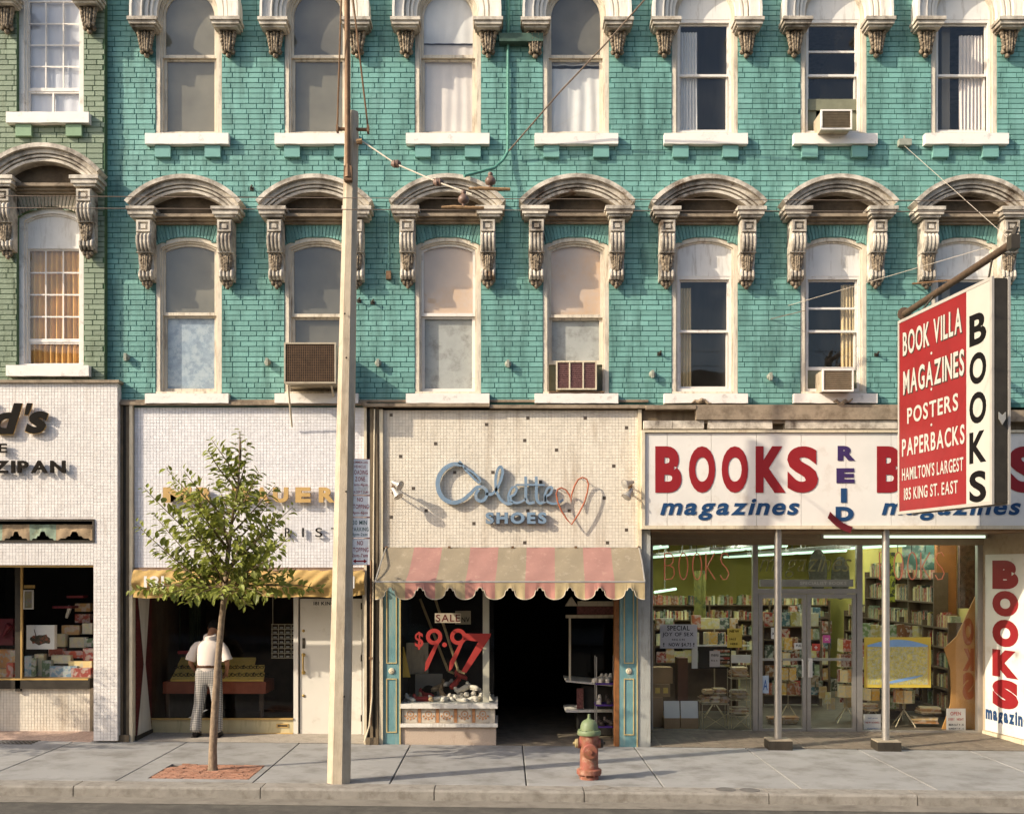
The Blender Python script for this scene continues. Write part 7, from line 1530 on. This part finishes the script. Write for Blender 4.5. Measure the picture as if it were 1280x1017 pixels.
for (px, py, dy) in tips:
    zt_ = UZ(py, TY); tz = zt_-abs(tx(px)-tx(286))*.62-.35 if py < 700 else UZ(738,TY)+.02
    tz = max(UZ(748,TY), min(tz, zt_-.15 if py < 690 else UZ(720,TY)))
    # start on the trunk at that height
    for i in range(len(trunk)-1):
        if trunk[i][2] <= tz <= trunk[i+1][2]: break
    a, b = Vector(trunk[i]), Vector(trunk[i+1]); s0 = a.lerp(b, (tz-a.z)/(b.z-a.z)); e0 = Vector((tx(px), TY+dy, zt_))
    mid = s0.lerp(e0, .5)+Vector((random.uniform(-.05,.05), random.uniform(-.05,.05), -.04 if py < 700 else .12))
    P = [s0*(1-t)**2+mid*2*t*(1-t)+e0*t*t for t in [k/9 for k in range(10)]]
    brs.tube(P, [.014-.0012*k for k in range(10)], 5)
    L = (e0-s0).length; n = int(L/.031)+4; side = 1
    for k in range(n):
        t = .22+.78*k/max(1,n-1); p = s0*(1-t)**2+mid*2*t*(1-t)+e0*t*t; d = ((mid-s0)*(1-t)+(e0-mid)*t).normalized(); side = -side
        out = d.cross(Vector((0,-1,.3))).normalized()*side
        # small side shoots carry more leaves, fewer near the tip
        m_ = 2 if t < .75 and random.random() < .42 else 1
        for r in range(m_):
            off = out*random.uniform(.0,.17)*(1-t*.75)*(1 if m_ == 2 else .3)+Vector((random.uniform(-.05,.05),random.uniform(-.09,.09),random.uniform(-.05,.05)))*(1-t*.5)
            dr_ = (out*random.uniform(.35,1)+d*random.uniform(.2,.8)+Vector((0,random.uniform(-.6,.6),random.uniform(-.55,.1)))).normalized()
            leaves.append((p+off, dr_, random.uniform(.55,1.25)*(.8 if t > .85 else 1)))
obj('branches', brs, TWIG, tree, smooth=60)
def leafM(p, d, s):
    up = Vector((random.uniform(-.6,.6), random.uniform(-.7,.3), 1)).normalized(); x = d; y = up.cross(x).normalized(); z = x.cross(y)
    M_ = Matrix((x,y,z)).transposed().to_4x4(); return Matrix.Translation(p) @ M_ @ Matrix.Diagonal((s,s,s,1))
lv, lf = leafmesh(.118, .074, .02); q = MB(); q.add(lv, lf); ldat = mdata('leaf', q, LEAF)
leaves.sort(key=lambda l: l[0].y+random.uniform(-.15,.15)); crown = MB(); o0 = ORG[tree.name]
for i, (p, d, s) in enumerate(leaves):
    M_ = leafM(p, d, s)
    if i < 300: o = bpy.data.objects.new('leaf', ldat); col.objects.link(o); o.parent = tree; o.matrix_local = Matrix.Translation(-o0) @ M_
    else: crown.add([tuple(M_ @ Vector(v_2)) for v_2 in lv], lf)
obj('crown', crown, LEAF, tree, kind='stuff')
print('leaves', len(leaves))
# a second tree of the row, just left of the frame: its shade falls on the toy shop
t2 = copy_tree(tree); t2.location = (-10.4, TY, gz(-10)); t2.rotation_euler = (0,0,2.0); t2['label'] = 'young street tree left of the picture edge in front of the toy shop'
tag(tree, group='street trees in the pavement'); tag(t2, group='street trees in the pavement')
# ================================================================ THE MAN
def skin(name, verts, edges, radii, mt, parent, root=0, sub=2, smooth=True):
    me = bpy.data.meshes.new(name); me.from_pydata(verts, edges, []); o = bpy.data.objects.new(name, me); col.objects.link(o)
    md = o.modifiers.new('s', 'SKIN'); md.use_smooth_shade = True; me.skin_vertices
    if not me.skin_vertices: 
        bpy.context.view_layer.objects.active = o
    for i, r in enumerate(radii): 
        sv = me.skin_vertices[0].data[i]; sv.radius = r if isinstance(r, tuple) else (r, r); sv.use_root = (i == root)
    o.modifiers.new('u', 'SUBSURF').levels = sub
    dg = bpy.context.evaluated_depsgraph_get(); dg.update(); em = bpy.data.meshes.new_from_object(o.evaluated_get(dg)); em.name = name
    bpy.data.objects.remove(o); em.materials.clear(); em.materials.append(mt)
    for p in em.polygons: p.use_smooth = True
    r_ = bpy.data.objects.new(name, em); col.objects.link(r_); r_.parent = parent; return r_
mx_, my_ = UX(262,.44), .40
man = thing('person', (mx_, my_, gz(-4.5)+.01), 'man seen from behind in white short sleeved shirt and checked trousers at the optician window', 'person')
SKN = mat('tanned_skin', (.33,.16,.09), .6, .1, 8); SHIRT = mat('off_white_shirt', (.66,.57,.50), .85, .05, 6, bump=.3, bscale=12); HAIR = mat('dark_hair', (.006,.004,.003), .9, .3, 60, bump=.6)
V = [(0,0,.95),(0,-.01,1.10),(0,.0,1.26),(0,.03,1.38),(0,.07,1.50),(0.01,.15,1.56),(0.02,.25,1.62),   # pelvis..head
 (-.13,.03,1.35),(-.21,.012,1.28),(-.28,-.01,1.12),(-.235,.14,.98),(-.20,.20,.93),
 (.13,.03,1.35),(.21,.012,1.28),(.28,-.01,1.12),(.235,.14,.98),(.20,.20,.93),
 (-.10,0,.90),(-.135,.02,.50),(-.185,-.02,.10),(-.19,.10,.04),(.10,0,.90),(.125,.02,.50),(.12,-.02,.10),(.12,.10,.04)]
E = [(0,1),(1,2),(2,3),(3,4),(4,5),(5,6),(3,7),(7,8),(8,9),(9,10),(10,11),(3,12),(12,13),(13,14),(14,15),(15,16),(0,17),(17,18),(18,19),(19,20),(0,21),(21,22),(22,23),(23,24)]
R = [(.13,.09),(.125,.08),(.13,.08),(.09,.06),(.055,.055),(.07,.075),(.085,.10),.04,.04,.042,.03,.038,.04,.04,.042,.03,.038,.085,.058,.042,.035,.085,.058,.042,.035]
# fingers as continuing chains of the same skeleton, hooked into the pockets
for s, wi in ((-1,11),(1,16)):
    for k in range(4):
        n = len(V); V += [(s*(.185-.012*k), .235+.012*k-.018*k, .895), (s*(.165-.008*k), .245, .865-.006*(2-abs(k-1.5)))]; E += [(wi,n),(n,n+1)]; R += [.0105,.009]
    n = len(V); V += [(s*.225,.215,.90),(s*.22,.235,.875)]; E += [(wi,n),(n,n+1)]; R += [.012,.010]
skin('body', V, E, R, SKN, man)
m = MB(); NR = 28; rings = [(.94,.165,.118,0),(1.03,.174,.124,-.01),(1.09,.181,.128,-.015),(1.18,.184,.126,-.01),(1.27,.192,.124,.0),(1.34,.200,.120,.01),(1.385,.196,.110,.02),(1.425,.160,.098,.03),(1.455,.115,.082,.045),(1.475,.08,.07,.055)]
v = []
for z, rx, ry, yo in rings:
    for a in range(NR):
        an = 2*pi*a/NR; wv = 1+.022*sin(an*5+z*23)*(1 if z < 1.3 else .4)+.015*sin(an*9-z*31); v.append((rx*.93*cos(an)*wv, yo+ry*sin(an)*wv, z))
m.add(v, [(k*NR+a, k*NR+(a+1)%NR, (k+1)*NR+(a+1)%NR, (k+1)*NR+a) for k in range(len(rings)-1) for a in range(NR)])
for s in (-1, 1):
    P = [(s*.12,.03,1.40),(s*.18,.025,1.375),(s*.215,.015,1.325),(s*.240,.008,1.27),(s*.263,.0,1.205),(s*.280,-.004,1.155)]
    q = MB(); q.tube(P, [.050,.062,.068,.071,.076,.082], 16, cap=False); m.add([(p[0]+.006*sin(p[2]*50+p[1]*40), p[1], p[2]) for p in q.v], q.f)
    q = MB(); q.tube([P[-1],(s*.276,-.003,1.165)], [.082,.04], 16, cap=False); m.add(q.v, q.f)
sh0 = obj('shirt', m, SHIRT, None, smooth=75, fix=True); sh0.parent = man
m = MB(); m.lathe([(.085,0),(.098,.01),(.09,.055),(.075,.06)], (0,.06,1.475), n=16); m.v = [(p[0]*1.05, p[1], p[2]+.35*(p[1]-.06)) for p in m.v]; ob_ = obj('collar', m, SHIRT, None, smooth=60, fix=True); ob_.parent = man; ORG[ob_.name] = Vector()
CHK = bpy.data.materials.new('grey_white_check'); CHK.use_nodes = True; t_ = CHK.node_tree; b_ = t_.nodes['Principled BSDF']; b_.inputs['Roughness'].default_value = .85
tc = t_.nodes.new('ShaderNodeTexCoord'); sx_ = t_.nodes.new('ShaderNodeSeparateXYZ'); t_.links.new(tc.outputs['Object'], sx_.inputs[0])
def band(out, per, w_):
    a = t_.nodes.new('ShaderNodeMath'); a.operation = 'MULTIPLY'; a.inputs[1].default_value = 1/per; t_.links.new(out, a.inputs[0]); b = t_.nodes.new('ShaderNodeMath'); b.operation = 'FRACT'; t_.links.new(a.outputs[0], b.inputs[0]); c_ = t_.nodes.new('ShaderNodeMath'); c_.operation = 'LESS_THAN'; c_.inputs[1].default_value = w_; t_.links.new(b.outputs[0], c_.inputs[0]); return c_.outputs[0]
b1, b2 = band(sx_.outputs[0], .027, .42), band(sx_.outputs[2], .027, .42); ad_ = t_.nodes.new('ShaderNodeMath'); ad_.operation = 'ADD'; t_.links.new(b1, ad_.inputs[0]); t_.links.new(b2, ad_.inputs[1])
cr_ = t_.nodes.new('ShaderNodeValToRGB'); cr_.color_ramp.interpolation = 'CONSTANT'; e_ = cr_.color_ramp.elements; e_[0].color = (.44,.41,.36,1); e_[1].position = .3; e_[1].color = (.22,.205,.19,1); e_.new(.8).color = (.085,.08,.08,1)
dv = t_.nodes.new('ShaderNodeMath'); dv.operation = 'MULTIPLY'; dv.inputs[1].default_value = .5; t_.links.new(ad_.outputs[0], dv.inputs[0]); t_.links.new(dv.outputs[0], cr_.inputs[0]); t_.links.new(cr_.outputs[0], b_.inputs['Base Color'])
TV = [(0,0,1.12),(0,0,.95),(-.10,.0,.86),(-.15,.02,.50),(-.185,-.01,.30),(-.20,-.02,.055),(.095,0,.86),(.125,.02,.50),(.13,-.01,.30),(.125,-.02,.055)]
skin('trousers', TV, [(0,1),(1,2),(2,3),(3,4),(4,5),(1,6),(6,7),(7,8),(8,9)], [(.205,.15),(.185,.145),(.115,.12),(.082,.085),(.082,.085),(.098,.10),(.115,.12),(.082,.085),(.082,.085),(.098,.10)], CHK, man, root=1)
m = MB(); m.lathe([(.186,0),(.190,.012),(.190,.03),(.186,.04)], (0,-.005,1.05), n=24); m.v = [(p[0], p[1]*.74, p[2]) for p in m.v]
bt = obj('belt', m, mat('brown_belt', (.07,.03,.015), .4, .1, 5), None, fix=True); bt.parent = man
for s, x_ in ((-1,-.20),(1,.125)):
    m = MB(); m.tube([(x_,-.06,.045),(x_,.0,.05),(x_-.0,.08,.045),(x_-.0,.17,.035),(x_,.21,.03)], [.035,.047,.048,.045,.022], 10); m.v = [(p[0], p[1], max(.004,p[2])) for p in m.v]; m.box(x_-.045, x_+.045, -.09, .2, -.012, .012)
    sh_ = obj('shoe', m, mat('black_shoe', (.015,.012,.012), .3, .2, 5), None, smooth=50, fix=True); sh_.parent = man
# head with hair, ears, nose facing away from the street
m = MB(); m.ball((0.02,.26,1.645), .115, 18, (.86,1.05,1.0)); hr = obj('hair', m, HAIR, None, smooth=80, fix=True); hr.parent = man
for nm_, c_, r_, sq in [('ear',(.02+s*.098,.27,1.62),.032,(.4,.7,1.1)) for s in (-1,1)]+[('eye',(.02+s*.035,.365,1.615),.014,(1,1,1)) for s in (-1,1)]+[('nose',(.02,.375,1.585),.022,(.7,1.2,1.3)),('mouth',(.02,.355,1.54),.024,(1.3,.5,.35))]:
    m = MB(); m.ball(c_, r_, 10, sq); q = obj(nm_, m, HAIR if nm_ == 'eye' else SKN, None, smooth=80, fix=True); q.parent = man
# ================================================================ ACROSS THE STREET (seen only in reflections)
RB = mat('brown_brick_far', (.20,.11,.07), .85, .1, 3); RB2 = mat('buff_brick_far', (.34,.27,.19), .85, .1, 3); RB3 = mat('grey_stone_far', (.28,.27,.25), .85, .1, 3)
for i, (a, b, h_, mt, lab) in enumerate(((-26,-15,10.5,RB2,'buff brick shop building'),(-14.9,-4,9.2,RB,'brown brick shop building'),(-3.9,6,12,RB3,'grey stone fronted building'),(6.1,15,9.8,RB,'brown brick corner building'),(15.1,28,11.5,RB2,'wide buff brick building'))):
    t = thing('building', ((a+b)/2, -25, 0), f'{lab} across the street, {ordn(i+1)} of the facing row', 'building')
    m = MB(); m.box(a, b, -34, -25, -.5, h_); m.box(a-.05, b+.05, -25.0, -24.7, h_-.5, h_+.2) ; obj('wall', m, mt, t)
    for fl_ in range(2):
        x = a+1.0
        while x < b-1.4:
            m = MB(); rectframe(m, x, x+1.1, 4.6+fl_*3.3, 6.6+fl_*3.3, .1, -25.05+.051, -24.93)
            if 6.6+fl_*3.3 < h_-.6: w_ = obj('window', m, LW, t); p = MB(); p.box(x+.1, x+1.0, -24.998, -24.97, 4.7+fl_*3.3, 6.5+fl_*3.3); obj('pane', p, DARKIN, w_)
            x += 2.1
    m = MB(); m.box(a+.4, b-.4, -24.99, -24.9, .3, 3.2); obj('shop_window', m, DARKIN, t); m = MB(); m.box(a+.3, b-.3, -24.99, -24.6, 3.25, 3.9); obj('fascia', m, (LW,YELL,LW,RED,LW)[i], t)
m = MB(); m.box(-60, 60, -26, -20.5, -.1, .02); obj('far_pavement', m, CONC, kind='structure')
# parked saloon on the far kerb
def car(cx, cy, mt, label):
    t = thing('parked_car', (cx, cy, -.1), label, 'car'); pr = [(-2.35,.35),(-2.4,.62),(-2.3,.80),(-1.55,.86),(-1.0,1.30),(-.6,1.38),(.5,1.38),(.9,1.30),(1.35,.92),(2.2,.84),(2.38,.62),(2.35,.35)]
    m = MB(); m.prism([(cx+p[0], p[1]-.1) for p in pr[:4]+[(1.35,.92)]+pr[9:]], cy-.88, cy+.88); b = obj('body', m, mt, t)
    m = MB(); n = 6; A = [(cx-1.5,.765),(cx-.98,1.2),(cx-.6,1.28),(cx+.5,1.28),(cx+.88,1.2),(cx+1.3,.82)]
    v = [(p[0],cy-.84+.14*(p[1]-.77)/.5,p[1]) for p in A]+[(p[0],cy+.84-.14*(p[1]-.77)/.5,p[1]) for p in A]; m.add(v, [tuple(range(n)), tuple(range(2*n-1,n-1,-1))]+[(i,i+n,(i+1)%n+n,(i+1)%n) for i in range(n)]); obj('cabin', m, mt, t)
    m = MB()
    for a, b_2 in ((-.95,-.08),(.0,.9)): 
        for sgn in (-1,1): y_ = cy+sgn*.835; m.add([(cx+a-.2,y_,.80),(cx+b_2+.12,y_,.80),(cx+b_2-.08,y_-sgn*.12,1.2),(cx+a+.06,y_-sgn*.12,1.2)], [(0,1,2,3)])
    obj('side_glass', m, DARKIN, t)
    for a in (-1.45, 1.45):
        for sgn in (-1,1): q = MB(); q.lathe([(.32,-.1),(.33,.1)], (cx+a, cy+sgn*.82, .22), axis='y', n=18); w_ = obj('wheel', q, BLKL, t); q = MB(); q.lathe([(.17,sgn*-.11*-1),(.05,sgn*.115)], (cx+a, cy+sgn*.82, .22), axis='y', n=14); 
    return t
car(-4.8, -19.0, mat('pale_green_car_paint', (.38,.45,.38), .25, .03, 2), 'pale green parked saloon across the street, seen as a reflection in the optician window')
bpy.context.view_layer.update()
